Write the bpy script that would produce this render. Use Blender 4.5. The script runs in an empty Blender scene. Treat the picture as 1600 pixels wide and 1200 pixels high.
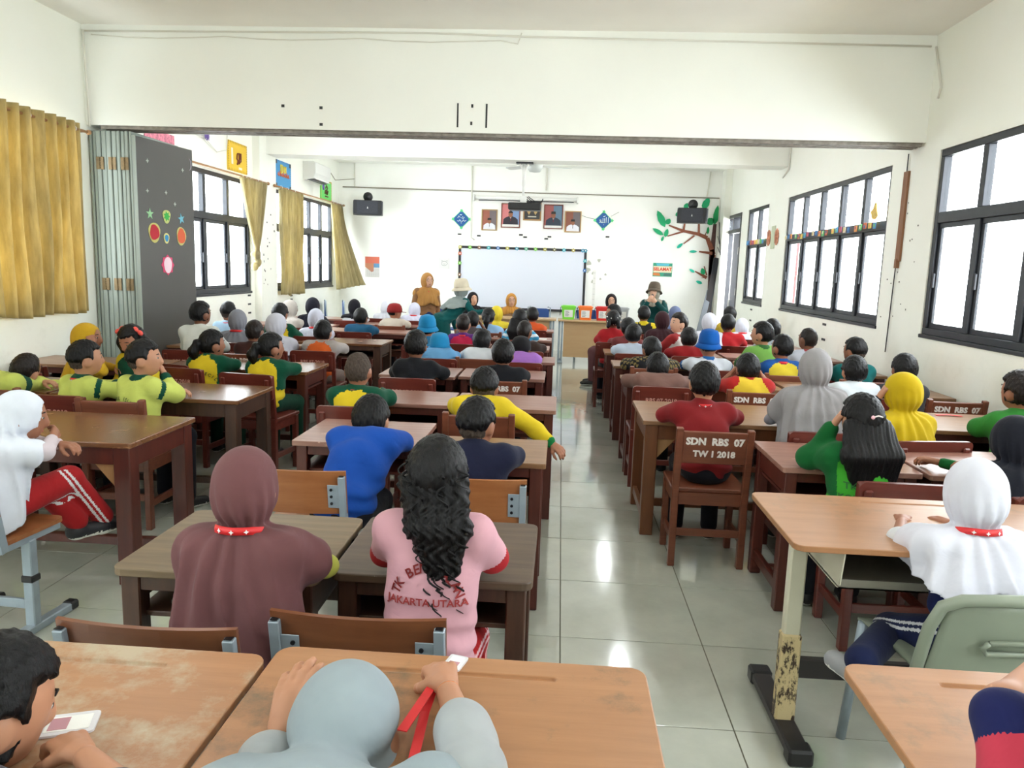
import bpy, math, random
import numpy as np
from math import sin, cos, pi, radians as R_, sqrt
from mathutils import Vector, Matrix
from mathutils.bvhtree import BVHTree

random.seed(7)
rng = np.random.default_rng(7)
sc = bpy.context.scene
COL = sc.collection

# ------------------------------------------------------------------ camera, world, light, exposure
FPX, CAMZ = 1185.0, 1.56
ROLL, TH, PSI = R_(1.8328), R_(8.7506), R_(3.4463)
fw = Vector((-sin(PSI) * cos(TH), cos(PSI) * cos(TH), -sin(TH)))
rt0 = Vector((cos(PSI), sin(PSI), 0))
up0 = rt0.cross(fw)
RX = rt0 * cos(ROLL) + up0 * sin(ROLL)
UY = rt0 * -sin(ROLL) + up0 * cos(ROLL)
cam = bpy.data.cameras.new('camera')
cam.sensor_width = 36
cam.lens = 36 * FPX / 1600
cam.clip_start = 0.05
camo = bpy.data.objects.new('camera', cam)
COL.objects.link(camo)
mw = Matrix((RX, UY, -fw)).transposed().to_4x4()
mw.translation = (0, 0, CAMZ)
camo.matrix_world = mw
sc.camera = camo

def at(x, y, Y):
    """world point at depth Y whose direction was read off the photograph (1600x1200)"""
    u, v = x - 800, y - 600
    a = u * cos(ROLL) + v * sin(ROLL); b = -u * sin(ROLL) + v * cos(ROLL)
    d = fw * FPX + rt0 * a - up0 * b
    return Vector((0, 0, CAMZ)) + d * (Y / d.y)

w = bpy.data.worlds.new('world'); sc.world = w
w.use_nodes = True
bg = w.node_tree.nodes['Background']
bg.inputs[0].default_value = (0.93, 0.97, 1.0, 1)
bg.inputs[1].default_value = 5.2
sc.view_settings.view_transform = 'Standard'
sc.view_settings.look = 'None'
sc.view_settings.gamma = 1
sc.view_settings.use_curve_mapping = False
sc.view_settings.exposure = 1.65
sc.cycles.use_denoising = True
sc.cycles.max_bounces = 8
sc.cycles.diffuse_bounces = 5
sc.cycles.glossy_bounces = 3
sc.cycles.transparent_max_bounces = 8
sc.cycles.caustics_reflective = False
sc.cycles.caustics_refractive = False

XL, XR, YB, YF, ZC = -4.30, 3.00, 14.6, -2.6, 3.55
WINDOWS_L = [(3.3, 6.6), (7.12, 10.38), (11.16, 14.17), (-1.9, 1.35)]
WINDOWS_R = [(3.26, 6.52), (7.42, 10.66), (11.62, 12.86), (-1.2, 2.05)]
Z0, ZT, Z1 = 1.12, 2.06, 2.60

def portal(x, y0, y1, side):
    l = bpy.data.lights.new('window_portal', 'AREA')
    l.shape = 'RECTANGLE'; l.size = y1 - y0; l.size_y = Z1 - Z0
    l.cycles.is_portal = True
    o = bpy.data.objects.new('window_portal', l); COL.objects.link(o)
    o.location = (x, (y0 + y1) / 2, (Z0 + Z1) / 2)
    o.rotation_euler = (pi / 2, 0, side * pi / 2)
for a, b in WINDOWS_L: portal(XL - .16, a, b, -1)
for a, b in WINDOWS_R: portal(XR + .16, a, b, 1)

# ------------------------------------------------------------------ materials
def srgb(c):
    return tuple((v / 255 / 12.92 if v / 255 <= .04045 else ((v / 255 + .055) / 1.055) ** 2.4) for v in c)
MATS = {}
def nodes(name):
    m = bpy.data.materials.new(name); m.use_nodes = True
    nt = m.node_tree
    return m, nt, nt.nodes['Principled BSDF']
def N(nt, t, **kw):
    n = nt.nodes.new(t)
    for k, v in kw.items():
        if k.startswith('i_'): n.inputs[k[2:].replace('_', ' ')].default_value = v
        else: setattr(n, k, v)
    return n
def mapping(nt, scale, coord='Object'):
    tc = N(nt, 'ShaderNodeTexCoord'); mp = N(nt, 'ShaderNodeMapping')
    mp.inputs['Scale'].default_value = scale
    nt.links.new(tc.outputs[coord], mp.inputs[0])
    return mp.outputs[0]
def ramp(nt, fac, stops):
    r = N(nt, 'ShaderNodeValToRGB')
    while len(r.color_ramp.elements) < len(stops): r.color_ramp.elements.new(.5)
    for e, (p, c) in zip(r.color_ramp.elements, stops):
        e.position = p; e.color = (*c, 1)
    nt.links.new(fac, r.inputs[0])
    return r.outputs[0]
def noise(nt, vec, scale, detail=3, rough=.5):
    n = N(nt, 'ShaderNodeTexNoise'); n.inputs['Scale'].default_value = scale
    n.inputs['Detail'].default_value = detail; n.inputs['Roughness'].default_value = rough
    nt.links.new(vec, n.inputs['Vector'])
    return n.outputs[0]
def mix(nt, fac, a, b, mode='MIX'):
    m = N(nt, 'ShaderNodeMix', data_type='RGBA', blend_type=mode)
    if isinstance(fac, float): m.inputs[0].default_value = fac
    else: nt.links.new(fac, m.inputs[0])
    for i, v in ((6, a), (7, b)):
        if isinstance(v, tuple): m.inputs[i].default_value = (*v, 1)
        else: nt.links.new(v, m.inputs[i])
    return m.outputs[2]
def bump(nt, bs, h, strength, dist=.01):
    b = N(nt, 'ShaderNodeBump'); b.inputs['Strength'].default_value = strength; b.inputs['Distance'].default_value = dist
    nt.links.new(h, b.inputs['Height']); nt.links.new(b.outputs[0], bs.inputs['Normal'])

def plain(name, c, rough=.6, metal=0., spec=.5, vary=.0, scale=8):
    if name in MATS: return MATS[name]
    m, nt, bs = nodes(name)
    c = srgb(c)
    bs.inputs['Roughness'].default_value = rough; bs.inputs['Metallic'].default_value = metal
    bs.inputs['Specular IOR Level'].default_value = spec
    if vary:
        f = noise(nt, mapping(nt, (1, 1, 1)), scale, 4)
        col = ramp(nt, f, [(.3, tuple(v * (1 - vary) for v in c)), (.7, tuple(min(1, v * (1 + vary)) for v in c))])
        nt.links.new(col, bs.inputs['Base Color'])
    else:
        bs.inputs['Base Color'].default_value = (*c, 1)
    MATS[name] = m
    return m
def cloth(name, c, rough=.85):
    if name in MATS: return MATS[name]
    m, nt, bs = nodes(name); c = srgb(c); lum_ = (c[0] + c[1] + c[2]) / 3
    c = tuple(x * (.58 + .22 * min(1, lum_ / .6)) for x in c)
    v = mapping(nt, (1, 1, 1))
    f = noise(nt, v, 9, 3)
    nt.links.new(ramp(nt, f, [(.25, tuple(x * .9 for x in c)), (.75, tuple(min(1, x * 1.07) for x in c))]), bs.inputs['Base Color'])
    bs.inputs['Roughness'].default_value = rough
    bs.inputs['Specular IOR Level'].default_value = .2
    bs.inputs['Sheen Weight'].default_value = .05
    nz = nt.nodes.new('ShaderNodeTexNoise'); nz.inputs['Scale'].default_value = 11; nz.inputs['Detail'].default_value = 3; nz.inputs['Distortion'].default_value = .7
    nt.links.new(v, nz.inputs['Vector']); bump(nt, bs, nz.outputs[0], .4, .012)
    MATS[name] = m
    return m
def wood(name, c1, c2, rough=.4, grain=(30, 2.2, 30), wear=None, wear_amt=.0, wscale=5, spec=.5):
    if name in MATS: return MATS[name]
    m, nt, bs = nodes(name)
    v = mapping(nt, grain)
    f = noise(nt, v, 1.0, 6, .65)
    k_ = .74
    col = ramp(nt, f, [(.25, tuple(k_ * q for q in srgb(c1))), (.75, tuple(k_ * q for q in srgb(c2)))])
    v2 = mapping(nt, (1, 1, 1))
    big = noise(nt, v2, 2.6, 3)
    col = mix(nt, ramp(nt, big, [(.35, (0, 0, 0)), (.7, (1, 1, 1))]), col, tuple(x * .78 for x in srgb(c1)), 'MIX') if False else col
    if wear:
        v3 = mapping(nt, (2.2, 9, 9))
        g = noise(nt, v3, wscale, 8, .72)
        mask = ramp(nt, g, [(.60 - wear_amt * .2, (0, 0, 0)), (.66 - wear_amt * .15, (1, 1, 1))])
        col = mix(nt, mask, col, srgb(wear))
    nt.links.new(col, bs.inputs['Base Color'])
    rr = N(nt, 'ShaderNodeMapRange'); rr.inputs[3].default_value = rough * .75; rr.inputs[4].default_value = min(1, rough * 1.35)
    nt.links.new(big, rr.inputs[0]); nt.links.new(rr.outputs[0], bs.inputs['Roughness'])
    bs.inputs['Specular IOR Level'].default_value = spec
    bump(nt, bs, f, .12, .003)
    MATS[name] = m
    return m

def wall_mat(name, c, c2, low=None):
    m, nt, bs = nodes(name)
    v = mapping(nt, (1, 1, 1))
    f = noise(nt, v, .8, 5, .6)
    col = ramp(nt, f, [(.3, srgb(c2)), (.65, srgb(c))])
    # dirt rubbed into the lower metre, chips of lost paint
    sx = N(nt, 'ShaderNodeSeparateXYZ'); nt.links.new(v, sx.inputs[0])
    g = noise(nt, v, 5, 6, .7)
    lo = N(nt, 'ShaderNodeMapRange'); lo.inputs[1].default_value = 1.3; lo.inputs[2].default_value = .5
    nt.links.new(sx.outputs[2], lo.inputs[0])
    mu = N(nt, 'ShaderNodeMath', operation='MULTIPLY'); nt.links.new(lo.outputs[0], mu.inputs[0])
    nt.links.new(ramp(nt, g, [(.52, (0, 0, 0)), (.8, (.28, .28, .28))]), mu.inputs[1])
    col = mix(nt, mu.outputs[0], col, srgb((150, 145, 120)))
    chip = noise(nt, v, 14, 4, .8)
    col = mix(nt, ramp(nt, chip, [(.80, (0, 0, 0)), (.83, (.5, .5, .5))]), col, srgb((120, 115, 100)))
    nt.links.new(col, bs.inputs['Base Color'])
    bs.inputs['Roughness'].default_value = .55
    bs.inputs['Specular IOR Level'].default_value = .3
    bump(nt, bs, noise(nt, v, 30, 3), .08, .004)
    return m
M_wall = wall_mat('wall_paint', (247, 248, 240), (243, 244, 233))
M_wallb = wall_mat('wall_paint_front', (250, 250, 246), (247, 247, 241))
M_ceil = plain('ceiling_paint', (250, 247, 240), .8, vary=.03, scale=1.5)
M_beam = plain('beam_paint', (247, 248, 242), .6, vary=.02, scale=1.2)

def tile_mat():
    m, nt, bs = nodes('floor_tile')
    v = mapping(nt, (1, 1, 1))
    oi = N(nt, 'ShaderNodeObjectInfo')
    f = noise(nt, v, 3.5, 6, .6)
    col = ramp(nt, f, [(.3, srgb((168, 172, 160))), (.7, srgb((186, 188, 176)))])
    g = noise(nt, v, 22, 5, .8)
    col = mix(nt, ramp(nt, g, [(.68, (0, 0, 0)), (.8, (.35, .35, .35))]), col, srgb((120, 118, 104)))
    br = N(nt, 'ShaderNodeMapRange'); br.inputs[3].default_value = .93; br.inputs[4].default_value = 1.03
    nt.links.new(oi.outputs['Random'], br.inputs[0])
    cc = N(nt, 'ShaderNodeCombineColor')
    for i in range(3): nt.links.new(br.outputs[0], cc.inputs[i])
    col = mix(nt, 1.0, col, cc.outputs[0], 'MULTIPLY')
    nt.links.new(col, bs.inputs['Base Color'])
    rr = N(nt, 'ShaderNodeMapRange'); rr.inputs[3].default_value = .07; rr.inputs[4].default_value = .16
    nt.links.new(f, rr.inputs[0]); nt.links.new(rr.outputs[0], bs.inputs['Roughness'])
    bs.inputs['Specular IOR Level'].default_value = .9
    bs.inputs['Coat Weight'].default_value = .6; bs.inputs['Coat Roughness'].default_value = .07; bs.inputs['Coat IOR'].default_value = 1.7
    return m
M_tile = tile_mat()
M_grout = plain('grout', (92, 88, 74), .9)

def glass_mat():
    m, nt, bs = nodes('window_glass')
    nt.nodes.remove(bs)
    out = nt.nodes['Material Output']
    tr = N(nt, 'ShaderNodeBsdfTransparent'); gl = N(nt, 'ShaderNodeBsdfGlossy'); gl.inputs['Roughness'].default_value = .02
    tr.inputs[0].default_value = (.95, .97, .97, 1)
    mx = N(nt, 'ShaderNodeMixShader'); mx.inputs[0].default_value = .06
    nt.links.new(tr.outputs[0], mx.inputs[1]); nt.links.new(gl.outputs[0], mx.inputs[2]); nt.links.new(mx.outputs[0], out.inputs[0])
    return m
M_glass = glass_mat()
M_alu = plain('black_aluminium', (44, 46, 52), .35, .3, vary=.15, scale=12)
M_lens = plain('lens_glass', (20, 20, 25), .1)

def curtain_mat(name, c1, c2):
    m, nt, bs = nodes(name)
    out = nt.nodes['Material Output']
    v = mapping(nt, (14, 14, 3))
    col = ramp(nt, noise(nt, v, 1.6, 5, .6), [(.3, srgb(c1)), (.7, srgb(c2))])
    nt.links.new(col, bs.inputs['Base Color']); bs.inputs['Roughness'].default_value = .55
    bs.inputs['Sheen Weight'].default_value = .3
    tl = N(nt, 'ShaderNodeBsdfTranslucent'); nt.links.new(col, tl.inputs[0])
    mx = N(nt, 'ShaderNodeMixShader'); mx.inputs[0].default_value = .45
    nt.links.new(bs.outputs[0], mx.inputs[1]); nt.links.new(tl.outputs[0], mx.inputs[2]); nt.links.new(mx.outputs[0], out.inputs[0])
    return m
M_curt = curtain_mat('gold_curtain', (178, 158, 100), (208, 188, 128))
M_curt2 = curtain_mat('tan_curtain', (172, 158, 112), (200, 186, 138))

M_top_pink = wood('varnished_top', (140, 92, 80), (184, 138, 120), .3, (2.5, 34, 30), (208, 172, 150), -.15, 3)
M_top_brown = wood('brown_top', (112, 72, 46), (142, 96, 62), .25, (2.5, 34, 30), (168, 120, 80), -.1, 3)
M_top_amber = wood('amber_top', (128, 88, 58), (172, 128, 90), .3, (2.5, 34, 30), (108, 64, 42), 0, 2)
M_top_worn = wood('worn_top', (108, 88, 66), (144, 122, 92), .5, (2.5, 34, 30), (196, 192, 176), -.45, 9)
M_top_worn2 = wood('worn_dark_top', (74, 56, 44), (112, 90, 70), .42, (2.5, 34, 30), (160, 150, 130), -.4, 9)
M_leg_red = wood('red_brown_leg', (78, 34, 27), (108, 50, 38), .35, (30, 30, 3), (146, 92, 70), -.55, 7)
M_leg_dark = wood('dark_leg', (62, 38, 28), (92, 60, 44), .4, (30, 30, 3), (150, 130, 110), -.45, 7)
M_leg_amber = wood('amber_leg', (110, 64, 38), (140, 86, 52), .35, (30, 30, 3))
M_brace = wood('pale_brace', (176, 128, 82), (204, 156, 106), .5, (20, 20, 4))
M_chair_red = wood('red_chair_wood', (96, 38, 30), (124, 54, 42), .3, (3, 30, 30), (150, 86, 66), -.6, 7)
M_chair_brown = wood('brown_chair_wood', (110, 58, 40), (138, 78, 54), .35, (3, 30, 30))
M_ply = wood('orange_plywood', (150, 88, 48), (180, 116, 70), .35, (3, 26, 26), (110, 60, 34), -.4, 5)
M_plyd = wood('dark_plywood', (112, 62, 36), (138, 84, 52), .35, (3, 26, 26))
M_tube = plain('grey_tube', (150, 162, 172), .4, .3, vary=.12, scale=10)
M_tubed = plain('dark_tube', (46, 42, 42), .5, .2)
M_bolt = plain('bolt', (40, 40, 44), .4, .6)
M_black = plain('black_plastic', (28, 28, 30), .45)
M_white = plain('white_plastic', (232, 232, 228), .4)
M_conduit = plain('white_conduit', (226, 224, 214), .5)
M_grey = plain('grey_plastic', (132, 140, 124), .42, vary=.06, scale=5)
M_brass = plain('brass', (112, 92, 60), .45, .4, vary=.2, scale=40)
M_stencil = plain('white_stencil_paint', (220, 212, 206), .6, vary=.2, scale=60)
M_engrave = plain('scratched_lettering', (196, 146, 134), .6, vary=.25, scale=80)
M_blueplastic = plain('blue_seat', (44, 78, 140), .5)

def lam_mat(nm='beige_laminate', wear=(116, 98, 74), lo=.50, seed=0.):
    m, nt, bs = nodes(nm)
    v = mapping(nt, (1, 1, 1))
    f = noise(nt, mapping(nt, (2, 22, 10)), 1.2, 5, .6)
    col = ramp(nt, f, [(.25, srgb((150, 104, 68))), (.75, srgb((170, 122, 84)))])
    va = N(nt, 'ShaderNodeVectorMath', operation='ADD'); nt.links.new(v, va.inputs[0]); va.inputs[1].default_value = (seed, seed * .7, 0)
    a = noise(nt, va.outputs[0], 3.4, 8, .72)
    col = mix(nt, ramp(nt, a, [(lo, (0, 0, 0)), (lo + .12, (.8, .8, .8))]), col, srgb(wear))
    s = noise(nt, mapping(nt, (5, 60, 10)), 1.6, 7, .8)
    col = mix(nt, ramp(nt, s, [(.66, (0, 0, 0)), (.74, (.6, .6, .6))]), col, srgb((96, 74, 56)))
    nt.links.new(col, bs.inputs['Base Color'])
    bs.inputs['Roughness'].default_value = .38
    bump(nt, bs, s, .1, .002)
    return m
M_lam = lam_mat(lo=.56)
M_lam2 = lam_mat('scuffed_laminate', (176, 164, 140), .47, 3.1)
M_lam3 = lam_mat('stained_laminate', (98, 84, 64), .53, 7.7)
def rust_mat():
    m, nt, bs = nodes('rusty_cream_paint')
    v = mapping(nt, (1, 1, .5))
    a = noise(nt, v, 22, 6, .8)
    sx = N(nt, 'ShaderNodeSeparateXYZ'); nt.links.new(mapping(nt, (1, 1, 1)), sx.inputs[0])
    col = ramp(nt, a, [(.5, srgb((206, 186, 142))), (.56, srgb((58, 40, 30)))])
    nt.links.new(col, bs.inputs['Base Color']); bs.inputs['Roughness'].default_value = .6
    return m
M_rust = rust_mat()
M_cream = plain('cream_paint', (206, 202, 182), .45, vary=.05)
M_tray = plain('grey_tray', (138, 134, 122), .5, .2, vary=.08)
SKINS = [plain('skin_%d' % i, c, .5, spec=.35, vary=.05, scale=14) for i, c in enumerate([(176, 126, 98), (150, 100, 76), (122, 80, 60), (206, 160, 134)])]
M_eyew = plain('eye_white', (176, 168, 162), .4)
M_red = plain('red_lanyard', (206, 34, 38), .5)
M_whiteprint = plain('white_print', (235, 235, 235), .6)

def hair_mat(name, c, rough=.42):
    m, nt, bs = nodes(name)
    c = srgb(c)
    v = mapping(nt, (60, 60, 10))
    f = noise(nt, v, 2, 5, .7)
    nt.links.new(ramp(nt, f, [(.3, tuple(x * .5 for x in c)), (.75, tuple(x * 1.25 for x in c))]), bs.inputs['Base Color'])
    bs.inputs['Roughness'].default_value = rough
    bs.inputs['Specular IOR Level'].default_value = .22
    bump(nt, bs, f, .7, .006)
    MATS[name] = m
    return m
M_hair = hair_mat('black_hair', (15, 13, 14))
M_hairb = hair_mat('brown_black_hair', (34, 26, 23))
M_buzz = hair_mat('buzzed_hair', (74, 62, 54), .7)

# ------------------------------------------------------------------ mesh helpers
class MB:
    def __init__(s): s.v = []; s.f = []; s.m = []
    def add(s, vs, fs, mi=0):
        o = len(s.v); s.v += [tuple(v) for v in vs]; s.f += [tuple(o + i for i in f) for f in fs]; s.m += [mi] * len(fs)
        return s
    def box(s, x0, x1, y0, y1, z0, z1, c=0.0, mi=0, M=None):
        if x0 > x1: x0, x1 = x1, x0
        if y0 > y1: y0, y1 = y1, y0
        if z0 > z1: z0, z1 = z1, z0
        if c <= 0:
            vs = [(x, y, z) for x in (x0, x1) for y in (y0, y1) for z in (z0, z1)]
            fs = [(0, 1, 3, 2), (4, 6, 7, 5), (0, 4, 5, 1), (2, 3, 7, 6), (0, 2, 6, 4), (1, 5, 7, 3)]
        else:
            c = min(c, (x1 - x0) * .49, (y1 - y0) * .49, (z1 - z0) * .49)
            vs = []; idx = {}
            for i, x in enumerate((x0, x1)):
                for j, y in enumerate((y0, y1)):
                    for k, z in enumerate((z0, z1)):
                        dx, dy, dz = (c if i == 0 else -c), (c if j == 0 else -c), (c if k == 0 else -c)
                        for a, p in enumerate(((x, y + dy, z + dz), (x + dx, y, z + dz), (x + dx, y + dy, z))):
                            idx[i, j, k, a] = len(vs); vs.append(p)
            fs = []
            q = lambda *t: fs.append(tuple(idx[a] for a in t))
            for i in (0, 1):
                q(*[(i, j, k, 0) for j, k in ((0, 0), (0, 1), (1, 1), (1, 0))][::(1 if i == 0 else -1)])
                q(*[(j, i, k, 1) for j, k in ((0, 0), (1, 0), (1, 1), (0, 1))][::(1 if i == 0 else -1)])
                q(*[(j, k, i, 2) for j, k in ((0, 0), (0, 1), (1, 1), (1, 0))][::(1 if i == 0 else -1)])
            for a in (0, 1):
                for b in (0, 1):
                    q((a, b, 0, 0), (a, b, 1, 0), (a, b, 1, 1), (a, b, 0, 1))
                    q((a, 0, b, 0), (a, 1, b, 0), (a, 1, b, 2), (a, 0, b, 2))
                    q((0, a, b, 1), (1, a, b, 1), (1, a, b, 2), (0, a, b, 2))
            for i in (0, 1):
                for j in (0, 1):
                    for k in (0, 1):
                        q((i, j, k, 0), (i, j, k, 1), (i, j, k, 2))
        if M is not None: vs = [M @ Vector(v) for v in vs]
        return s.add(vs, fs, mi)
    def bar(s, a, b, w, h, c=0.0, mi=0, up=(0, 0, 1)):
        a, b = Vector(a), Vector(b); d = b - a; L = d.length; d.normalize()
        u = Vector(up)
        if abs(u.dot(d)) > .95: u = Vector((0, 1, 0))
        sx = d.cross(u).normalized(); u = sx.cross(d)
        M = Matrix((sx, d, u)).transposed().to_4x4(); M.translation = a
        return s.box(-w / 2, w / 2, 0, L, -h / 2, h / 2, c, mi, M)
    def tube(s, pts, r, n=8, mi=0, caps=True):
        pts = [Vector(p) for p in pts]
        rs = r if isinstance(r, (list, tuple)) else [r] * len(pts)
        rings = []; prev = None
        for i, p in enumerate(pts):
            d = (pts[min(i + 1, len(pts) - 1)] - pts[max(i - 1, 0)])
            if d.length < 1e-9: d = Vector((0, 0, 1))
            d.normalize()
            if prev is None:
                u = Vector((0, 0, 1)) if abs(d.z) < .9 else Vector((1, 0, 0))
            else: u = prev
            sx = d.cross(u).normalized(); u = sx.cross(d).normalized(); prev = u
            rings.append([p + (sx * cos(2 * pi * k / n) + u * sin(2 * pi * k / n)) * rs[i] for k in range(n)])
        vs = [v for rg in rings for v in rg]
        fs = [(i * n + k, i * n + (k + 1) % n, (i + 1) * n + (k + 1) % n, (i + 1) * n + k) for i in range(len(pts) - 1) for k in range(n)]
        if caps: fs += [tuple(range(n))[::-1], tuple((len(pts) - 1) * n + k for k in range(n))]
        return s.add(vs, fs, mi)
    def lathe(s, prof, n=20, mi=0, M=None):
        vs = [(r * cos(2 * pi * k / n), r * sin(2 * pi * k / n), z) for r, z in prof for k in range(n)]
        fs = [(i * n + k, i * n + (k + 1) % n, (i + 1) * n + (k + 1) % n, (i + 1) * n + k) for i in range(len(prof) - 1) for k in range(n)]
        fs += [tuple(range(n))[::-1], tuple((len(prof) - 1) * n + k for k in range(n))]
        if M is not None: vs = [M @ Vector(v) for v in vs]
        return s.add(vs, fs, mi)
    def ell(s, c, r, n=12, mi=0):
        vs = [(c[0], c[1], c[2] - r[2])]; m = n // 2
        for i in range(1, m):
            t = -pi / 2 + pi * i / m
            for k in range(n): vs.append((c[0] + r[0] * cos(t) * cos(2 * pi * k / n), c[1] + r[1] * cos(t) * sin(2 * pi * k / n), c[2] + r[2] * sin(t)))
        vs.append((c[0], c[1], c[2] + r[2]))
        fs = [(0, 1 + (k + 1) % n, 1 + k) for k in range(n)]
        for i in range(m - 2):
            for k in range(n):
                a = 1 + i * n + k; b = 1 + i * n + (k + 1) % n
                fs.append((a, b, b + n, a + n))
        t = len(vs) - 1; a = 1 + (m - 2) * n
        fs += [(a + k, a + (k + 1) % n, t) for k in range(n)]
        return s.add(vs, fs, mi)
    def prism(s, poly, z0, z1, mi=0, M=None):
        n = len(poly)
        vs = [(x, y, z0) for x, y in poly] + [(x, y, z1) for x, y in poly]
        fs = [tuple(range(n))[::-1], tuple(range(n, 2 * n))] + [(i, (i + 1) % n, n + (i + 1) % n, n + i) for i in range(n)]
        if M is not None: vs = [M @ Vector(v) for v in vs]
        return s.add(vs, fs, mi)
    def mesh(s, name, mats, smooth=False):
        me = bpy.data.meshes.new(name); me.from_pydata(s.v, [], s.f)
        for m in (mats if isinstance(mats, (list, tuple)) else [mats]): me.materials.append(m)
        if any(s.m): me.polygons.foreach_set('material_index', s.m)
        if smooth: me.polygons.foreach_set('use_smooth', [True] * len(s.f))
        me.update()
        return me
    def obj(s, name, mats, parent=None, smooth=False, loc=None):
        return link(name, s.mesh(name, mats, smooth), parent, loc)

def link(name, me, parent=None, loc=None):
    o = bpy.data.objects.new(name, me); COL.objects.link(o)
    if parent is not None: o.parent = parent
    if loc is not None: o.location = loc
    return o
def tag(o, label=None, cat=None, group=None, kind=None):
    if label: o['label'] = label
    if cat: o['category'] = cat
    if group: o['group'] = group
    if kind: o['kind'] = kind
    return o
def thing(name, label, cat, loc=(0, 0, 0), rz=0.0, group=None, kind=None):
    o = link(name, None); o.empty_display_size = .1
    o.location = loc; o.rotation_euler = (0, 0, rz)
    return tag(o, label, cat, group, kind)
def part(name, mb, mats, parent, smooth=False, label=None):
    o = mb.obj(name, mats, parent, smooth)
    if label: o['label'] = label
    return o
def copy_tree(o, parent=None):
    c = o.copy(); COL.objects.link(c)
    if parent is not None: c.parent = parent
    for ch in o.children: copy_tree(ch, c)
    return c
def text_mesh(txt, size, mat, depth=.0006, bold=0.0, space=1.0):
    cu = bpy.data.curves.new('lettering', 'FONT'); cu.body = txt; cu.size = size
    cu.align_x = 'CENTER'; cu.align_y = 'CENTER'; cu.extrude = depth; cu.offset = bold; cu.resolution_u = 2
    cu.space_character = space
    o = bpy.data.objects.new('lettering', cu); COL.objects.link(o)
    dg = bpy.context.evaluated_depsgraph_get()
    me = bpy.data.meshes.new_from_object(o.evaluated_get(dg))
    bpy.data.objects.remove(o)
    me.materials.clear(); me.materials.append(mat)
    return me
def xform(me, M):
    me.transform(M); return me
FACE_CAM = Matrix.Rotation(pi / 2, 4, 'X')      # lettering on a surface whose normal is -Y

def rrect(x0, x1, y0, y1, r, n=5):
    p = []
    for cx, cy, a in ((x1 - r, y1 - r, 0), (x0 + r, y1 - r, 90), (x0 + r, y0 + r, 180), (x1 - r, y0 + r, 270)):
        p += [(cx + r * cos(R_(a + 90 * i / n)), cy + r * sin(R_(a + 90 * i / n))) for i in range(n + 1)]
    return p

# ------------------------------------------------------------------ setting: floor of tiles, walls, beams, ceiling
floor = MB().box(XL - .2, XR + .2, YF - .2, YB + .2, -.12, -.0022).obj('floor', M_grout); tag(floor, kind='structure')
T0 = .603
gx = [XL] + [.057 + T0 * k for k in range(-7, 5)] + [XR]
gy = [3.665 + T0 * k for k in range(-4, 20)]
tile_cache = {}
GAP = .0022
n_t = 0
for i in range(len(gx) - 1):
    for j in range(len(gy) - 1):
        w_, d_ = gx[i + 1] - gx[i], gy[j + 1] - gy[j]
        key = (round(w_, 3))
        if key not in tile_cache:
            tile_cache[key] = MB().box(-w_ / 2 + GAP, w_ / 2 - GAP, -T0 / 2 + GAP, T0 / 2 - GAP, -.003, 0, .0008).mesh('tile', M_tile)
        link('tile', tile_cache[key], floor, ((gx[i] + gx[i + 1]) / 2, (gy[j] + gy[j + 1]) / 2, 0)); n_t += 1
rest = MB().box(XL, XR, YF, gy[0] - GAP, -.003, 0).box(XL, XR, gy[-1] + GAP, YB, -.003, 0)
tag(rest.obj('tile_border', M_tile, floor), kind='stuff')

def wall_x(name, x0, x1, holes, mat):
    mb = MB()
    ys = sorted({YF - .2, YB + .2} | {h[0] for h in holes} | {h[1] for h in holes})
    zs = sorted({0, ZC + .1} | {h[2] for h in holes} | {h[3] for h in holes})
    for a, b in zip(ys, ys[1:]):
        run = None
        for c, d in zip(zs, zs[1:]):
            my, mz = (a + b) / 2, (c + d) / 2
            if any(h[0] < my < h[1] and h[2] < mz < h[3] for h in holes):
                if run: mb.box(x0, x1, a, b, *run); run = None
            else: run = (run[0], d) if run else (c, d)
        if run: mb.box(x0, x1, a, b, *run)
    return tag(mb.obj(name, mat), kind='structure')
wall_x('wall_left', XL - .16, XL, [(a, b, Z0, Z1) for a, b in WINDOWS_L], M_wall)
wall_x('wall_right', XR, XR + .16, [(a, b, Z0, Z1) for a, b in WINDOWS_R] + [(13.32, 14.5, 0, Z1)], M_wall)
tag(MB().box(XL, XR, YB, YB + .16, 0, ZC + .1).obj('wall_front', M_wallb), kind='structure')
tag(MB().box(XL, XR, YF - .16, YF, 0, ZC + .1).obj('wall_rear', M_wall), kind='structure')
tag(MB().box(XL - .1, XR + .1, YF - .1, YB + .1, ZC, ZC + .12).obj('ceiling', M_ceil), kind='structure')
tag(MB().box(XL, XR, 6.8, 7.12, 2.70, ZC).obj('trim_1', M_beam), kind='structure')            # deep beam over the partition
tag(MB().box(XL, XR, 10.75, 11.15, 3.02, ZC).obj('trim_2', M_beam), kind='structure')
tag(MB().box(XL, XR, 14.3, 14.6, 3.42, ZC).obj('trim_3', M_beam), kind='structure')
tag(MB().box(XL, XL + .1, 10.5, 11.1, 0, ZC).obj('trim_4', M_wall), kind='structure')          # pilaster between the left windows
tag(MB().box(XR - .12, XR, 14.25, 14.6, 0, ZC).obj('trim_5', M_wall), kind='structure')
rail = MB()
for y0, y1 in ((6.82, 6.86), (6.90, 6.94), (6.98, 7.02)): rail.box(XL + .12, XR - .02, y0, y1, 2.672, 2.70)
rail.box(XL + .12, XR - .02, 6.80, 7.04, 2.695, 2.70)
tag(rail.obj('trim_6', plain('rail_paint', (142, 135, 126), .6, vary=.3, scale=20)), kind='structure')

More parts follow.
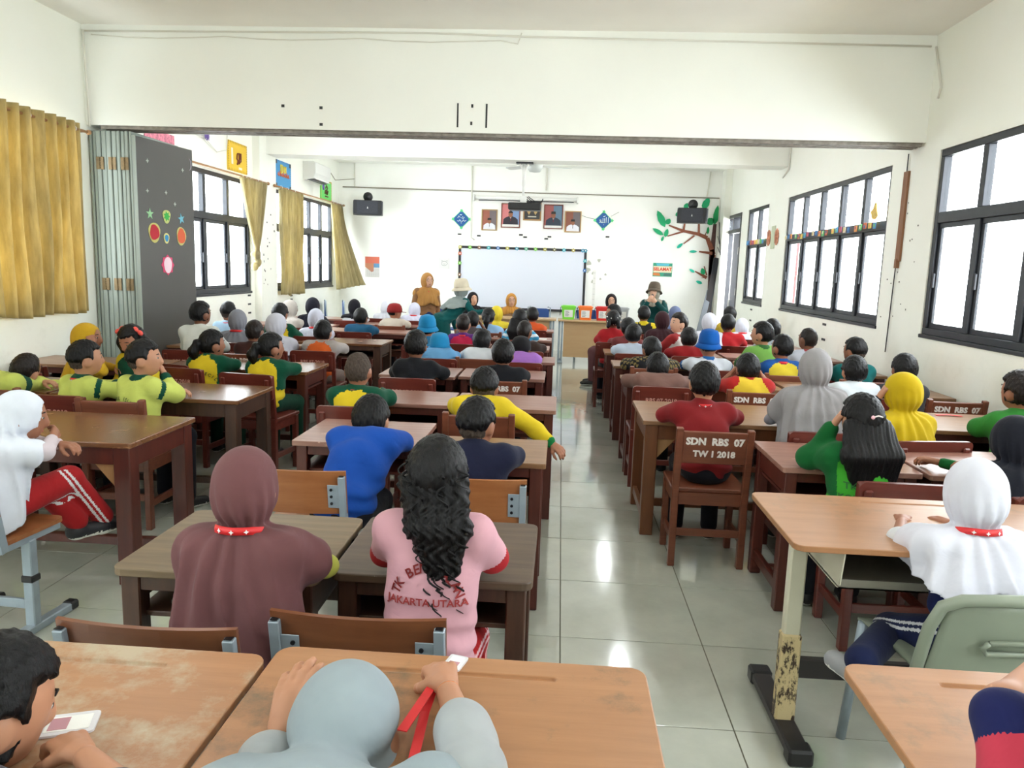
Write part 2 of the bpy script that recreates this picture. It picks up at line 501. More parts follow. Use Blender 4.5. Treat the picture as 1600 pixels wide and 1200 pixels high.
def window(n, x, side, y0, y1, bays):
    """side -1: left wall, +1: right wall; frame sits in the wall's thickness"""
    w_ = thing('window_%d' % n, None, None, (x, 0, 0), kind='structure')
    a, b = (x + .02 * side, x + .075 * side)
    a -= x; b -= x
    fr = MB()
    t = .055
    for (ya, yb, za, zb) in ((y0, y1, Z0, Z0 + t), (y0, y1, Z1 - t, Z1), (y0, y0 + t, Z0 + t, Z1 - t), (y1 - t, y1, Z0 + t, Z1 - t)):
        fr.box(a - .01 * side, b, ya, yb, za, zb, .004)
    part('window_frame', fr, M_alu, w_)
    part('window_sill', MB().box(-.012 * side, b + .03 * side, y0 - .01, y1 + .01, Z0 - .03, Z0, .004), M_alu, w_)
    part('transom', MB().box(a - .008 * side, b, y0 + t, y1 - t, ZT - .04, ZT + .045, .004), M_alu, w_)
    p = (y1 - y0) / bays
    for k in range(bays):
        ya, yb = y0 + k * p, y0 + (k + 1) * p
        if k:
            part('mullion', MB().box(a - .006 * side, b, ya - .035, ya + .035, Z0 + t, ZT - .04, .004).box(a - .006 * side, b, ya - .035, ya + .035, ZT + .045, Z1 - t, .004), M_alu, w_)
        ia, ib = ya + (.035 if k else t), yb - (.035 if k < bays - 1 else t)
        sh = MB(); s_ = .04
        c0, c1 = (a + .012 * side, a + .035 * side)
        for (q0, q1, r0, r1) in ((ia, ib, Z0 + t, Z0 + t + s_), (ia, ib, ZT - .04 - s_, ZT - .04), (ia, ia + s_, Z0 + t + s_, ZT - .04 - s_), (ib - s_, ib, Z0 + t + s_, ZT - .04 - s_)):
            sh.box(c0, c1, q0, q1, r0, r1, .003)
        so = part('sash', sh, M_alu, w_)
        g0, g1 = a + .02 * side, a + .025 * side
        part('pane', MB().box(g0, g1, ia + s_, ib - s_, Z0 + t + s_, ZT - .04 - s_), M_glass, so)
        part('pane', MB().box(g0, g1, ia, ib, ZT + .045, Z1 - t), M_glass, w_)
        part('window_handle', MB().box(c0 - .02 * side, c0, (ib - .03), (ib - .01), 1.5, 1.62, .004), M_alu, w_)
    return w_
for i, (a, b) in enumerate(WINDOWS_L): window(i + 1, XL, -1, a, b, 5)
window(5, XR, 1, *WINDOWS_R[0], 5); window(6, XR, 1, *WINDOWS_R[1], 5); window(7, XR, 1, *WINDOWS_R[2], 2); window(8, XR, 1, *WINDOWS_R[3], 5)

# door at the far right, standing open into the corridor
d = thing('door_1', None, None, (0, 0, 0), kind='structure')
M_doorf = plain('door_frame_grey', (110, 116, 128), .5)
M_doorl = plain('door_leaf_grey', (112, 114, 130), .5)
part('door_frame', MB().box(XR - .01, XR + .12, 13.32, 13.38, 0, Z1).box(XR - .01, XR + .12, 14.44, 14.5, 0, Z1).box(XR - .01, XR + .12, 13.38, 14.44, 2.28, 2.34).box(XR - .01, XR + .12, 13.38, 14.44, 2.54, Z1).box(XR - .01, XR + .12, 13.88, 13.93, 2.34, 2.54), M_alu, d)
for y0 in (13.38, 13.93): part('pane', MB().box(XR + .05, XR + .055, y0, y0 + .5, 2.34, 2.54), M_glass, d)
lf = part('door_leaf', MB().box(XR + .03, XR + .07, 13.385, 13.98, .02, 2.27, .004), M_doorl, d)
part('door_handle', MB().box(XR + .0, XR + .03, 13.92, 13.95, .95, 1.1, .005), M_white, lf)
for z in (.4, 1.2, 1.9): part('hinge', MB().box(XR - .004, XR + .03, 13.40, 13.44, z, z + .12, .003), M_white, lf)

# corridor seen through the right windows: red posts, a beam, a parapet
M_redp = plain('red_post_paint', (190, 40, 40), .6)
tag(MB().box(4.42, 4.56, 15.2, 15.45, 0, 2.35, .01).obj('trim_7', M_redp), kind='structure')
tag(MB().box(4.66, 4.74, -3, 16, 2.30, 2.36, .01).obj('trim_8', M_redp), kind='structure')
tag(MB().box(XR + .16, 4.9, -3, 16, -.1, -.02).obj('trim_9', M_grout), kind='structure')
tag(MB().box(4.65, 4.8, -3, 16, -.02, .9, .01).obj('trim_10', plain('parapet_paint', (235, 225, 200), .7)), kind='structure')

# conduits and cables on the walls
def conduit(pts, r=.009, mat=M_conduit, label=None, name='conduit'):
    return tag(MB().tube(pts, r, 8).obj(name, mat, smooth=True), label, 'conduit')
conduit([(XL + .03, 6.78, ZC - .06), (-1.2, 6.78, ZC - .04), (-.35, 6.78, ZC - .06), (2.95, 6.78, ZC - .09)], .008, label='thin white conduit running along the top of the deep beam')
conduit([(XL + .03, 6.77, ZC - .05), (XL + .04, 6.77, 3.1), (XL + .05, 6.77, 2.68)], .01, label='white conduit dropping down the corner above the gold curtain')
cb = [(XL + .1 + i * .3, 6.775, ZC - .09 - .025 * abs(sin(i * .8))) for i in range(13)]
conduit(cb + [(-.45, 6.775, ZC - .12), (-.42, 6.775, ZC - .03)], .005, M_conduit, 'slack white cable sagging below the conduit on the deep beam', 'cable')
conduit([(XR - .02, 6.76, 3.45), (XR - .02, 6.6, 3.1), (XR - .02, 6.63, 3.02)], .009, label='short white conduit in the corner above the big right window')
F = YB - .015
conduit([(-4.22, F, 2.97), (-2, F, 2.955), (0, F, 2.945), (2.85, F, 2.94)], .011, plain('cable_grey', (150, 142, 130), .6), 'grey cable run straight across the front wall above the portraits')
conduit([(-3.99, F, 3.41), (-3.99, F, 2.98)], .01, label='short upright conduit near the far end of the left wall')
conduit([(-1.75, F, 3.41), (-1.75, F, 2.1), (-1.68, F, 2.05)], .014, label='long white conduit dropping from the ceiling to the top of the whiteboard')
conduit([(-.35, F, 3.41), (-.35, F, 3.0)], .016, label='short white conduit above the portraits, behind the projector pole')
conduit([(2.66, F, 3.41), (2.62, F, 2.96)], .012, label='short white conduit above the black speaker by the paper tree')
conduit([(2.84, F, 2.94), (2.86, F, 2.9), (2.86, F, .3)], .008, label='thin conduit down the corner beside the paper tree')
conduit([(XR - .01, 11.0, 2.9), (XR - .015, 10.72, 2.98), (XR - .015, 10.72, 3.5)], .012, label='bent white conduit at the right end of the second beam')
conduit([(XL + .02, 11.12, 3.5), (XL + .02, 11.12, 2.6)], .006, label='thin conduit down the pilaster between the left windows')
conduit([(XR - .012, 7.08, 2.65), (XR - .012, 7.08, 2.3), (XR - .012, 7.13, .9)], .005, M_alu, 'thin dark crack-like cable below the wooden strip on the right wall', 'cable')
tag(MB().box(XR - .02, XR, 7.03, 7.12, 1.72, 2.5, .002).box(XR - .03, XR, 7.06, 7.1, 1.66, 1.74).obj('wooden_strip', wood('strip_wood', (140, 92, 62), (172, 122, 86), .6, (30, 30, 3))), 'narrow brown wooden strip fixed upright between the two big right windows', 'strip')

# black tape remnants on beam and walls
M_tape = plain('black_tape', (38, 38, 40), .5)
def tape(pts, label, grp, dx, dz, axis='y', name='tape_remnant'):
    for p in pts:
        if axis == 'y': mb = MB().box(p[0] - dx, p[0] + dx, p[1] - .002, p[1], p[2] - dz, p[2] + dz)
        else: mb = MB().box(p[0] - .001, p[0] + .001, p[1] - dx, p[1] + dx, p[2] - dz, p[2] + dz)
        tag(mb.obj(name, M_tape), label, 'tape', grp)
tape([(-2.5, 6.8, 2.895), (-2.16, 6.8, 2.885), (-2.16, 6.8, 2.745)], 'small black square of tape left on the deep beam', 'small tape squares on the beam', .014, .012)
tape([(-.955, 6.8, 2.845)], 'long thin upright black tape strip on the beam, nearer the curtain', None, .007, .1)
tape([(-.705, 6.8, 2.845)], 'long thin upright black tape strip on the beam, nearer the windows', None, .008, .1)
tape([(-.83, 6.8, 2.925), (-.835, 6.8, 2.78)], 'tiny black tape piece between the two long strips on the beam', 'tiny tape between the long strips', .009, .014)
tape([(XL + .002, 10.3, 1.06), (XL + .002, 10.3, .94), (XL + .002, 10.3, .82), (XL + .002, 11.95, 1.0), (XL + .002, 11.95, .94)], 'small black tape dash low on the left wall under the windows', 'tape dashes on the left wall', .05, .012, 'x')
tape([(XR - .002, 8.83, 1.03), (XR - .002, 8.82, .86), (XR - .002, 10.72, .93), (XR - .002, 10.76, .80), (XR - .002, 12.2, 1.02), (XR - .002, 12.2, .85)], 'small black tape dash low on the right wall under the windows', 'tape dashes on the right wall', .06, .013, 'x')
tape([(-1.97, YB, 2.15), (-1.6, YB, 2.13), (-.80, YB, 2.17), (-.72, YB, 2.13), (-.26, YB, 2.15), (-.32, YB, 2.11), (.83, YB, 2.18)], 'small dark mark of tape on the front wall above the whiteboard', 'tape marks above the whiteboard', .035, .014)
# nail and screw holes with flaked paint
hole_me = MB().box(-.001, .001, -.012, .012, -.014, .014).mesh('paint_chip', plain('bare_plaster', (96, 90, 84), .9))
for k in range(18):
    o = link('paint_chip', hole_me, None, (XR - .001, random.uniform(6.75, 7.35), random.uniform(1.15, 2.45))); tag(o, 'small dark chip in the paint beside the wooden strip', 'paint chip', 'paint chips by the wooden strip'); o.scale = (1, random.uniform(.4, .8), random.uniform(.3, .6))
for k in range(16):
    o = link('paint_chip', hole_me, None, (XL + .101, random.uniform(10.55, 11.05), random.uniform(1.15, 2.2))); tag(o, 'small dark chip in the paint of the pilaster', 'paint chip', 'paint chips on the pilaster'); o.scale = (1, random.uniform(.5, 1.3), random.uniform(.5, 1.1))

# ------------------------------------------------------------------ furniture on the walls and ceiling
def drape(name, y0, y1, x, z0, z1, mat, folds, amp, label, grp=None, shape=None, rings=True):
    """eyelet curtain hanging in a plane x = const; shape(u, v) -> (y, x offset, z) optional"""
    t = thing(name, label, 'curtain', (0, 0, 0), group=grp)
    nu, nv = folds * 14, 44
    vs, fs = [], []
    for j in range(nv + 1):
        v = j / nv
        for i in range(nu + 1):
            u = i / nu
            ph = u * folds * 2 * pi
            a = amp * (.8 + .35 * sin(u * 9.1)) * (1 - .25 * v * sin(u * 5))
            xo = a * sin(ph + .5 * sin(v * 3 + u * 7)) + .012 * sin(ph * 2.3 + v * 5)
            if shape: y, dx, z, k = shape(u, v); xo = xo * k + dx
            else:
                y = y0 + (y1 - y0) * (u + .006 * sin(v * 6 + u * 20) * v); z = z1 + (z0 - z1) * v + (.012 * sin(u * 31) + .01 * sin(u * 13)) * v
            vs.append((x + xo, y, z)); 
    for j in range(nv):
        for i in range(nu):
            a = j * (nu + 1) + i
            fs.append((a, a + 1, a + nu + 2, a + nu + 1))
    mb = MB(); mb.add(vs, fs)
    o = part('curtain_cloth', mb, mat, t, True)
    so = o.modifiers.new('thick', 'SOLIDIFY'); so.thickness = .003
    return t
brown_hem = plain('curtain_hem', (150, 128, 80), .8)
big = drape('curtain', 3.0, 6.48, XL + .13, 1.06, 2.66, M_curt, 25, .045, 'long gold curtain on eyelets covering the nearest left window')
hem = MB()
rodm = wood('rod_wood', (176, 124, 78), (204, 156, 104), .4, (20, 2, 20))
def rod(x, y0, y1, z, label, rings):
    r = thing('curtain_rod', label, 'curtain rod', (0, 0, 0))
    part('rod', MB().tube([(x, y0, z), (x, y1, z)], .012, 10), rodm, r, True)
    for y in (y0, y1): part('finial', MB().ell((x, y, z), (.022, .03, .022)), rodm, r, True)
    for y in (y0 + .12, y1 - .06): part('bracket', MB().box(XL, x, y - .008, y + .008, z - .01, z + .005).box(XL, XL + .006, y - .02, y + .02, z - .04, z + .04), M_brass, r)
    for y in rings: part('eyelet', MB().tube([(x + .021 * cos(a * pi / 6), y, z + .021 * sin(a * pi / 6)) for a in range(13)], .004, 6, caps=False), M_white, r, True)
    return r
rod(XL + .13, 2.9, 6.62, 2.605, 'wooden curtain rod above the long gold curtain', [6.42 - .139 * k for k in range(14)])
def knot(u, v):
    # pleats gathered to a knot 1 m down
    s = 1 - v; yc = 10.25; 
    if v < .86: half = .40 * (1 - (v / .86)) ** .8 + .035
    else: half = .05 + .05 * sin((v - .86) / .14 * pi)
    return (yc - .06 * (1 - v) + (u - .5) * 2 * half, .02, 2.6 - 1.06 * v, .35 + .5 * (1 - v))
drape('curtain', 0, 0, XL + .12, 0, 0, M_curt2, 6, .05, 'tan curtain tied into a knot between the two far left windows', shape=knot)
tag(MB().ell((XL + .12, 10.25, 1.62), (.06, .085, .06)).ell((XL + .14, 10.27, 1.52), (.05, .07, .07)).ell((XL + .12, 10.22, 1.46), (.05, .05, .06)).obj('curtain_knot', M_curt2, smooth=True), 'pale knot tied in the end of the tan curtain', 'curtain knot')
rod(XL + .12, 7.05, 10.75, 2.615, 'wooden curtain rod above the second left window', [9.85, 9.97, 10.1, 10.35, 10.5])
drape('curtain', 11.2, 12.15, XL + .12, 1.04, 2.6, M_curt2, 7, .045, 'straight tan curtain bunched over the near part of the farthest left window')
def blown(u, v):
    return (13.72 + .66 * u * (1 - .15 * v) + .12 * v, .0 + (.06 + .40 * u) * v ** 1.5, 2.6 - 1.55 * v + .10 * u * v * v, .7 + .5 * v)
drape('curtain', 0, 0, XL + .12, 0, 0, M_curt2, 6, .035, 'tan curtain blown out from the far corner window', shape=blown)
rod(XL + .12, 11.0, 14.5, 2.615, 'wooden curtain rod above the farthest left window', [11.25, 11.5, 11.8, 13.8, 14.0, 14.3])

# folding partition, stacked at the left, and its last leaf swung open
pt = thing('folding_partition', 'grey folding partition stacked edge-on beside the gold curtain', 'partition', (0, 0, 0))
M_pgrey = wood('partition_edge', (152, 162, 154), (180, 190, 180), .6, (40, 40, 1.2))
M_pleaf = plain('partition_leaf', (74, 72, 68), .38, vary=.06, scale=2)
x = -4.285
for k, wd in enumerate((.028, .036, .044, .05, .046, .05, .036, .04, .034, .03)):
    part('panel', MB().box(x, x + wd - .005, 6.80 + .008 * (k % 2), 7.66, .03, 2.655, .006), M_pgrey, pt); x += wd
for zc in (2.37, 1.29, .5):
    for xc in (-4.19, -4.075, -3.96):
        mb = MB().box(xc - .034, xc - .004, 6.795, 6.806, zc - .055, zc + .055).box(xc + .004, xc + .034, 6.795, 6.806, zc - .055, zc + .055)
        for q in range(5): mb.tube([(xc, 6.794, zc - .05 + q * .021), (xc, 6.794, zc - .034 + q * .021)], .007, 6)
        part('hinge', mb, M_brass, pt)
leaf = thing('partition_leaf', 'dark grey partition leaf decorated with paper stars and fruit', 'partition', (-3.885, 6.82, 0), R_(-7))
part('panel', MB().box(-.02, .02, 0, .86, .03, 2.62, .004), M_pleaf, leaf)
part('edge_strip', MB().box(-.025, .025, -.008, 0, .03, 2.62), M_pgrey, leaf)
def star(n, r0, r1, rot=0.0): return [((r0 if i % 2 == 0 else r1) * cos(rot + pi * i / n), (r0 if i % 2 == 0 else r1) * sin(rot + pi * i / n)) for i in range(2 * n)]
def blob(n, r, wob, ry=1.0, seed=0): return [(r * (1 + wob * sin(3 * 2 * pi * i / n + seed) + wob * .6 * sin(5 * 2 * pi * i / n + 2 * seed)) * cos(2 * pi * i / n), ry * r * (1 + wob * sin(3 * 2 * pi * i / n + seed)) * sin(2 * pi * i / n)) for i in range(n)]
Ml = leaf_M = Matrix.Translation((-3.885, 6.82, 0)) @ Matrix.Rotation(R_(-7), 4, 'Z')
YZ = Matrix(((0, 0, 1, 0), (1, 0, 0, 0), (0, 1, 0, 0), (0, 0, 0, 1)))     # polygon (u,v) -> (y,z), thickness along +x
def sticker(name, y, z, layers, label, cat, grp=None):
    o = thing(name, label, cat, Ml @ Vector((.0205, y, z)), R_(-7), grp)
    for i, (nm, poly, col) in enumerate(layers):
        part(nm, MB().prism(poly, .0008 + .0022 * i, .0028 + .0022 * i, 0, YZ), plain('paper_%d_%d_%d' % col, col, .7), o)
    return o
def onleaf(px, py):
    # intersection of the viewing direction with the leaf plane, in leaf coordinates (y, z)
    o = Vector((0, 0, CAMZ)); d = at(px, py, 1) - o; Mi = Ml.inverted(); a = Mi @ o; b = (Mi.to_3x3() @ d); t = (.02 - a.x) / b.x
    p = a + b * t; return p.y, p.z
y, z = onleaf(241, 363); sticker('paper_fruit', y, z, [('rim', blob(20, .085, .05, 1.1), (196, 190, 110)), ('flesh', blob(20, .068, .07, 1.05, 2), (184, 30, 46))], 'dark red paper fruit with a pale green rim on the grey leaf', 'paper decoration')
y, z = onleaf(283, 369); sticker('paper_fruit', y, z, [('rim', blob(20, .075, .05, 1.2, 1), (196, 190, 120)), ('flesh', blob(20, .062, .06, 1.2, 3), (212, 96, 58))], 'orange paper fruit slice on the grey leaf', 'paper decoration')
y, z = onleaf(260, 338); sticker('paper_flower', y, z, [('rim', blob(16, .058, .1, 1.1), (190, 196, 120)), ('petals', star(7, .05, .03), (54, 170, 70))], 'bright green paper flower between two stars on the grey leaf', 'paper decoration')
y, z = onleaf(260, 372); sticker('paper_bead', y, z, [('rim', blob(14, .042, .06, 1.2), (220, 214, 140)), ('centre', blob(14, .028, .05, 1.2), (50, 140, 190))], 'small blue paper oval between the two paper fruits', 'paper decoration')
y, z = onleaf(262, 414); sticker('paper_flower', y, z, [('rim', star(8, .1, .08), (214, 70, 110)), ('centre', blob(18, .06, .03, 1.3), (240, 210, 220))], 'pink scalloped paper oval lowest on the grey leaf', 'paper decoration')
y, z = onleaf(234, 334); sticker('paper_star', y, z, [('star', star(5, .055, .022, pi / 2), (150, 200, 150))], 'pale green paper star on the grey leaf', 'paper decoration')
y, z = onleaf(283, 342); sticker('paper_star', y, z, [('star', star(5, .055, .022, pi / 2 + .2), (110, 180, 200))], 'light blue paper star on the grey leaf', 'paper decoration')
moon = [(.05 * cos(R_(a)), .06 * sin(R_(a))) for a in range(-80, 81, 16)] + [(.008 + .03 * cos(R_(a)), .055 * sin(R_(a))) for a in range(80, -81, -16)]
y, z = onleaf(294, 257); sticker('paper_moon', y, z, [('crescent', moon, (170, 160, 172))], 'pale paper crescent moon at the top of the grey leaf', 'paper decoration')
for px_, py_ in ((230, 251), (285, 266), (230, 298), (259, 301), (273, 319)):
    y, z = onleaf(px_, py_); sticker('paper_dot', y, z, [('star', star(4, .022, .01), (180, 186, 176))], 'tiny pale paper star high on the grey leaf', 'paper decoration', 'tiny pale stars on the leaf')

# whiteboard, roll-up screen, portraits, signs on the front wall
def wthing(name, label, cat, x, z, group=None, y=YB): return thing(name, label, cat, (x, y, z), group=group)
wb = wthing('whiteboard', 'long white writing board in a dark frame studded with paper flowers', 'whiteboard', -.76, 1.34)
M_wb = plain('whiteboard_surface', (224, 228, 240), .25)
M_bframe = plain('dark_frame', (42, 40, 44), .5)
W2, H2 = 1.17, .55
part('writing_surface', MB().box(-W2, W2, -.02, -.005, -H2, H2), M_wb, wb)
for nm, a in (('frame_rail', (-W2 - .03, W2 + .03, -.03, -.0, H2, H2 + .045)), ('frame_rail', (-W2 - .03, W2 + .03, -.03, 0, -H2 - .045, -H2)), ('frame_rail', (-W2 - .045, -W2, -.03, 0, -H2, H2)), ('frame_rail', (W2, W2 + .045, -.03, 0, -H2, H2))):
    part(nm, MB().box(*a, .004), M_bframe, wb)
part('pen_tray', MB().box(-W2, W2, -.08, -.03, -H2 - .04, -H2 - .02, .004), M_bframe, wb)
cols = [(120, 200, 60), (150, 110, 80), (60, 180, 190), (60, 120, 190), (200, 190, 90), (50, 150, 180), (90, 190, 150), (130, 210, 70), (170, 160, 60), (120, 110, 60), (60, 180, 200), (190, 170, 70), (50, 150, 190), (200, 160, 150)]
pos = [(-W2 + .17 + i * (2 * W2 - .2) / 12, H2 + .02) for i in range(13)] + [(-W2 - .02, H2 - .1), (-W2 - .02, H2 - .28), (-W2 - .02, H2 - .5), (W2 + .02, H2 - .17), (W2 + .02, H2 - .35), (-W2 - .02, H2 + .02), (W2 + .02, H2 + .02)]
XZ = Matrix(((1, 0, 0, 0), (0, 0, -1, 0), (0, 1, 0, 0), (0, 0, 0, 1)))     # polygon -> (x,z), thickness towards -y
for i, (px_, pz_) in enumerate(pos):
    c = cols[i % len(cols)] if i != 13 else (220, 110, 70)
    f = MB().prism([(px_ + a, pz_ + b) for a, b in star(6, .04, .028, i)], .031, .036, 0, XZ).prism([(px_ + a, pz_ + b) for a, b in star(6, .014, .013)], .036, .04, 1, XZ)
    part('paper_flower', f, [plain('pf_%d_%d_%d' % c, c, .7), M_white], wb)
scn = wthing('projection_screen', 'rolled-up white projection screen case above the portraits', 'screen', -.71, 2.83)
part('screen_case', MB().tube([(-.97, -.08, 0), (.95, -.08, 0)], .035, 12), M_white, scn, True)
part('bottom_bar', MB().tube([(-.9, -.1, -.045), (.88, -.1, -.045)], .008, 8), M_alu, scn, True)
for x in (-.99, .95): part('wall_bracket', MB().box(x - .015, x + .015, -.13, 0, -.06, .06, .004), M_white, scn)

def portrait(x, z, w_, h_, frame, bgl, bgr, suit, hat, label, name='portrait'):
    t = wthing(name, label, 'portrait', x, z)
    fm = plain('frame_%d_%d_%d' % frame, frame, .4)
    fr = MB(); e = .018
    for a in ((-w_ / 2, w_ / 2, h_ / 2 - e, h_ / 2), (-w_ / 2, w_ / 2, -h_ / 2, -h_ / 2 + e), (-w_ / 2, -w_ / 2 + e, -h_ / 2 + e, h_ / 2 - e), (w_ / 2 - e, w_ / 2, -h_ / 2 + e, h_ / 2 - e)):
        fr.box(a[0], a[1], -.025, 0, a[2], a[3], .003)
    part('frame', fr, fm, t)
    i = w_ / 2 - e; j = h_ / 2 - e
    bot = -j + (.045 if hat != 'peci_cap' else .0)
    mb = MB().box(-i, i, -.010, -.004, -j, j, 0, 0).box(-i, 0, -.0105, -.010, bot, j, 0, 1).box(0, i, -.0105, -.010, bot, j, 0, 2)
    part('backing', mb, [M_white, plain('pb_%d_%d_%d' % bgl, bgl, .6), plain('pb_%d_%d_%d' % bgr, bgr, .6)], t)
    sh = [(-.34, 0), (-.32, .3), (-.2, .42), (-.07, .48), (.07, .48), (.2, .42), (.32, .3), (.34, 0)]
    k = 2 * i * .98
    fig = MB().prism([(a * k * 1.32, bot + b * k * 1.0) for a, b in sh], .0105, .0118, 0, XZ)
    fig.prism([(-.05 * k, bot + .46 * k), (0, bot + .28 * k), (.05 * k, bot + .46 * k)], .0118, .0125, 1, XZ)
    fig.prism([(-.012 * k, bot + .44 * k), (-.018 * k, bot + .2 * k), (.018 * k, bot + .2 * k), (.012 * k, bot + .44 * k)], .0125, .013, 2, XZ)
    tie = (120, 30, 40) if suit[0] < 120 else (40, 40, 44)
    part('figure', fig, [plain('suit_%d' % suit[0], suit, .7), M_white, plain('tie_%d' % tie[0], tie, .6)], t)
    hz = bot + .60 * k
    part('face', MB().prism([(a * k * .13, hz + b * k * .19) for a, b in blob(16, 1, 0)], .0125, .0135, 0, XZ), SKINS[1], t)
    if hat: part('cap', MB().prism([(-.14 * k, hz + .07 * k), (-.125 * k, hz + .22 * k), (.125 * k, hz + .22 * k), (.14 * k, hz + .07 * k)], .0135, .0145, 0, XZ), plain('cap_dark', (44, 40, 36), .6) , t)
    else: part('hair', MB().prism([(a * k * .14, hz + .06 * k + max(b, 0) * k * .13) for a, b in blob(16, 1, 0)], .0135, .0145, 0, XZ), M_black, t)
    return t
portrait(-1.405, 2.43, .30, .39, (176, 146, 96), (160, 96, 78), (120, 108, 112), (226, 228, 236), 'peci_cap', 'gold-framed portrait of an official in white uniform, outermost on the air conditioner side')
portrait(-1.005, 2.52, .36, .45, (130, 70, 52), (214, 130, 130), (130, 158, 200), (50, 46, 56), None, 'brown-framed portrait of a man in a dark suit and maroon tie, half behind the projector')
portrait(-.20, 2.52, .36, .45, (120, 62, 46), (160, 90, 88), (100, 126, 148), (52, 62, 76), 'x', 'brown-framed portrait of a man in a dark suit and black cap')
portrait(.17, 2.44, .31, .39, (186, 150, 96), (142, 88, 72), (112, 104, 108), (232, 232, 240), 'peci_cap', 'gold-framed portrait of an official in white uniform, outermost on the tree side')
em = wthing('emblem_frame', 'dark framed emblem with golden wings behind the projector pole', 'emblem', -.60, 2.64)
part('frame', MB().box(-.17, .17, -.02, 0, -.2, .2, .004), plain('gold_wood', (170, 128, 80), .4), em)
part('backing', MB().box(-.145, .145, -.026, -.02, -.175, .175), plain('emblem_dark', (58, 56, 58), .5), em)
part('wings', MB().prism([(-.11, .12), (-.12, 0), (-.06, -.1), (-.02, -.02), (.02, -.02), (.06, -.1), (.12, 0), (.11, .12), (.04, .05), (0, .12), (-.04, .05)], .026, .032, 0, XZ), plain('emblem_gold', (186, 156, 104), .4), em)
part('scroll', MB().box(-.08, .08, -.032, -.026, -.14, -.12), plain('emblem_scroll', (200, 196, 180), .5), em)

M_dblue = plain('diamond_blue', (36, 92, 160), .6); M_dgreen = plain('diamond_green', (96, 214, 140), .6); M_dwhite = plain('calligraphy_pale', (226, 240, 236), .5)
def diamond(x, z, strokes, label):
    t = wthing('calligraphy_sign', label, 'sign', x, z)
    part('board', MB().prism([(0, .165), (.165, 0), (0, -.165), (-.165, 0)], .001, .006, 0, XZ), M_dblue, t)
    for a, b in ((0, .16), (.16, 0), (0, -.16), (-.16, 0)): part('corner_leaf', MB().prism([(a + p, b + q) for p, q in star(5, .035, .02, a * 9)], .006, .009, 0, XZ), M_dgreen, t)
    e = MB()
    for p, q in (((0, .165), (.165, 0)), ((.165, 0), (0, -.165)), ((0, -.165), (-.165, 0)), ((-.165, 0), (0, .165))): e.bar((p[0], -.007, p[1]), (q[0], -.007, q[1]), .008, .01, up=(0, 1, 0))
    part('border', e, M_dgreen, t)
    c = MB()
    for s in strokes: c.tube([(p * .01, -.008, q * .01) for p, q in s], .0065, 6)
    part('calligraphy', c, M_dwhite, t, True)
diamond(-1.94, 2.43, [[(9, -2), (6, -4), (4, -1), (2, -4), (-1, -4), (-3, -1), (-5, -4), (-8, -3)], [(3, 5), (0, 2), (3, 1), (6, 4)], [(-7, 2), (-5, 6), (-2, 3)], [(-3, 8), (1, 8)], [(-1, -7), (1, -7)]], 'blue diamond calligraphy sign with green corners, on the air conditioner side of the portraits')
diamond(.74, 2.48, [[(9, 6), (9, -5)], [(5, 6), (5, -4), (2, -4), (2, 4)], [(2, -4), (-1, -4), (-1, 4)], [(-1, -4), (-4, -4), (-6, -2), (-7, 1), (-5, 1), (-4, -3), (-8, -4)], [(-1, 7), (2, 7), (3, 9)], [(0, -8), (1, -8)]], 'blue diamond sign with green corners and pale calligraphy, towards the paper tree')
tag(MB().tube([(.33, -.01 + YB, 2.56), (.45, YB - .01, 2.52), (.58, YB - .01, 2.5)], .003, 6).obj('string', M_alu), 'thin dark string between a gold portrait frame and the blue diamond', 'string')
tag(MB().tube([(.88, YB - .01, 2.56), (1.02, YB - .01, 2.64)], .003, 6).obj('string', M_alu), 'short thin string running up from the blue diamond towards the tree', 'string')

def poster(x, z, w_, h_, base, label, name='poster', patches=(), cat='poster', group=None, y=YB):
    t = wthing(name, label, cat, x, z, group, y)
    part('sheet', MB().box(-w_ / 2, w_ / 2, -.004, -.001, -h_ / 2, h_ / 2), plain('sheet_%d_%d_%d' % base, base, .6), t)
    for i, (nm, c, poly) in enumerate(patches):
        part(nm, MB().prism([(a * w_ / 2, b * h_ / 2) for a, b in poly], .0042 + i * .0004, .0046 + i * .0004, 0, XZ), plain('sheet_%d_%d_%d' % c, c, .6), t)
    return t
cal = poster(-3.65, 1.48, .28, .39, (226, 222, 216), 'wall calendar with an orange top picture beside the blown curtain', 'calendar', [('picture', (214, 108, 84), [(-1, .35), (1, .35), (1, 1), (-1, 1)]), ('picture', (100, 150, 190), [(0, -.05), (1, -.05), (1, .35), (.2, .35)]), ('picture', (196, 130, 96), [(-1, 0), (-.1, -.5), (.2, -.4), (.2, .35), (-1, .35)])], 'calendar')
g = MB()
for i in range(6): g.box(-.13, .13, -.0062, -.006, -.18 + i * .028, -.177 + i * .028)
for i in range(8): g.box(-.13 + i * .037, -.128 + i * .037, -.0062, -.006, -.18, -.04)
part('date_grid', g, plain('calendar_ink', (120, 130, 150), .6), cal)
dr = poster(-2.25, 1.59, .19, .21, (232, 232, 228), 'small white sheet with a line drawing, left of the whiteboard', 'drawing')
g = MB().tube([(.05 * cos(a * pi / 8) * (1.2 - .2 * sin(a)), -.006, .04 * sin(a * pi / 8)) for a in range(17)], .003, 5, caps=False).tube([(-.05, -.006, .03), (-.06, -.006, .06), (-.03, -.006, .045)], .003, 5).tube([(.03, -.006, .045), (.06, -.006, .06), (.05, -.006, .03)], .003, 5).tube([(-.02, -.006, 0), (0, -.006, -.015), (.02, -.006, 0)], .003, 5)
for a, b in ((-.09, -.1), (.09, -.1)): g.box(a - .001, a + .001, -.006, -.005, -.1, .1)
part('line_drawing', g, plain('pencil', (150, 150, 150), .7), dr)
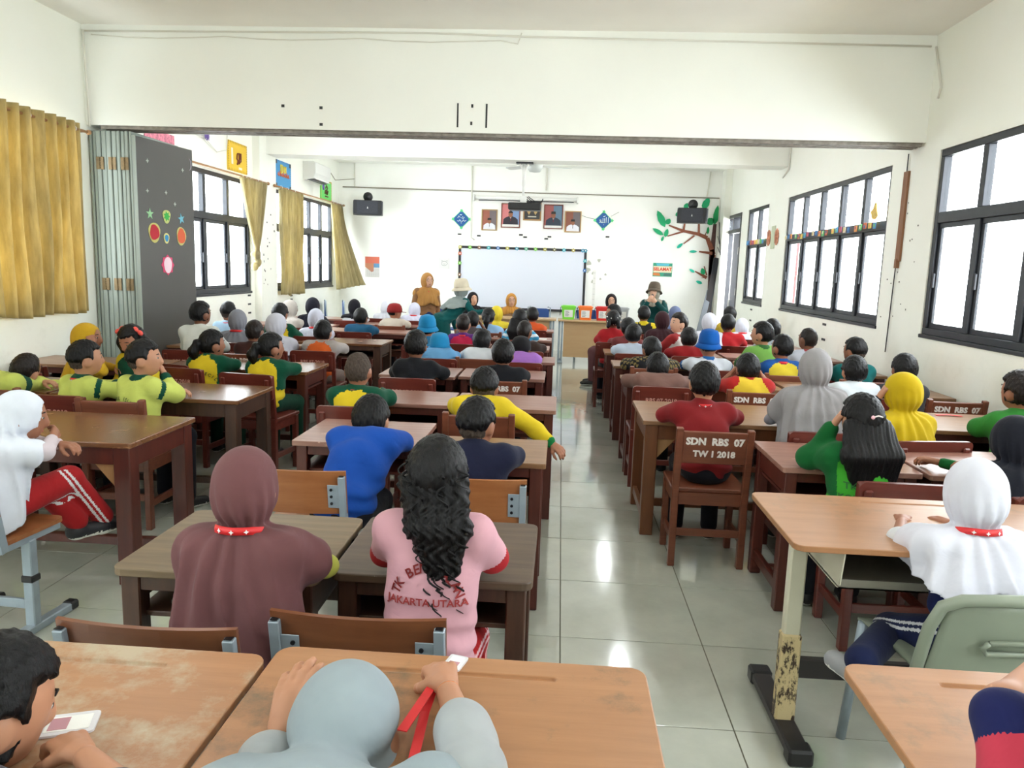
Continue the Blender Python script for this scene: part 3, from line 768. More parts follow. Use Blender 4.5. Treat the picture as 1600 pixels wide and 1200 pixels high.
pw = poster(1.89, 1.60, .36, .25, (60, 160, 130), 'colourful lettered poster on the white front wall beside the tree', 'poster', [('band', (236, 224, 190), [(-.95, -.4), (.95, -.4), (.95, .55), (-.95, .55)]), ('band', (90, 190, 210), [(-.6, .6), (.6, .6), (.7, .95), (-.7, .95)]), ('band', (220, 130, 70), [(-.95, -.85), (-.2, -.9), (-.3, -.5), (-.95, -.45)]), ('band', (70, 120, 110), [(.1, -.9), (.9, -.9), (.9, -.5), (.2, -.5)])])
o = link('lettering', xform(text_mesh('SELAMAT', .082, plain('poster_red', (224, 70, 40), .6), .001, .003), Matrix.Translation((0, -.008, .01)) @ FACE_CAM), pw)
# pale stickers beside the board
for (px_, py_, r) in ((920, 411, .045), (918, 422, .05), (936, 407, .03), (927, 427, .03), (926, 440, .03), (938, 436, .02), (946, 429, .02)):
    p = at(px_, py_, YB); tag(MB().prism([(p.x + a, p.z + b) for a, b in blob(12, r, .2, 1, px_)], -YB + .001, -YB + .003, 0, XZ).obj('faded_sticker', plain('faded_grey', (192, 192, 178), .7)), 'faded grey sticker on the wall between the whiteboard and the glasses woman', 'sticker', 'faded stickers by the whiteboard')
# height chart
hc = poster(.62, 1.1, .05, .9, (236, 234, 228), 'narrow upright height chart beside the whiteboard frame', 'height_chart', cat='chart')
g = MB()
for i in range(9): g.box(-.02, .02, -.0062, -.005, -.4 + i * .1, -.396 + i * .1)
part('scale_marks', g, plain('pencil', (150, 150, 150), .7), hc)

# posters high on the left wall
def side_poster(y, z, w_, h_, base, label, border, strokes, scol, extra=()):
    t = thing('poster', label, 'poster', (XL, y, z))
    part('board', MB().box(.001, .02, -w_ / 2, w_ / 2, -h_ / 2, h_ / 2, .003), plain('sheet_%d_%d_%d' % base, base, .6), t)
    b = MB(); n = 12
    for i in range(n):
        u = -w_ / 2 + w_ * (i + .5) / n
        for s in (-1, 1): b.prism([(u - .018, s * h_ / 2), (u + .018, s * h_ / 2), (u, s * (h_ / 2 - .035))][::s], .0205, .022, 0, YZ)
        u = -h_ / 2 + h_ * (i + .5) / n
        for s in (-1, 1): b.prism([(s * w_ / 2, u - .014), (s * w_ / 2, u + .014), (s * (w_ / 2 - .025), u)][::s], .0205, .022, 0, YZ)
    part('border', b, plain('sheet_%d_%d_%d' % border, border, .6), t)
    c = MB()
    for s in strokes: c.tube([(.023, p * .01, q * .01) for p, q in s], .013, 6)
    part('calligraphy', c, plain('sheet_%d_%d_%d' % scol, scol, .6), t, True)
    for (nm, col, y0, y1, z0, z1) in extra: part(nm, MB().box(.0205, .023, y0, y1, z0, z1), plain('sheet_%d_%d_%d' % col, col, .6), t)
    return t
# mirrored in y so that it reads from inside the room (viewer looks towards -x: +y is to the right)
side_poster(9.98, 2.86, .58, .37, (236, 196, 50), 'yellow bordered poster with brown calligraphy above the knotted curtain', (190, 150, 40), [[(-4, -8), (-2, -9), (-1, -4), (-4, -2), (-3, 3), (-1, 5)], [(3, -8), (3, 6)], [(8, 6), (8, -4), (4, -6)], [(0, -4), (8, -3)]], (120, 60, 30), [('label_strip', (240, 234, 210), -.2, -.15, -.1, .1), ('label_strip', (240, 234, 210), .02, .12, -.15, -.12)])
pb = side_poster(11.62, 2.83, .65, .40, (70, 150, 205), 'blue poster with yellow and white calligraphy above the straight tan curtain', (60, 130, 190), [[(-12, 2), (-12, 14), (-6, 14), (-6, 3), (-12, 2)], [(0, 2), (0, 13)], [(4, 13), (4, 4), (9, 4), (9, 13), (6, 10)]], (236, 214, 90), [('corner', (50, 60, 70), -.32, -.26, .14, .2), ('corner', (50, 60, 70), .26, .32, .14, .2), ('corner', (50, 60, 70), -.32, -.26, -.2, -.14), ('corner', (50, 60, 70), .26, .32, -.2, -.14)])
g = MB()
for i in range(7): g.tube([(.023, -.24 + i * .07, -.02), (.023, -.22 + i * .07, .02 * (i % 2) + .02), (.023, -.19 + i * .07, -.03)], .01, 5)
part('lettering', g, plain('sheet_214_120_90', (224, 120, 90), .6), pb, True)
pg = side_poster(13.75, 2.81, .62, .36, (110, 214, 110), 'green poster with an orange edge under the air conditioner', (226, 150, 50), [[(-10, -6), (-8, 0), (-3, -6), (0, 2), (4, -6), (8, 0)], [(-8, -10), (8, -10)], [(-6, 4), (0, 9), (6, 4)], [(-3, 0), (3, 2)]], (90, 60, 30))
# rose-coloured paper high at the partition and two purple butterflies on the wires
tag(MB().box(XL + .001, XL + .012, 7.75, 8.35, 2.66, 2.86, .003).obj('poster', plain('pink_sheet', (222, 130, 150), .6, vary=.4, scale=30)), 'pink printed sheet just above the grey partition leaf', 'poster')
def butterfly(x, y, z, label):
    t = thing('paper_butterfly', label, 'paper decoration', (x, y, z))
    m_ = plain('purple_foil', (92, 60, 150), .35)
    for s in (-1, 1): part('wing', MB().prism([(0, 0), (s * .05, .05), (s * .06, 0), (s * .045, -.05)][::s], 0, .003, 0, YZ), m_, t)
    part('body', MB().tube([(.002, 0, .04), (.002, 0, -.05)], .008, 6), m_, t)
p = at(323, 223, 9.3); butterfly(XL + .05, 9.05, 2.98, 'purple foil decoration on a wire left of the yellow poster')
butterfly(XL + .22, 12.95, 2.80, 'purple foil decoration hanging by the air conditioner')
conduit([(XL + .02, 7.6, 3.1), (XL + .03, 8.7, 2.96), (XL + .03, 9.05, 2.95), (XL + .03, 9.35, 2.84), (XL + .03, 9.62, 2.9), (XL + .02, 9.68, 3.1)], .006, M_conduit, 'loose white cable looping past the yellow poster', 'cable')
conduit([(XL + .02, 13.0, 3.22), (XL + .06, 13.7, 3.2), (XL + .02, 14.3, 3.06), (-3.99, F, 3.12)], .007, plain('cable_grey', (150, 142, 130), .6), 'drooping grey cable from the air conditioner to the front wall', 'cable')

ac = thing('air_conditioner', 'white wall air conditioner above the farthest left window', 'air conditioner', (XL, 12.98, 3.02))
prof = [(0, -.15), (.17, -.12), (.21, -.03), (.21, .13), (.18, .15), (0, .15)]
YX = Matrix(((1, 0, 0, 0), (0, 0, 1, 0), (0, 1, 0, 0), (0, 0, 0, 1)))
part('casing', MB().prism(prof, -.42, .42, 0, YX), plain('ac_white', (226, 226, 222), .4), ac)
part('air_flap', MB().bar((.185, -.38, -.115), (.185, .38, -.115), .06, .008, .002, up=(.6, 0, 1)), M_white, ac)
part('vent_slot', MB().box(.06, .16, -.38, .38, -.142, -.137), M_black, ac)

def speaker(loc, rz, label):
    t = thing('speaker', label, 'speaker', loc, rz)
    tr = [(-.19, 0), (.19, 0), (.27, -.10), (.24, -.30), (-.24, -.30), (-.27, -.10)]
    mg = plain('speaker_black', (34, 35, 40), .5, vary=.1, scale=20)
    part('cabinet', MB().prism([(a, b) for a, b in tr], -.13, .13), mg, t)
    part('front_grille', MB().box(-.19, .19, -.312, -.30, -.115, .115, .006), plain('grille', (44, 46, 54), .6, vary=.3, scale=120), t)
    for s in (-1, 1): part('side_grille', MB().bar((s * .266, -.13, 0), (s * .252, -.27, 0), .008, .2), plain('grille2', (60, 64, 74), .5), t)
    part('badge', MB().prism([(-.012, -.02), (.012, -.02), (0, .02)], .313, .316, 0, XZ), M_white, t)
    cl = MB(); R1 = .085
    for a in range(0, 360, 45): cl.ell((R1 * .62 * cos(R_(a)), -.13, .2 + R1 * .62 * sin(R_(a))), (.014, .02, .014), 8, 1)
    cl.tube([(0, -.10, .2), (0, -.16, .2)], R1, 20)
    part('wall_clamp', cl, [M_black, M_tube], t, True)
    part('arm', MB().bar((0, -.12, .13), (0, -.12, .2), .04, .05).bar((0, -.12, .2), (0, .40, .2), .03, .03), M_black, t)
speaker((-3.63, 14.2, 2.55), R_(12), 'black loudspeaker on the front wall by the air conditioner corner')
speaker((2.32, 14.2, 2.57), R_(-12), 'black loudspeaker mounted over the paper tree')

pj = thing('projector', 'black projector hanging on a white pole from the second beam', 'projector', (-.56, 11.0, 0))
part('body', MB().box(-.23, .23, -.14, .14, 2.36, 2.46, .012), M_black, pj)
part('lens', MB().tube([(.1, .14, 2.41), (.1, .17, 2.41)], .03, 12), M_lens, pj, True)
part('pole', MB().tube([(-.03, 0, 2.55), (-.03, 0, 3.0)], .018, 10).tube([(-.03, 0, 2.7), (-.03, 0, 3.02)], .024, 10), M_white, pj, True)
part('ceiling_plate', MB().box(-.14, .1, -.06, .06, 3.0, 3.02), M_alu, pj)
part('bracket', MB().bar((-.09, 0, 3.0), (-.04, 0, 2.9), .03, .02).bar((.03, 0, 3.0), (-.02, 0, 2.9), .03, .02).box(-.07, .02, -.04, .04, 2.46, 2.56, .004), M_white, pj)
cbl = MB()
for k in range(3): cbl.tube([(-.02 + .03 * k, .05, 2.56), (.05 + .04 * k, .08, 2.50), (.14 + .04 * k, .1, 2.45 + .01 * k), (.25, .12, 2.5 + .02 * k)], .006, 6)
part('cable', cbl, M_black, pj, True)

def ceiling_fan(x, y, z, label, R=.62):
    t = thing('ceiling_fan', label, 'fan', (x, y, z))
    mw_ = plain('fan_white', (206, 210, 208), .4)
    part('motor', MB().lathe([(.02, -.1), (.09, -.09), (.12, -.04), (.12, .03), (.06, .06)], 20), mw_, t, True)
    part('rod', MB().tube([(0, 0, .05), (0, 0, ZC - z)], .014, 8), mw_, t, True)
    for k in range(3):
        M = Matrix.Rotation(R_(20 + 120 * k), 4, 'Z') @ Matrix.Rotation(R_(10), 4, 'X')
        part('blade', MB().prism(rrect(.12, R, -.07, .07, .05), -.004, .004, 0, M), mw_, t)
ceiling_fan(-.5, 4.55, 3.20, 'white ceiling fan just reaching into the top of the picture')
ceiling_fan(-.50, 12.6, 3.18, 'grey-white ceiling fan behind the projector pole')

def tube_lamp(x, y, label, z=ZC):
    t = thing('ceiling_lamp', label, 'lamp', (x, y, z))
    m_, nt, bs = nodes('lamp_glow') if 'lamp_glow' not in MATS else (MATS['lamp_glow'], None, None)
    if nt:
        bs.inputs['Emission Color'].default_value = (.92, .97, 1, 1); bs.inputs['Emission Strength'].default_value = 20
        MATS['lamp_glow'] = m_
    part('housing', MB().box(-.08, .08, -.62, .62, -.05, 0, .006), M_white, t)
    part('light_tube', MB().box(-.035, .035, -.58, .58, -.075, -.05, .01), MATS['lamp_glow'], t)
for x_ in (-2.2, .95):
    for y_, s_ in ((0.2, 'behind the viewer'), (3.9, 'over the near desks'), (8.9, 'just past the deep beam'), (12.7, 'over the teachers')):
        tube_lamp(x_, y_, 'white tube lamp on the ceiling %s, on the %s side' % (s_, 'curtain' if x_ < 0 else 'door'))

# paper tree on the front wall near the corner
tree = thing('paper_tree', 'brown paper tree with green leaves in the front corner', 'wall decoration', (0, YB, 0))
M_bark = plain('paper_bark', (142, 84, 62), .8, vary=.12, scale=14); M_bark2 = plain('bark_dark', (84, 58, 56), .8, vary=.2, scale=12)
def P2(px_, py_): p = at(px_, py_, YB); return (p.x, p.z)
def strip(pts, ws):
    l, r = [], []
    for i, p in enumerate(pts):
        a = Vector(pts[max(i - 1, 0)]); b = Vector(pts[min(i + 1, len(pts) - 1)]); d_ = (b - a).normalized(); n = Vector((-d_.y, d_.x))
        l.append(tuple(Vector(p) + n * ws[i])); r.append(tuple(Vector(p) - n * ws[i]))
    return l + r[::-1]
def branch(pts, ws, nm='branch', mat=None, t0=.002, t1=.012):
    ps = [P2(*p) for p in pts]
    mb = MB()
    for i in range(len(ps) - 1):
        q = strip(ps[i:i + 2], ws[i:i + 2]); mb.prism(q, t0, t1, 0, XZ)
    part(nm, mb, mat or M_bark, tree)
branch([(1108, 590), (1109, 480), (1112, 400), (1117, 350)], [.06, .055, .05, .03], 'trunk', M_bark2)
branch([(1111, 430), (1114, 398), (1110, 385)], [.05, .05, .04], 'trunk')
branch([(1112, 390), (1105, 372), (1092, 366), (1068, 361), (1045, 352)], [.045, .035, .03, .025, .012], t0=.004, t1=.014)
for pts, ws in ((((1070, 361), (1043, 369)), (.02, .01)), (((1068, 360), (1070, 348)), (.02, .014)), (((1092, 368), (1092, 350)), (.022, .016)), (((1085, 368), (1068, 381)), (.016, .01)), (((1100, 371), (1105, 360)), (.01, .006)), (((1113, 396), (1092, 393)), (.028, .014)), (((1104, 434), (1086, 424)), (.03, .01)), (((1104, 430), (1100, 416)), (.012, .008)), (((1103, 434), (1096, 434)), (.006, .005))):
    branch(pts, ws, t0=.004, t1=.013)
M_leafg = [plain('paper_leaf_%d' % i, c, .7) for i, c in enumerate([(28, 168, 110), (16, 150, 84), (36, 190, 160)])]
def leafp(px_, py_, L, W, ang, ci):
    c = Vector(P2(px_, py_)); a = R_(ang)
    pts = [(-.5, 0), (-.3, .4), (0, .5), (.3, .32), (.5, 0), (.3, -.32), (0, -.5), (-.3, -.4)]
    poly = [(c.x + (p * L) * cos(a) - (q * W) * sin(a), c.y + (p * L) * sin(a) + (q * W) * cos(a)) for p, q in pts]
    part('leaf', MB().prism(poly, .012, .018, 0, XZ), M_leafg[ci], tree)
for a in ((1033, 342, .34, .13, 118, 0), (1044, 346, .12, .1, 60, 0), (1028, 362, .24, .08, 150, 0), (1041, 364, .16, .08, 75, 0), (1035, 373, .1, .05, 70, 0), (1072, 322, .12, .09, 70, 0), (1103, 318, .24, .13, 65, 0), (1119, 336, .36, .11, 84, 1), (1110, 346, .16, .14, 30, 1), (1106, 360, .14, .05, 90, 1), (1062, 384, .14, .06, 42, 2), (1083, 393, .15, .05, 2, 2), (1081, 423, .12, .05, 150, 2), (1098, 424, .13, .09, 110, 0), (1092, 441, .13, .06, 160, 2), (1060, 335, .12, .1, 20, 0)):
    leafp(*a)
# white loops under the two biggest leaves
# bundle of dark boards leaning in the corner behind the trunk
lb = thing('rolled_banner', 'dark grey boards and a roll leaning in the corner below the paper tree', 'boards', (0, 0, 0))
for i, (xa, xb, m_) in enumerate(((2.62, 2.84, M_alu), (2.54, 2.80, M_tubed), (2.45, 2.74, plain('grey_board', (120, 126, 134), .5)))):
    part('board', MB().bar((xa, 14.12 - .04 * i, .0 + .005), (xb, 14.42 - .05 * i, 1.85 - .3 * i), .10, .02, .003, up=(0, 1, 0)), m_, lb)

# garland of letters, flowers and a bell along the right windows
gl = thing('letter_garland', 'row of small coloured letter cards taped along the window transom', 'garland', (XR, 0, ZT))
gc = [(90, 150, 200), (220, 200, 110), (200, 110, 80), (110, 190, 120), (230, 160, 90), (70, 110, 160), (226, 214, 190), (180, 90, 120)]
k = 0
y = 7.6
while y < 10.6:
    part('letter_card', MB().box(-.030, -.022, y, y + .06, -.025 + .01 * sin(k), .035 + .01 * sin(k)).box(-.032, -.030, y + .015, y + .045, -.008, .02, 0, 1), [plain('gc%d' % (k % 8), gc[k % 8], .7), plain('gc%d' % ((k + 3) % 8), gc[(k + 3) % 8], .7)], gl); y += .118 if k % 5 != 4 else .2; k += 1
gl2 = thing('letter_garland', 'short row of small pale letter cards across the narrow far window', 'garland', (XR, 0, ZT))
for k in range(9): part('letter_card', MB().box(-.03, -.022, 11.7 + k * .12, 11.78 + k * .12, -.03, .04), plain('gc%d' % ((k * 3) % 8), gc[(k * 3) % 8], .7), gl2)
bell = thing('paper_bell', 'yellow paper bell taped at the near end of the letter row', 'paper decoration', (XR - .04, 7.66, ZT + .12))
part('bell', MB().prism([(-.1, -.03), (-.05, -.06), (.02, -.05), (.07, .02), (.02, .04), (-.02, .1), (-.05, .09), (-.07, .03)], 0, .01, 0, YZ), plain('bell_yellow', (222, 186, 96), .6, vary=.15, scale=30), bell)
part('string', MB().tube([(.005, -.03, .09), (.005, -.03, .19)], .004, 6), M_alu, bell)
fl = thing('flower_decoration', 'mint paper panel flanked by two pink paper flowers between the windows', 'paper decoration', (XR, 11.26, 2.09))
part('panel', MB().box(-.012, -.002, -.09, .09, -.15, .17, .002), plain('mint_card', (196, 204, 176), .7), fl)
for y0 in (-.2, .22):
    for q in range(8):
        a = R_(q * 45); part('petal', MB().prism([(y0 + .055 * cos(a) + .035 * cos(b * pi / 3), .01 + .075 * sin(a) + .045 * sin(b * pi / 3)) for b in range(6)][::-1], -.018, -.008 + .002 * (q % 2), 0, YZ), plain('salmon_petal', (222, 150, 120), .7), fl)
tw = thing('paper_twigs', 'thin black paper twigs on the right wall beside the door', 'wall decoration', (XR, 14.54, 0))
part('twig', MB().tube([(-.13, -.3, 1.9), (-.135, -.1, 2.3), (-.13, .0, 2.5)], .008, 5).tube([(-.13, -.15, 2.1), (-.13, .05, 2.25)], .006, 5).tube([(-.13, -.2, 1.95), (-.13, -.0, 2.05)], .006, 5), M_alu, tw)

# ------------------------------------------------------------------ desks
def desk_wood(w_, d_, h, top_m, leg_m, lt=.055, label='', loc=(0, 0), rz=0.0, group=None, shelf=True, brace=False, rail_m=None, rr=.012, tt=.025):
    """school desk, origin at the floor centre, child side is -Y"""
    t = thing('school_desk', label, 'desk', (loc[0], loc[1], 0), rz, group)
    o = .018
    top = part('desk_top', MB().prism(rrect(-w_ / 2, w_ / 2, -d_ / 2, d_ / 2, rr, 3), h - tt, h), top_m, t)
    bv = top.modifiers.new('edge', 'BEVEL'); bv.width = .004; bv.segments = 2; bv.limit_method = 'ANGLE'
    x, y = w_ / 2 - o, d_ / 2 - o
    for sx in (-1, 1):
        for sy in (-1, 1):
            part('leg', MB().box(sx * x, sx * (x - lt), sy * y, sy * (y - lt), 0, h - tt, .004), leg_m, t)
    rm = rail_m or leg_m
    ah = .085
    part('front_apron', MB().box(-x + lt, x - lt, -y + .006, -y + .026, h - tt - ah * (.55 if shelf else 1), h - tt, .002), rm, t)
    part('back_apron', MB().box(-x + lt, x - lt, y - .026, y - .006, h - tt - (.26 if w_ < .9 else ah * 1.6), h - tt, .002), rm, t)
    for s in (-1, 1):
        part('side_apron', MB().box(s * (x - .006), s * (x - .026), -y + lt, y - lt, h - tt - ah * 1.2, h - tt, .002), rm, t)
        part('foot_rail', MB().box(s * (x - .008), s * (x - .035), -y + lt, y - lt, .08, .135, .003), rm, t)
    part('cross_rail', MB().box(-x + .035, x - .035, -.02, .02, .085, .13, .003), rm, t)
    if shelf:
        part('book_shelf', MB().box(-x + .02, x - .02, -y + .03, y - .03, h - .16, h - .145, .002), rm, t)
    if brace:
        for s in (-1, 1):
            part('corner_brace', MB().prism([(s * (x - lt), h - tt - ah), (s * (x - lt), h - tt - ah - .12), (s * (x - lt - .13), h - tt - ah + .03), (s * (x - lt - .07), h - tt - ah + .03)][::s], y - .035, y - .022, 0, XZ), M_brace, t)
    return t
def D(x0, x1, y0, y1, h, top, leg, label, **k):
    return desk_wood(x1 - x0, y1 - y0, h, top, leg, label=label, loc=((x0 + x1) / 2, (y0 + y1) / 2), **k)
P_, B_, A_ = M_top_pink, M_top_brown, M_top_amber
LR, LD, LA = M_leg_red, M_leg_dark, M_leg_amber
# block by the curtain
D(-3.14, -1.95, 3.29, 3.93, .70, B_, LR, 'wide brown desk with a pale corner brace, beside the girl in red trousers', lt=.08, shelf=False, brace=True)
D(-3.14, -1.94, 4.44, 5.03, .70, M_top_brown, LD, 'wide dark glossy desk in front of the lime-shirted boys', lt=.075, shelf=False)
D(-4.27, -3.17, 4.46, 5.03, .70, B_, LD, 'wide dark desk under the gold curtain, by the lime-shirted boy at the picture edge', lt=.07)
D(-3.14, -1.95, 5.74, 6.32, .70, B_, LR, 'wide red-brown desk in front of the girl with a ponytail and her neighbour', lt=.07)
D(-4.27, -3.17, 5.62, 6.15, .70, A_, LR, 'wide desk against the wall behind the girl in the yellow hijab', lt=.07)
D(-3.95, -2.62, 7.15, 7.7, .70, A_, LR, 'wide desk in front of the boy in the long white shirt', lt=.07)
D(-2.95, -1.86, 7.85, 8.42, .71, M_top_brown, LD, 'wide dark desk in front of the orange-shirted boy', lt=.08)
D(-3.0, -1.78, 9.35, 9.85, .70, P_, LR, 'pinkish desk in front of the boy in the petrol-blue shirt', lt=.06)
D(-4.2, -3.03, 8.4, 8.9, .70, P_, LR, 'pinkish desk in front of the girl in the grey hijab near the pilaster', lt=.06)
D(-4.2, -3.05, 9.9, 10.4, .70, P_, LR, 'pinkish desk in front of the two girls in cream and black hijabs', lt=.06)
D(-3.0, -1.8, 10.5, 11.0, .70, P_, LR, 'pinkish desk in front of the child in the dark red cap', lt=.06)
D(-4.1, -2.9, 11.3, 11.8, .70, P_, LR, 'front-row pinkish desk before the child in the black hood, near the blue chairs', lt=.06)
D(-2.75, -1.75, 11.75, 12.25, .70, P_, LR, 'front-row pinkish desk before the two small white hijabs', lt=.06)
# block left of the aisle
D(-1.22, -.635, 1.93, 2.45, .70, M_top_worn, LD, 'scratched pale-brown desk in front of the girl in the mauve hijab', rr=.03)
D(-.615, -.045, 1.98, 2.48, .70, M_top_worn2, LD, 'scratched dark desk in front of the girl in the pink shirt', rr=.03)
D(-1.27, -.65, 3.50, 4.05, .70, P_, LR, 'pinkish desk under the elbows of the boy in the royal-blue shirt')
D(-.61, -.035, 3.28, 3.76, .70, A_, LR, 'amber desk in front of the boy in the navy shirt')
D(-1.25, -.665, 4.59, 5.10, .70, P_, LR, 'pinkish desk in front of the boy with the buzz cut and green sleeves')
D(-.65, .0, 4.57, 5.10, .70, P_, LR, 'pinkish desk at the aisle in front of the boy with the dangling arm')
D(-1.40, -.80, 5.80, 6.34, .70, P_, LR, 'pinkish desk in front of the black-shirted boy beside the bucket hats')
D(-.78, -.10, 5.86, 6.36, .70, P_, LR, 'pinkish desk in front of the black-shirted boy nearer the aisle')
D(-1.32, -.70, 6.98, 7.42, .70, P_, LR, 'pinkish desk in front of the light-blue bucket hat boy')
D(-.68, -.03, 6.95, 7.42, .70, P_, LR, 'pinkish aisle desk in front of the white and lilac shirts')
D(-1.36, -.75, 8.05, 8.48, .70, P_, LR, 'pinkish desk in front of the child in the turquoise bucket hat')
D(-.73, -.10, 8.03, 8.48, .70, P_, LR, 'pinkish aisle desk in front of the close-cropped boy with the brown arm')
D(-1.34, -.73, 9.10, 9.52, .70, P_, LR, 'pinkish desk in front of the boy in crimson and purple')
D(-.71, -.09, 9.07, 9.52, .70, P_, LR, 'pinkish aisle desk in front of the long-haired girl in blue stripes')
D(-1.34, -.73, 10.45, 10.85, .70, P_, LR, 'pinkish desk in front of the girl with hair clips in light blue')
D(-.71, -.08, 10.45, 10.85, .70, P_, LR, 'pinkish aisle desk in front of the small boy in orange')
# block right of the aisle
D(.51, 1.73, 4.38, 5.08, .70, A_, LA, 'wide amber desk shared by the red-shirted boy and the tall grey hijab', lt=.075, brace=True, shelf=False)
D(1.77, 2.95, 4.48, 5.08, .70, A_, LR, 'wide desk in front of the girl in the long yellow hijab', lt=.07)
D(.52, 1.73, 5.80, 6.34, .70, A_, LR, 'wide desk shared by the brown-shirted boy and the yellow-red jersey', lt=.07, shelf=False)
D(1.77, 2.96, 5.74, 6.32, .70, A_, LR, 'wide desk by the right wall beyond the yellow hijab', lt=.07)
D(.51, 1.73, 6.92, 7.38, .70, A_, LR, 'wide desk shared by the batik sleeves and the royal-blue bucket hat', lt=.07)
D(1.77, 2.95, 6.92, 7.42, .70, A_, LR, 'wide desk by the right wall before the blue-yellow raglan shirt', lt=.07)
D(.49, 1.71, 7.98, 8.44, .70, A_, LR, 'wide desk before the pale-blue shirt and the small red shirt', lt=.06)
D(1.75, 2.95, 8.0, 8.46, .70, P_, LR, 'wide desk by the right wall before the boy in the lime-green shirt', lt=.06)
D(.47, 1.69, 9.15, 9.6, .70, A_, LR, 'wide desk before the girl with white hair beads', lt=.06)
D(1.73, 2.93, 9.15, 9.6, .70, P_, LR, 'wide desk by the right wall before the far red shirt', lt=.06)
D(.6, 1.75, 10.5, 10.95, .70, P_, LR, 'far wide desk before the yellow-collared boy', lt=.06)
D(1.8, 2.9, 10.5, 10.95, .70, P_, LR, 'far wide desk by the right wall, near the door', lt=.06)
D(1.04, 1.66, 3.42, 3.97, .70, P_, LR, 'pinkish desk at the elbow of the girl in green with long hair')
D(1.68, 2.32, 3.40, 3.95, .70, P_, LR, 'pinkish desk between the girl in green and the black hijab')

def groove_top(w_, d_, tt=.02):
    mb = MB().prism(rrect(-w_ / 2, w_ / 2, -d_ / 2, d_ / 2, .035, 6), -tt, 0)
    a = mb.obj('tmp', M_lam)
    b = MB().prism(rrect(-.20, .20, d_ / 2 - .075, d_ / 2 - .06, .007, 4), -.006, .01).obj('tmp2', M_lam)
    md = a.modifiers.new('b', 'BOOLEAN'); md.operation = 'DIFFERENCE'; md.object = b; md.solver = 'EXACT'
    bv = a.modifiers.new('e', 'BEVEL'); bv.width = .003; bv.segments = 2; bv.limit_method = 'ANGLE'
    dg = bpy.context.evaluated_depsgraph_get()
    me = bpy.data.meshes.new_from_object(a.evaluated_get(dg)); me.name = 'desk_top'
    bpy.data.objects.remove(a); bpy.data.objects.remove(b)
    return me
def desk_lam(x0, x1, y0, y1, label, h=.75, rz=0.0, legm=None, me=None):
    w_, d_ = x1 - x0, y1 - y0
    t = thing('metal_desk', label, 'desk', ((x0 + x1) / 2, (y0 + y1) / 2, 0), rz)
    tp = link('desk_top', groove_top(w_, d_), t, (0, 0, h))
    if me: tp.data.materials[0] = me
    legm = legm or M_rust
    for s in (-1, 1):
        x = s * (w_ / 2 - .085)
        part('leg_post', MB().box(x - .028, x + .028, -.075, -.035, .33, h - .02, .006), M_cream, t)
        part('leg_sleeve', MB().box(x - .033, x + .033, -.081, -.029, .04, .36, .006), legm, t)
        part('foot_bar', MB().box(x - .035, x + .035, -d_ / 2 + .04, d_ / 2 - .02, .012, .05, .006), M_tubed, t)
        for sy, y in ((-1, -d_ / 2 + .05), (1, d_ / 2 - .03)):
            part('foot_cap', MB().box(x - .04, x + .04, y - .035, y + .03, 0, .058, .008), M_black, t)
    part('cross_bar', MB().box(-w_ / 2 + .11, w_ / 2 - .11, -.07, -.04, .2, .27, .004), M_tubed, t)
    a = w_ / 2 - .16
    tr = MB().prism([(-d_ / 2 + .05, -.02), (-d_ / 2 + .055, -.13), (-d_ / 2 + .075, -.15), (d_ / 2 - .1, -.15), (d_ / 2 - .1, -.02), (d_ / 2 - .104, -.02), (d_ / 2 - .104, -.145), (-d_ / 2 + .08, -.145)], -a, a, 0, Matrix.Translation((0, 0, h)) @ Matrix(((0, 0, 1, 0), (1, 0, 0, 0), (0, 1, 0, 0), (0, 0, 0, 1))))
    part('book_tray', MB().box(-a, a, -d_ / 2 + .05, d_ / 2 - .1, h - .15, h - .145).box(-a, a, d_ / 2 - .104, d_ / 2 - .1, h - .145, h - .02).box(-a, a, -d_ / 2 + .05, -d_ / 2 + .055, h - .15, h - .12), M_tray, t)
    for s in (-1, 1):
        part('tray_side', MB().prism([(-d_ / 2 + .03, h - .02), (-d_ / 2 + .05, h - .14), (-d_ / 2 + .07, h - .155), (d_ / 2 - .1, h - .155), (d_ / 2 - .1, h - .02)][::s], s * a, s * a + .004, 0, YZ), M_cream, t)
    return t
def azp(x, y, z):
    o = Vector((0, 0, CAMZ)); d_ = at(x, y, 1) - o
    return o + d_ * ((z - CAMZ) / d_.z)
desk_lam(.745, 1.90, 2.26, 2.83, 'beige laminate desk with rusty T-legs in front of the girl in the white hijab')
desk_lam(1.93, 2.75, 2.22, 2.80, 'beige laminate desk beyond the white hijab, mostly outside the picture')
p = azp(440, 1008, .75); q = azp(1008, 1045, .75)
desk_lam(p.x, q.x, p.y - .60, p.y, 'beige laminate desk with worn corner, under the grey-blue hijab girl at the bottom', me=M_lam3)
desk_lam(p.x - .78, p.x - .012, p.y - .58, p.y - .04, 'beige laminate desk with white scuffs, beside the black-haired child at the bottom', me=M_lam2)
q = azp(1312, 1035, .75)
desk_lam(q.x, q.x + .75, q.y - .6, q.y, 'clean beige laminate desk at the bottom near the grey plastic chair')

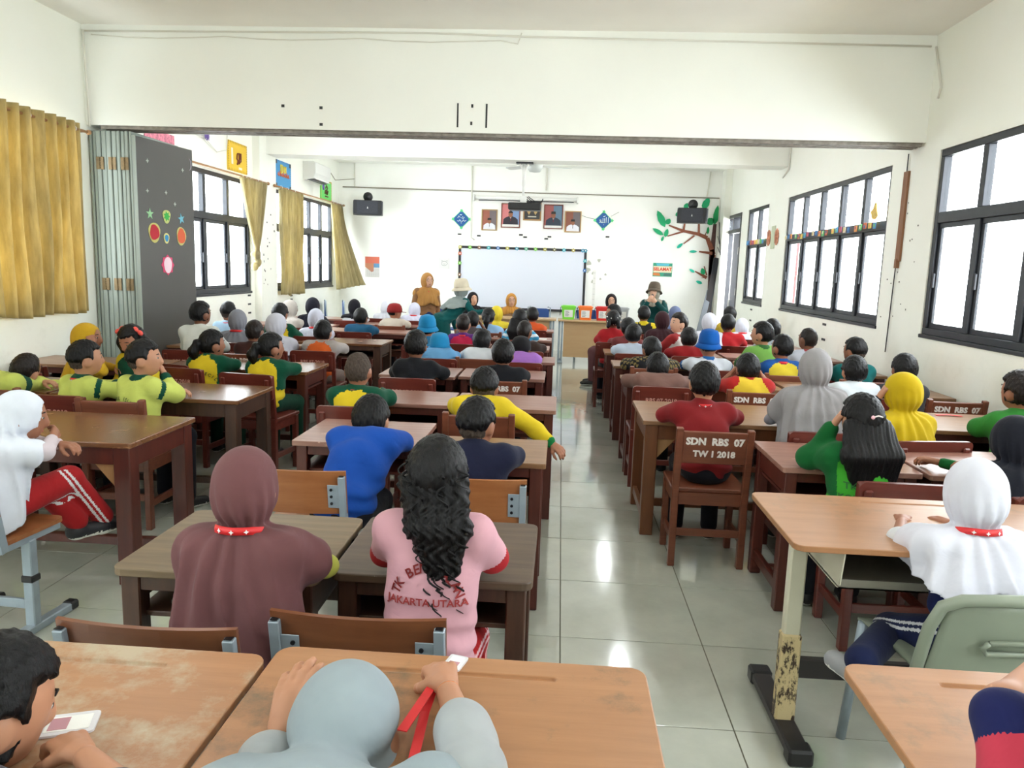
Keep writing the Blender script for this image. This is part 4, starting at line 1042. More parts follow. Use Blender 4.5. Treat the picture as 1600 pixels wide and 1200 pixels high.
# ------------------------------------------------------------------ chairs (front faces +Y, origin on the floor under the seat centre)
def chair_wood(style, lett):
    """style 'post': posts outside the backrest; 'board': board runs over the posts"""
    cm = {'post': M_chair_brown, 'board': M_chair_red}[style]
    t = link('school_chair', None)
    W_, Dp = .40, .36
    part('seat', MB().box(-W_ / 2, W_ / 2, -Dp / 2 + .02, Dp / 2, .405, .43, .005), cm, t)
    part('seat_frame', MB().box(-W_ / 2 + .03, W_ / 2 - .03, -Dp / 2 + .01, -Dp / 2 + .03, .34, .405).box(-W_ / 2 + .03, W_ / 2 - .03, Dp / 2 - .05, Dp / 2 - .03, .34, .405).box(-W_ / 2 + .012, -W_ / 2 + .03, -Dp / 2 + .03, Dp / 2 - .04, .34, .405).box(W_ / 2 - .03, W_ / 2 - .012, -Dp / 2 + .03, Dp / 2 - .04, .34, .405), cm, t)
    for s in (-1, 1):
        x = s * (W_ / 2 - .018)
        part('back_post', MB().box(x - .018, x + .018, -Dp / 2 - .012, -Dp / 2 + .03, 0, .43, .004).bar((x, -Dp / 2 + .009, .41), (x, -Dp / 2 - .03, .765 if style == 'post' else .745), .036, .036 if style == 'post' else .03, .004, up=(0, 1, 0)), cm, t)
        part('front_leg', MB().box(x - .018, x + .018, Dp / 2 - .058, Dp / 2 - .018, 0, .405, .004), cm, t)
        part('side_stretcher', MB().box(x - .009, x + .009, -Dp / 2 + .03, Dp / 2 - .058, .13, .17, .002), cm, t)
    part('back_stretcher', MB().box(-W_ / 2 + .036, W_ / 2 - .036, -Dp / 2, -Dp / 2 + .018, .17, .21, .002), cm, t)
    tilt = Matrix.Translation((0, -Dp / 2 - .012, .575)) @ Matrix.Rotation(R_(6.5), 4, 'X')
    if style == 'post':
        br = part('backrest', MB().box(-W_ / 2 + .034, W_ / 2 - .034, -.01, .01, 0, .175, .004, 0, tilt), cm, t)
        yf = -.0105
    else:
        br = part('backrest', MB().prism(rrect(-W_ / 2 - .005, W_ / 2 + .005, 0, .185, .025, 4), -.036, -.018, 0, tilt @ Matrix(((1, 0, 0, 0), (0, 0, 1, 0), (0, 1, 0, 0), (0, 0, 0, 1)))), cm, t)
        for s in (-1, 1): part('post_cap', MB().box(s * (W_ / 2 - .03) - .018, s * (W_ / 2 - .03) + .018, -.05, -.036, .02, .155, .012, 0, tilt), cm, t)
        yf = -.0365
    for (txt, sz, z, m_, b_) in lett:
        link('lettering', xform(text_mesh(txt, sz, m_, .0004, b_), tilt @ Matrix.Translation((0, yf, z)) @ FACE_CAM), br)
    return t
def chair_metal(ply):
    t = link('metal_chair', None)
    W_, Dp = .42, .36
    part('seat', MB().prism(rrect(-W_ / 2 + .01, W_ / 2 - .01, -Dp / 2 + .02, Dp / 2, .03, 4), .42, .438), ply, t)
    for s in (-1, 1):
        x = s * (W_ / 2 - .03)
        part('seat_rail', MB().box(x - .012, x + .012, -Dp / 2, Dp / 2 - .02, .39, .42, .003), M_tube, t)
        part('leg_post', MB().box(x - .022, x + .022, -.03, .01, .03, .40, .004), M_tube, t)
        part('clamp_collar', MB().box(x - .027, x + .027, -.036, .016, .22, .25, .005), M_black, t)
        part('foot_bar', MB().box(x - .022, x + .022, -Dp / 2 - .02, Dp / 2 + .02, .0, .035, .004), M_tube, t)
        part('foot_cap', MB().box(x - .026, x + .026, Dp / 2 + .0, Dp / 2 + .05, 0, .04, .008), M_black, t)
        xb = s * (W_ / 2 - .012)
        po = MB().bar((xb, -Dp / 2 + .02, .40), (xb, -Dp / 2 - .035, .715), .026, .036, .002, up=(0, 1, 0))
        part('back_post', po, M_tube, t)
        part('post_opening', MB().box(xb - .009, xb + .009, -Dp / 2 - .050, -Dp / 2 - .022, .7155, .7165), M_bolt, t)
        tl = Matrix.Translation((0, -Dp / 2 - .012, .55)) @ Matrix.Rotation(R_(9), 4, 'X')
        pl = part('bracket_plate', MB().box(s * (W_ / 2 - .025), s * (W_ / 2 - .07), -.009, -.006, .03, .13, .001, 0, tl), M_tube, t)
        bo = MB()
        for k in range(3): bo.tube([tl @ Vector((s * (W_ / 2 - .055), -.009, .05 + k * .03)), tl @ Vector((s * (W_ / 2 - .055), -.013, .05 + k * .03))], .006, 8)
        part('bolt', bo, M_bolt, pl)
    part('cross_bar', MB().box(-W_ / 2 + .05, W_ / 2 - .05, -.02, .0, .1, .14, .003), M_tube, t)
    tl = Matrix.Translation((0, -Dp / 2 - .012, .55)) @ Matrix.Rotation(R_(9), 4, 'X')
    # gently bowed plywood
    mb = MB(); n = 10
    for i in range(n):
        a, b = -1 + 2 * i / n, -1 + 2 * (i + 1) / n
        f = lambda u: -.006 - .018 * (1 - u * u) + .012
        xa, xb2 = a * (W_ / 2 + .002), b * (W_ / 2 + .002)
        vs = [tl @ Vector((xx, f(u) + dy, z)) for (xx, u) in ((xa, a), (xb2, b)) for dy in (0, .011) for z in (0, .185)]
        mb.add(vs, [(0, 4, 5, 1), (2, 3, 7, 6), (0, 2, 6, 4), (1, 5, 7, 3)] + ([(0, 1, 3, 2)] if i == 0 else []) + ([(4, 6, 7, 5)] if i == n - 1 else []))
    part('backrest', mb, ply, t)
    return t
CH = {
    'eng': chair_wood('board', [('RBS.07-2018', .043, .085, M_engrave, .0009)]),
    'sten': chair_wood('post', [('SDN  RBS  07', .052, .122, M_stencil, .0026), ('TW 1 2018', .046, .055, M_stencil, .0022)]),
    'plain': chair_wood('board', []),
    'brown': chair_wood('post', []),
    'met': chair_metal(M_ply), 'metd': chair_metal(M_plyd)}
used = set()
def place_chair(kind, x, y, rz, label, group=None):
    o = CH[kind]
    if kind in used: o = copy_tree(o)
    used.add(kind)
    o.location = (x, y, 0); o.rotation_euler = (0, 0, rz)
    tag(o, label, 'chair', group)
    return o

# ------------------------------------------------------------------ people: smooth implicit bodies turned into one mesh each
A3 = lambda *v: np.array(v, dtype=float)
def cap(a, b, ra, rb=None, m=0, inf=0.0): return ('c', A3(*a), A3(*b), ra + inf, (ra if rb is None else rb) + inf, m)
def ell(c, r, m=0, inf=0.0, rot=None): return ('e', A3(*c), A3(*r) + inf, rot, m)
def pdist(pr, P):
    if pr[0] == 'c':
        a, b, ra, rb = pr[1:5]; ab = b - a; L2 = max(ab @ ab, 1e-9)
        t = np.clip(((P - a) @ ab) / L2, 0, 1)
        q = P - a - t[..., None] * ab
        return np.sqrt((q * q).sum(-1)) - (ra + t * (rb - ra))
    c, r, rot = pr[1:4]; q = P - c
    if rot is not None: q = q @ rot
    k0 = np.sqrt(((q / r) ** 2).sum(-1)); k1 = np.sqrt(((q / r ** 2) ** 2).sum(-1)) + 1e-9
    return k0 * (k0 - 1) / k1
def pbox(pr):
    if pr[0] == 'c':
        r = max(pr[3], pr[4]); return np.minimum(pr[1], pr[2]) - r, np.maximum(pr[1], pr[2]) + r
    r = pr[2] if pr[3] is None else A3(1, 1, 1) * pr[2].max()
    return pr[1] - r, pr[1] + r
def smin(a, b, k):
    h = np.maximum(k - np.abs(a - b), 0) / k
    return np.minimum(a, b) - h * h * k * .25
def surface(prims, vs, k=.02, post=None, matfn=None):
    """surface nets of the smooth union; post(P, f) edits the field; returns verts, quads, mats"""
    lo = np.min([pbox(p)[0] for p in prims], 0) - vs * 3 - k * .3
    hi = np.max([pbox(p)[1] for p in prims], 0) + vs * 3 + k * .3
    n = np.ceil((hi - lo) / vs).astype(int) + 1
    f = np.full(n, 1.0)
    ax = [lo[i] + np.arange(n[i]) * vs for i in range(3)]
    for p in prims:
        a, b = pbox(p)
        i0 = np.maximum(((a - k - 2 * vs - lo) / vs).astype(int), 0); i1 = np.minimum(((b + k + 2 * vs - lo) / vs).astype(int) + 2, n)
        G = np.stack(np.meshgrid(*[ax[i][i0[i]:i1[i]] for i in range(3)], indexing='ij'), -1)
        sl = tuple(slice(i0[i], i1[i]) for i in range(3))
        f[sl] = smin(f[sl], pdist(p, G), k)
    if post is not None:
        G = np.stack(np.meshgrid(*ax, indexing='ij'), -1)
        f = post(G, f)
        f[0] = f[-1] = 1; f[:, 0] = f[:, -1] = 1; f[:, :, 0] = f[:, :, -1] = 1
    s = f < 0
    c8 = [s[i:n[0] - 1 + i, j:n[1] - 1 + j, l:n[2] - 1 + l] for i in (0, 1) for j in (0, 1) for l in (0, 1)]
    su = sum(x.astype(np.int8) for x in c8)
    act = (su > 0) & (su < 8)
    I = np.argwhere(act)
    idx = np.full(act.shape, -1, np.int64); idx[act] = np.arange(len(I))
    acc = np.zeros((len(I), 3)); cnt = np.zeros(len(I))
    co = [(i, j, l) for i in (0, 1) for j in (0, 1) for l in (0, 1)]
    for a in range(8):
        for b in range(a + 1, 8):
            d_ = np.array(co[b]) - np.array(co[a])
            if np.abs(d_).sum() != 1 or d_.min() < 0: continue
            fa = f[tuple((I + co[a]).T)]; fb = f[tuple((I + co[b]).T)]
            m_ = (fa < 0) != (fb < 0)
            t = np.where(m_, fa / np.where(m_, fa - fb, 1), 0)
            acc += np.where(m_[:, None], np.array(co[a]) + t[:, None] * d_, 0); cnt += m_
    V = lo + (I + acc / cnt[:, None]) * vs
    Q = []
    for d_ in range(3):
        e = np.zeros(3, int); e[d_] = 1
        u, v = [(1, 2), (2, 0), (0, 1)][d_]
        sa = s[:n[0] - e[0], :n[1] - e[1], :n[2] - e[2]]; sb = s[e[0]:, e[1]:, e[2]:]
        for flip, m_ in ((0, sa & ~sb), (1, ~sa & sb)):
            E_ = np.argwhere(m_)
            E_ = E_[(E_[:, u] > 0) & (E_[:, v] > 0)]
            if not len(E_): continue
            du = np.zeros(3, int); du[u] = 1; dv = np.zeros(3, int); dv[v] = 1
            q = np.stack([idx[tuple((E_ - du - dv).T)], idx[tuple((E_ - dv).T)], idx[tuple(E_.T)], idx[tuple((E_ - du).T)]], 1)
            Q.append(q[:, ::-1] if flip else q)
    Q = np.concatenate(Q)
    mats = None
    fc = V[Q].mean(1)
    if matfn is not None: mats = matfn(fc)
    elif any(p[-1] for p in prims):
        dd = np.stack([pdist(p, fc) for p in prims]); mats = np.array([p[-1] for p in prims])[dd.argmin(0)]
    return V, Q, mats
def np_mesh(name, parts, mats):
    """parts: list of (V, Q, mat or None)"""
    V = np.concatenate([p[0] for p in parts]); off = 0; Qs = []; Ms = []
    for p in parts:
        Qs.append(p[1] + off); off += len(p[0]); Ms.append(p[2] if p[2] is not None else np.zeros(len(p[1]), int))
    Q = np.concatenate(Qs); Mi = np.concatenate(Ms)
    me = bpy.data.meshes.new(name)
    me.vertices.add(len(V)); me.vertices.foreach_set('co', V.ravel())
    me.loops.add(Q.size); me.loops.foreach_set('vertex_index', Q.ravel())
    me.polygons.add(len(Q)); me.polygons.foreach_set('loop_start', np.arange(0, Q.size, 4)); me.polygons.foreach_set('loop_total', np.full(len(Q), 4))
    for m in mats: me.materials.append(m)
    me.polygons.foreach_set('material_index', Mi.astype(np.int32)); me.polygons.foreach_set('use_smooth', np.ones(len(Q), bool))
    me.update(calc_edges=True); me.validate()
    return me
def wob(P, fr, ph): return np.sin(P[..., 0] * fr + ph) * np.sin(P[..., 2] * fr * .8 + ph * 1.7 + 1.5 * np.sin(P[..., 1] * fr * .7)) + .6 * np.sin(P[..., 0] * fr * 1.9 + P[..., 2] * fr * 1.1 + P[..., 1] * fr + ph)
def norm(v): v = np.array(v, float); return v / (np.linalg.norm(v) + 1e-9)
def rotz(a): c, s = cos(a), sin(a); return np.array([[c, -s, 0], [s, c, 0], [0, 0, 1.]])
def rotx(a): c, s = cos(a), sin(a); return np.array([[1, 0, 0], [0, c, -s], [0, s, c]])
def roty(a): c, s = cos(a), sin(a); return np.array([[c, 0, s], [0, 1, 0], [-s, 0, c]])

def hand_prims(W, D, back, side, s=1.0, curl=.5, spread=.12, thumb=.6):
    """W wrist, D direction, back = outward normal of the hand's back, side = +1 when the thumb lies on +cross(D, back)"""
    W = A3(*W); D = norm(D); back = norm(np.array(back) - D * np.dot(back, D)); X = norm(np.cross(D, back)) * side
    pr = []
    kn = []
    for i, (o, l) in enumerate(((.021, .0), (.007, .003), (-.007, .0), (-.020, -.007))):
        K = W + (D * (.058 + l) + X * o) * s; kn.append(K)
        pr.append(cap(W + X * o * .5 * s + D * .004 * s, K, .0115 * s, .0088 * s))
    pr.append(cap(W + D * .02 * s, W + D * .045 * s, .016 * s, .014 * s))
    for i, (L_, r) in enumerate(((.048, .0072), (.054, .0074), (.050, .0070), (.039, .0062))):
        c_ = curl[i] if isinstance(curl, (list, tuple)) else curl * (1 + .12 * i)
        d0 = norm(D + X * spread * (1.5 - i) * .8); b0 = norm(back - d0 * (back @ d0)); p = kn[i]; th = 0.
        for j, fr in enumerate((.44, .31, .25)):
            th += c_ * (.7 + .25 * j)
            q = p + (d0 * cos(th) - b0 * sin(th)) * L_ * fr * s
            pr.append(cap(p, q, r * s * (1 - .06 * j), r * s * (.94 - .08 * j))); p = q
    b = W + (D * .016 + X * .016) * s
    m1 = b + norm(X * .75 + D * .8 - back * thumb) * .028 * s
    m2 = m1 + norm(X * .25 + D * 1.0 - back * thumb) * .026 * s
    m3 = m2 + norm(D * 1.0 - back * thumb * .8) * .018 * s
    pr += [cap(b, m1, .0115 * s, .0095 * s), cap(m1, m2, .009 * s, .008 * s), cap(m2, m3, .0078 * s, .0062 * s)]
    return pr

def head_xf(P): return P['_H'], P['_hr']

def person(who, name_label, px, py, Y, yaw=0., hyaw=0., tilt=0., nod=0., sc_=1.0, seat=.43, pelvis=None, stand=False,
           hair='short', hcol=None, skin=1, top=((230, 230, 230),), sleeve='short', print_=None, scheme=None,
           bottom=(30, 30, 40), hij=None, hem=None, arms='fold', lanyard=False, chair='eng', chair_dy=0., chair_yaw=None, group=None,
           hand_curl=.5, legs=None, shoes=(30, 30, 32), cloth_k=1.0, extra=None, vox=None, chair_x=0.0, shrug=0.0, wide=1.0, shawl=True):
    H3 = at(px, py, Y)
    s = sc_
    ya = R_(yaw)
    fwd = Vector((-sin(ya), cos(ya), 0))
    if pelvis is None:
        base = Vector((H3.x, H3.y, 0)) - fwd * (.10 * s if not stand else 0.02)
    else: base = Vector((pelvis[0], pelvis[1], 0))
    T = thing('person', name_label, 'person', base, ya, group)
    Mi = (Matrix.Translation(base) @ Matrix.Rotation(ya, 4, 'Z')).inverted()
    H = A3(*(Mi @ H3))
    vs = vox or min(.019, max(.0085, Y / 1185 * 2.4))
    hr = rotz(R_(hyaw)) @ rotx(R_(-nod)) @ roty(R_(tilt))
    hl = lambda x, y, z: H + hr @ (A3(x, y, z) * s)
    hip = A3(0, 0, (seat + .085 * s) if not stand else stand)
    Nk = H + (hr @ A3(0, -.022, -.10)) * s * .5 + A3(0, -.014, -.072) * s
    shc = Nk + A3(0, -.006, -.042 + shrug) * s
    if not stand and shc[2] < .768 and Y > 1.0:
        dc = .768 - shc[2]; shc = shc + A3(0, -.9 * dc, dc); Nk = Nk + A3(0, -.5 * dc, .6 * dc)
    up = norm(shc - hip)
    W_ = .112 * s * wide
    SH = [shc + A3(-W_, 0, 0), shc + A3(W_, 0, 0)]
    # arms -> elbows, hands
    dz = .735
    def pose(nm, sd):
        S = SH[0] if sd < 0 else SH[1]
        if nm == 'fold': return (S + A3(sd * .052, .10, 0) * s) * A3(1, 1, 0) + A3(0, 0, dz + .01), A3(-sd * .03, S[1] + .21 * s, dz + .012 + (.012 if sd > 0 else 0))
        if nm == 'wide': return (S + A3(sd * .088, .10, 0) * s) * A3(1, 1, 0) + A3(0, 0, dz + .01), A3(sd * .02, S[1] + .24 * s, dz + .012)
        if nm == 'rest': return (S + A3(sd * .05, .13, 0) * s) * A3(1, 1, 0) + A3(0, 0, dz + .008), A3(sd * .08, S[1] + .30 * s, dz + .012)
        if nm == 'chin': return (S + A3(sd * .04, .12, 0) * s) * A3(1, 1, 0) + A3(0, 0, dz + .01), H + A3(sd * .04, .10, -.10) * s
        if nm == 'cheek': return (S + A3(sd * .07, .12, 0) * s) * A3(1, 1, 0) + A3(0, 0, dz + .01), H + A3(sd * .10, .035, -.035) * s
        if nm == 'lap': return S + A3(sd * .04, .03, -.17) * s, A3(sd * .07, .16 * s, seat + .16 * s)
        if nm == 'down': return S + A3(sd * .045, -.01, -.2) * s, S + A3(sd * .03, .04, -.39) * s
        return A3(*(Mi @ Vector(nm[0]))), A3(*(Mi @ Vector(nm[1])))
    arms2 = arms if isinstance(arms, (list, tuple)) and len(arms) == 2 and not isinstance(arms, str) else (arms, arms)
    EL, HA = [], []
    for i, sd in enumerate((-1, 1)):
        e, h_ = pose(arms2[i], sd); EL.append(e); HA.append(h_)
    # legs
    if not stand:
        kn = [A3(sd * .095, .30, 0) * s + A3(0, 0, seat + .035 * s) for sd in (-1, 1)]
        an = [A3(sd * .10, .29, 0) * s + A3(0, 0, .07 * s) for sd in (-1, 1)]
        if seat / s < .36: kn = [k_ + A3(0, .02, .02) for k_ in kn]
    else:
        kn = [A3(sd * .07 * s, .03 * s, stand * .52) for sd in (-1, 1)]; an = [A3(sd * .08 * s, -.01, .075 * s) for sd in (-1, 1)]
    if legs: L4 = [A3(*(Mi @ Vector(v))) for v in legs]; kn = [L4[0], L4[2]]; an = [L4[1], L4[3]]
    hp = [hip + A3(sd * .062 * s, 0, -.01 * s) for sd in (-1, 1)]
    ch_ = hip + (shc - hip) * .62
    # ---- one continuous body
    B = [ell(hip, (.108 * s, .085 * s, .09 * s))]
    for i, sd in enumerate((-1, 1)):
        B.append(cap(hip + A3(sd * .045, 0, 0) * s, shc + A3(sd * .055, 0, -.05) * s, .066 * s, .072 * s))
        B.append(cap(shc + A3(sd * .02, 0, .008) * s, SH[i] + A3(-sd * .008, 0, -.012) * s, .046 * s, .043 * s))
        B.append(cap(SH[i], EL[i], .036 * s, .028 * s))
        wr = HA[i] - norm(HA[i] - EL[i]) * .018 * s
        B.append(cap(EL[i], wr, .0275 * s, .019 * s))
        B.append(cap(hp[i], kn[i], .066 * s, .046 * s)); B.append(cap(kn[i], an[i], .043 * s, .028 * s))
        ft = norm((kn[i] - hp[i]) * A3(1, 1, 0) + A3(0, .05, 0))
        B.append(cap(an[i] + A3(0, 0, -.03 * s), an[i] + ft * .11 * s + A3(0, 0, -.045 * s), .030 * s, .022 * s))
    B.append(ell(ch_, (.105 * s, .078 * s, .11 * s)))
    B.append(cap(shc + A3(0, 0, .0), hl(0, -.012, -.055), .043 * s, .041 * s))
    B.append(ell(H, (.073 * s, .088 * s, .100 * s), rot=hr))
    B.append(ell(hl(0, .030, -.052), (.047 * s, .050 * s, .048 * s), rot=hr))
    fine = []
    for sd in (-1, 1):
        B.append(ell(hl(sd * .074, -.008, -.018), (.009 * s, .017 * s, .027 * s), rot=hr))
    B.append(ell(hl(0, .088, -.022), (.010 * s, .013 * s, .016 * s), rot=hr))
    B.append(cap(hl(0, .082, .008), hl(0, .091, -.018), .006 * s, .009 * s))
    V = [surface(B, vs, .018 * s)]
    hv = max(.0042, min(.0075, Y / 1185 * 1.6))
    for i, sd in enumerate((-1, 1)):
        d_ = norm(HA[i] - EL[i]); wr = HA[i] - d_ * .018 * s
        nm = arms2[i]
        back = A3(0, 0, 1)
        if nm in ('chin', 'cheek'): back = A3(sd, .3, 0)
        if nm in ('down', 'lap'): back = A3(sd, 0, .2)
        if not isinstance(nm, str) and len(nm) > 2: back = A3(*(Mi.to_3x3() @ Vector(nm[2])))
        cu = hand_curl[i] if isinstance(hand_curl, (list, tuple)) and len(hand_curl) == 2 else hand_curl
        sidev = -sd if np.cross(d_, norm(back - d_ * (back @ d_)))[0] * 1 >= 0 else sd
        if not isinstance(nm, str) and len(nm) > 3: sidev = nm[3]
        HP = hand_prims(HA[i], d_, back, sidev, s * 1.02, cu)
        HP.append(cap(wr - d_ * .02 * s, HA[i], .0195 * s, .0155 * s))
        V.append(surface(HP, hv, .006 * s))
    link('body', np_mesh('body', V, [SKINS[skin]]), T)
    # ---- face
    if hyaw or abs(yaw) > 30 or extra == 'face' or sc_ > 1.1 or Y < 9:
        for sd in (-1, 1):
            e = MB().ell((0, 0, 0), (.0120, .0055, .0062), 10).ell((0, .0035, 0), (.0062, .0034, .0058), 8, 1)
            o = e.obj('eye', [M_eyew, M_black], T, True); c = hl(sd * .029, .0752, .006)
            o.matrix_local = Matrix.Translation(c) @ Matrix(hr.tolist()).to_4x4() @ Matrix.Scale(s, 4) @ Matrix.Rotation(R_(-sd * 16), 4, 'Z')
            o = MB().tube([(-.018, 0, 0), (-.004, .004, .004), (.016, 0, .001)], [.0015, .003, .0012], 6).obj('eyebrow', M_hair, T, True)
            o.matrix_local = Matrix.Translation(hl(sd * .030, .0765, .026)) @ Matrix(hr.tolist()).to_4x4() @ Matrix.Scale(s, 4) @ Matrix.Rotation(R_(-sd * 18), 4, 'Z')
        o = MB().tube([(-.019, -.004, .002), (-.008, .003, 0), (0, .004, .001), (.008, .003, 0), (.019, -.004, .002)], [.001, .0045, .005, .0045, .001], 8).obj('mouth', plain('lips', (166, 84, 78), .5), T, True)
        o.matrix_local = Matrix.Translation(hl(0, .0765, -.056)) @ Matrix(hr.tolist()).to_4x4() @ Matrix.Scale(s, 4)
    # ---- clothes
    cs = [cloth('cloth_%d_%d_%d' % c, c) for c in top]
    inf = (.013 if hij is None or not shawl else .003) * s
    C = [ell(hip + A3(0, 0, .03) * s, (.112 * s, .09 * s, .08 * s), 0, inf), ell(ch_, (.105 * s, .080 * s, .11 * s), 0, inf)]
    if hij is None: C.append(cap(shc + A3(0, .004, -.01) * s, Nk + A3(0, .002, -.004) * s, .056 * s, .045 * s, 0, inf * .6))
    lo_t = ell(hip, (.112 * s, .088 * s, .07 * s), 0, inf)
    for i, sd in enumerate((-1, 1)):
        C.append(cap(hip + A3(sd * .048, 0, 0) * s, shc + A3(sd * .055, 0, -.05) * s, .070 * s, .073 * s, 0, inf))
        C.append(cap(shc + A3(sd * .035, 0, .0) * s, SH[i] + A3(-sd * .008, 0, -.012) * s, .040 * s, .043 * s, 1, inf * .9))
        if sleeve in ('short', 'half'):
            e_ = SH[i] + (EL[i] - SH[i]) * (.86 if sleeve == 'short' else 1.0)
            C.append(cap(SH[i], e_, .042 * s, .037 * s, 1, inf * .9))
        elif sleeve == 'rolled':
            q_ = EL[i] + (HA[i] - EL[i]) * .42
            C.append(cap(SH[i], EL[i], .041 * s, .036 * s, 1, inf)); C.append(cap(EL[i], q_, .036 * s, .034 * s, 1, inf * .8)); C.append(cap(q_ - (HA[i] - EL[i]) * .14, q_, .041 * s, .042 * s, 1, inf * .8))
        elif sleeve == 'long':
            C.append(cap(SH[i], EL[i], .041 * s, .032 * s, 1, inf)); C.append(cap(EL[i], HA[i] - norm(HA[i] - EL[i]) * .022 * s, .030 * s, .022 * s, 1, inf * .8))
    ph = (px * .13 + py * .07) % 6.28
    amp = .0062 * cloth_k * s
    fr = 26 / s
    S0, S1, E0, E1, Hn = SH[0], SH[1], EL[0], EL[1], HA
    def matf(P_):
        dd = np.stack([pdist(p, P_) for p in C]); am = dd.argmin(0); base_ = np.array([p[-1] for p in C])[am]
        out = np.zeros(len(P_), int)
        if scheme == 'raglan':           # body 0, sleeves 1, collar 1, cuff 2
            ax_ = np.abs(P_[:, 0] - shc[0]); h_ = (P_[:, 2] - shc[2]) / s
            out = ((ax_ > (.105 - .9 * np.clip(h_ + .02, -.02, .1)) * s) & (base_ == 1) | (ax_ > .118 * s) & (h_ > -.16)).astype(int)
            r_ = np.linalg.norm((P_ - Nk) * A3(1, 1, 1.4), axis=1); out[r_ < .070 * s] = 1
        elif scheme == 'band':           # dark band round the upper arm, cuffs and collar
            for i in (0, 1):
                ab = EL[i] - SH[i]; t = ((P_ - SH[i]) @ ab) / (ab @ ab); isl = (base_ == 1) & ((P_[:, 0] - shc[0]) * (-1, 1)[i] > .02)
                out[isl & (t > .12) & (t < .34)] = 1
                ab2 = Hn[i] - EL[i]; t2 = ((P_ - EL[i]) @ ab2) / (ab2 @ ab2); d2 = np.linalg.norm(P_ - (EL[i] + np.clip(t2, 0, 1)[:, None] * ab2), axis=1)
                out[isl & (t2 > .70) & (d2 < .06 * s)] = 1
            r_ = np.linalg.norm((P_ - Nk) * A3(1, 1, 1.4), axis=1); out[r_ < .066 * s] = 1
        elif scheme == 'cuff':           # ringer shirt: contrasting cuff and collar
            for i in (0, 1):
                e_ = (SH[i] + (EL[i] - SH[i]) * .86) if sleeve != 'long' else Hn[i]; o_ = SH[i] if sleeve != 'long' else EL[i]
                ab = e_ - o_; t = ((P_ - o_) @ ab) / (ab @ ab); d2 = np.linalg.norm(P_ - (o_ + np.clip(t, 0, 1.1)[:, None] * ab), axis=1)
                out[(t > .82) & (d2 < .075 * s) & (base_ == 1)] = 1
            r_ = np.linalg.norm((P_ - Nk) * A3(1, 1, 1.4), axis=1); out[r_ < .064 * s] = 1
        elif scheme == 'sleeves': out = base_.copy()
        elif scheme == 'stripes': out = (np.floor((P_[:, 2] / s) / .035).astype(int)) % 2
        elif scheme == 'block': out = ((P_[:, 2] - shc[2]) / s < -.12).astype(int)
        elif scheme == 'batik': out = ((np.sin(P_[:, 0] * 120) * np.sin(P_[:, 2] * 120 + P_[:, 1] * 90) > .1) & (base_ == 1)).astype(int)
        elif scheme == 'jersey':
            ax_ = np.abs(P_[:, 0] - shc[0]); out = ((base_ == 1) & (ax_ > .085 * s)).astype(int)
            r_ = np.linalg.norm((P_ - Nk) * A3(1, 1, 1.4), axis=1); out[r_ < .075 * s] = 1
        return np.minimum(out, len(cs) - 1)
    def post_c(G, f):
        near = np.abs(f) < .05
        g = f.copy(); P_ = G[near]
        fold = wob(P_, fr, ph) * amp * .5
        t_ = (P_[:, 2] - hip[2]) / max(shc[2] - hip[2], .05)
        fold += amp * .9 * np.exp(-((t_ - .15) / .3) ** 2) * np.sin(P_[:, 2] * 95 / s + 4 * np.abs(P_[:, 0]) / s * 6 + ph)
        g[near] = f[near] + fold
        return g
    sv = surface(C, vs * .9, (.042 if hij is None else .02) * s, post_c, matf if len(cs) > 1 else None)
    shirt = link('shirt' if not hij or hem is None else 'dress', np_mesh('shirt', [sv], cs), T)
    bm = [cloth('cloth_%d_%d_%d' % bottom, bottom)]
    Bt = [ell(hip + A3(0, 0, -.02) * s, (.110 * s, .09 * s, .075 * s), 0, .008 * s)]
    for i in (0, 1): Bt += [cap(hp[i], kn[i], .068 * s, .05 * s, 0, .008 * s), cap(kn[i], an[i] + A3(0, 0, .02 * s), .048 * s, .042 * s, 0, .006 * s)]
    if stand and name_label.startswith('woman'):
        Bt = [cap(hip, A3(0, 0, .12), .13 * s, .21 * s, 0)]
    stripes = None
    if isinstance(extra, tuple) and extra[0] == 'stripe':
        bm.append(cloth('cloth_%d_%d_%d' % extra[1], extra[1]))
        def stripes(P_):
            out = np.zeros(len(P_), int)
            for i, sd in enumerate((-1, 1)):
                for a_, b_ in ((hp[i], kn[i]), (kn[i], an[i])):
                    ab = b_ - a_; t = np.clip(((P_ - a_) @ ab) / (ab @ ab), 0, 1); q = P_ - a_ - t[:, None] * ab
                    out_n = norm(np.cross(ab, A3(0, 1, .3)) * (1 if sd > 0 else -1)); out_n = out_n if out_n[0] * sd > 0 else -out_n
                    bb = norm(np.cross(ab, out_n)); r_ = q @ out_n; w2 = q @ bb
                    on = (r_ > .02 * s) & ((np.abs(w2 - .013 * s) < .005 * s) | (np.abs(w2 + .008 * s) < .005 * s)) & (np.linalg.norm(q, axis=1) < .09 * s)
                    out[on] = 1
            return out
    link('trousers' if not (stand and name_label.startswith('woman')) else 'skirt', np_mesh('trousers', [surface(Bt, vs if stripes is None else .0052, .02 * s, None, stripes)], bm), T)
    sm = plain('shoe_%d_%d_%d' % shoes, shoes, .5)
    for i in (0, 1):
        ft = norm((kn[i] - hp[i]) * A3(1, 1, 0) + A3(0, .05, 0))
        a0 = an[i] + A3(0, 0, -.028 * s)
        Sp = [cap(a0 - ft * .012 * s, a0 + ft * .12 * s + A3(0, 0, -.014 * s), .038 * s, .031 * s), cap(a0 + A3(0, 0, .02 * s), a0, .034 * s, .036 * s)]
        so = link('shoe', np_mesh('shoe', [surface(Sp, max(vs * .8, .009), .02 * s, None, lambda P_, z_=a0[2]: ((P_[:, 2] < z_ - .022 * s)).astype(int))], [sm, M_white]), T)
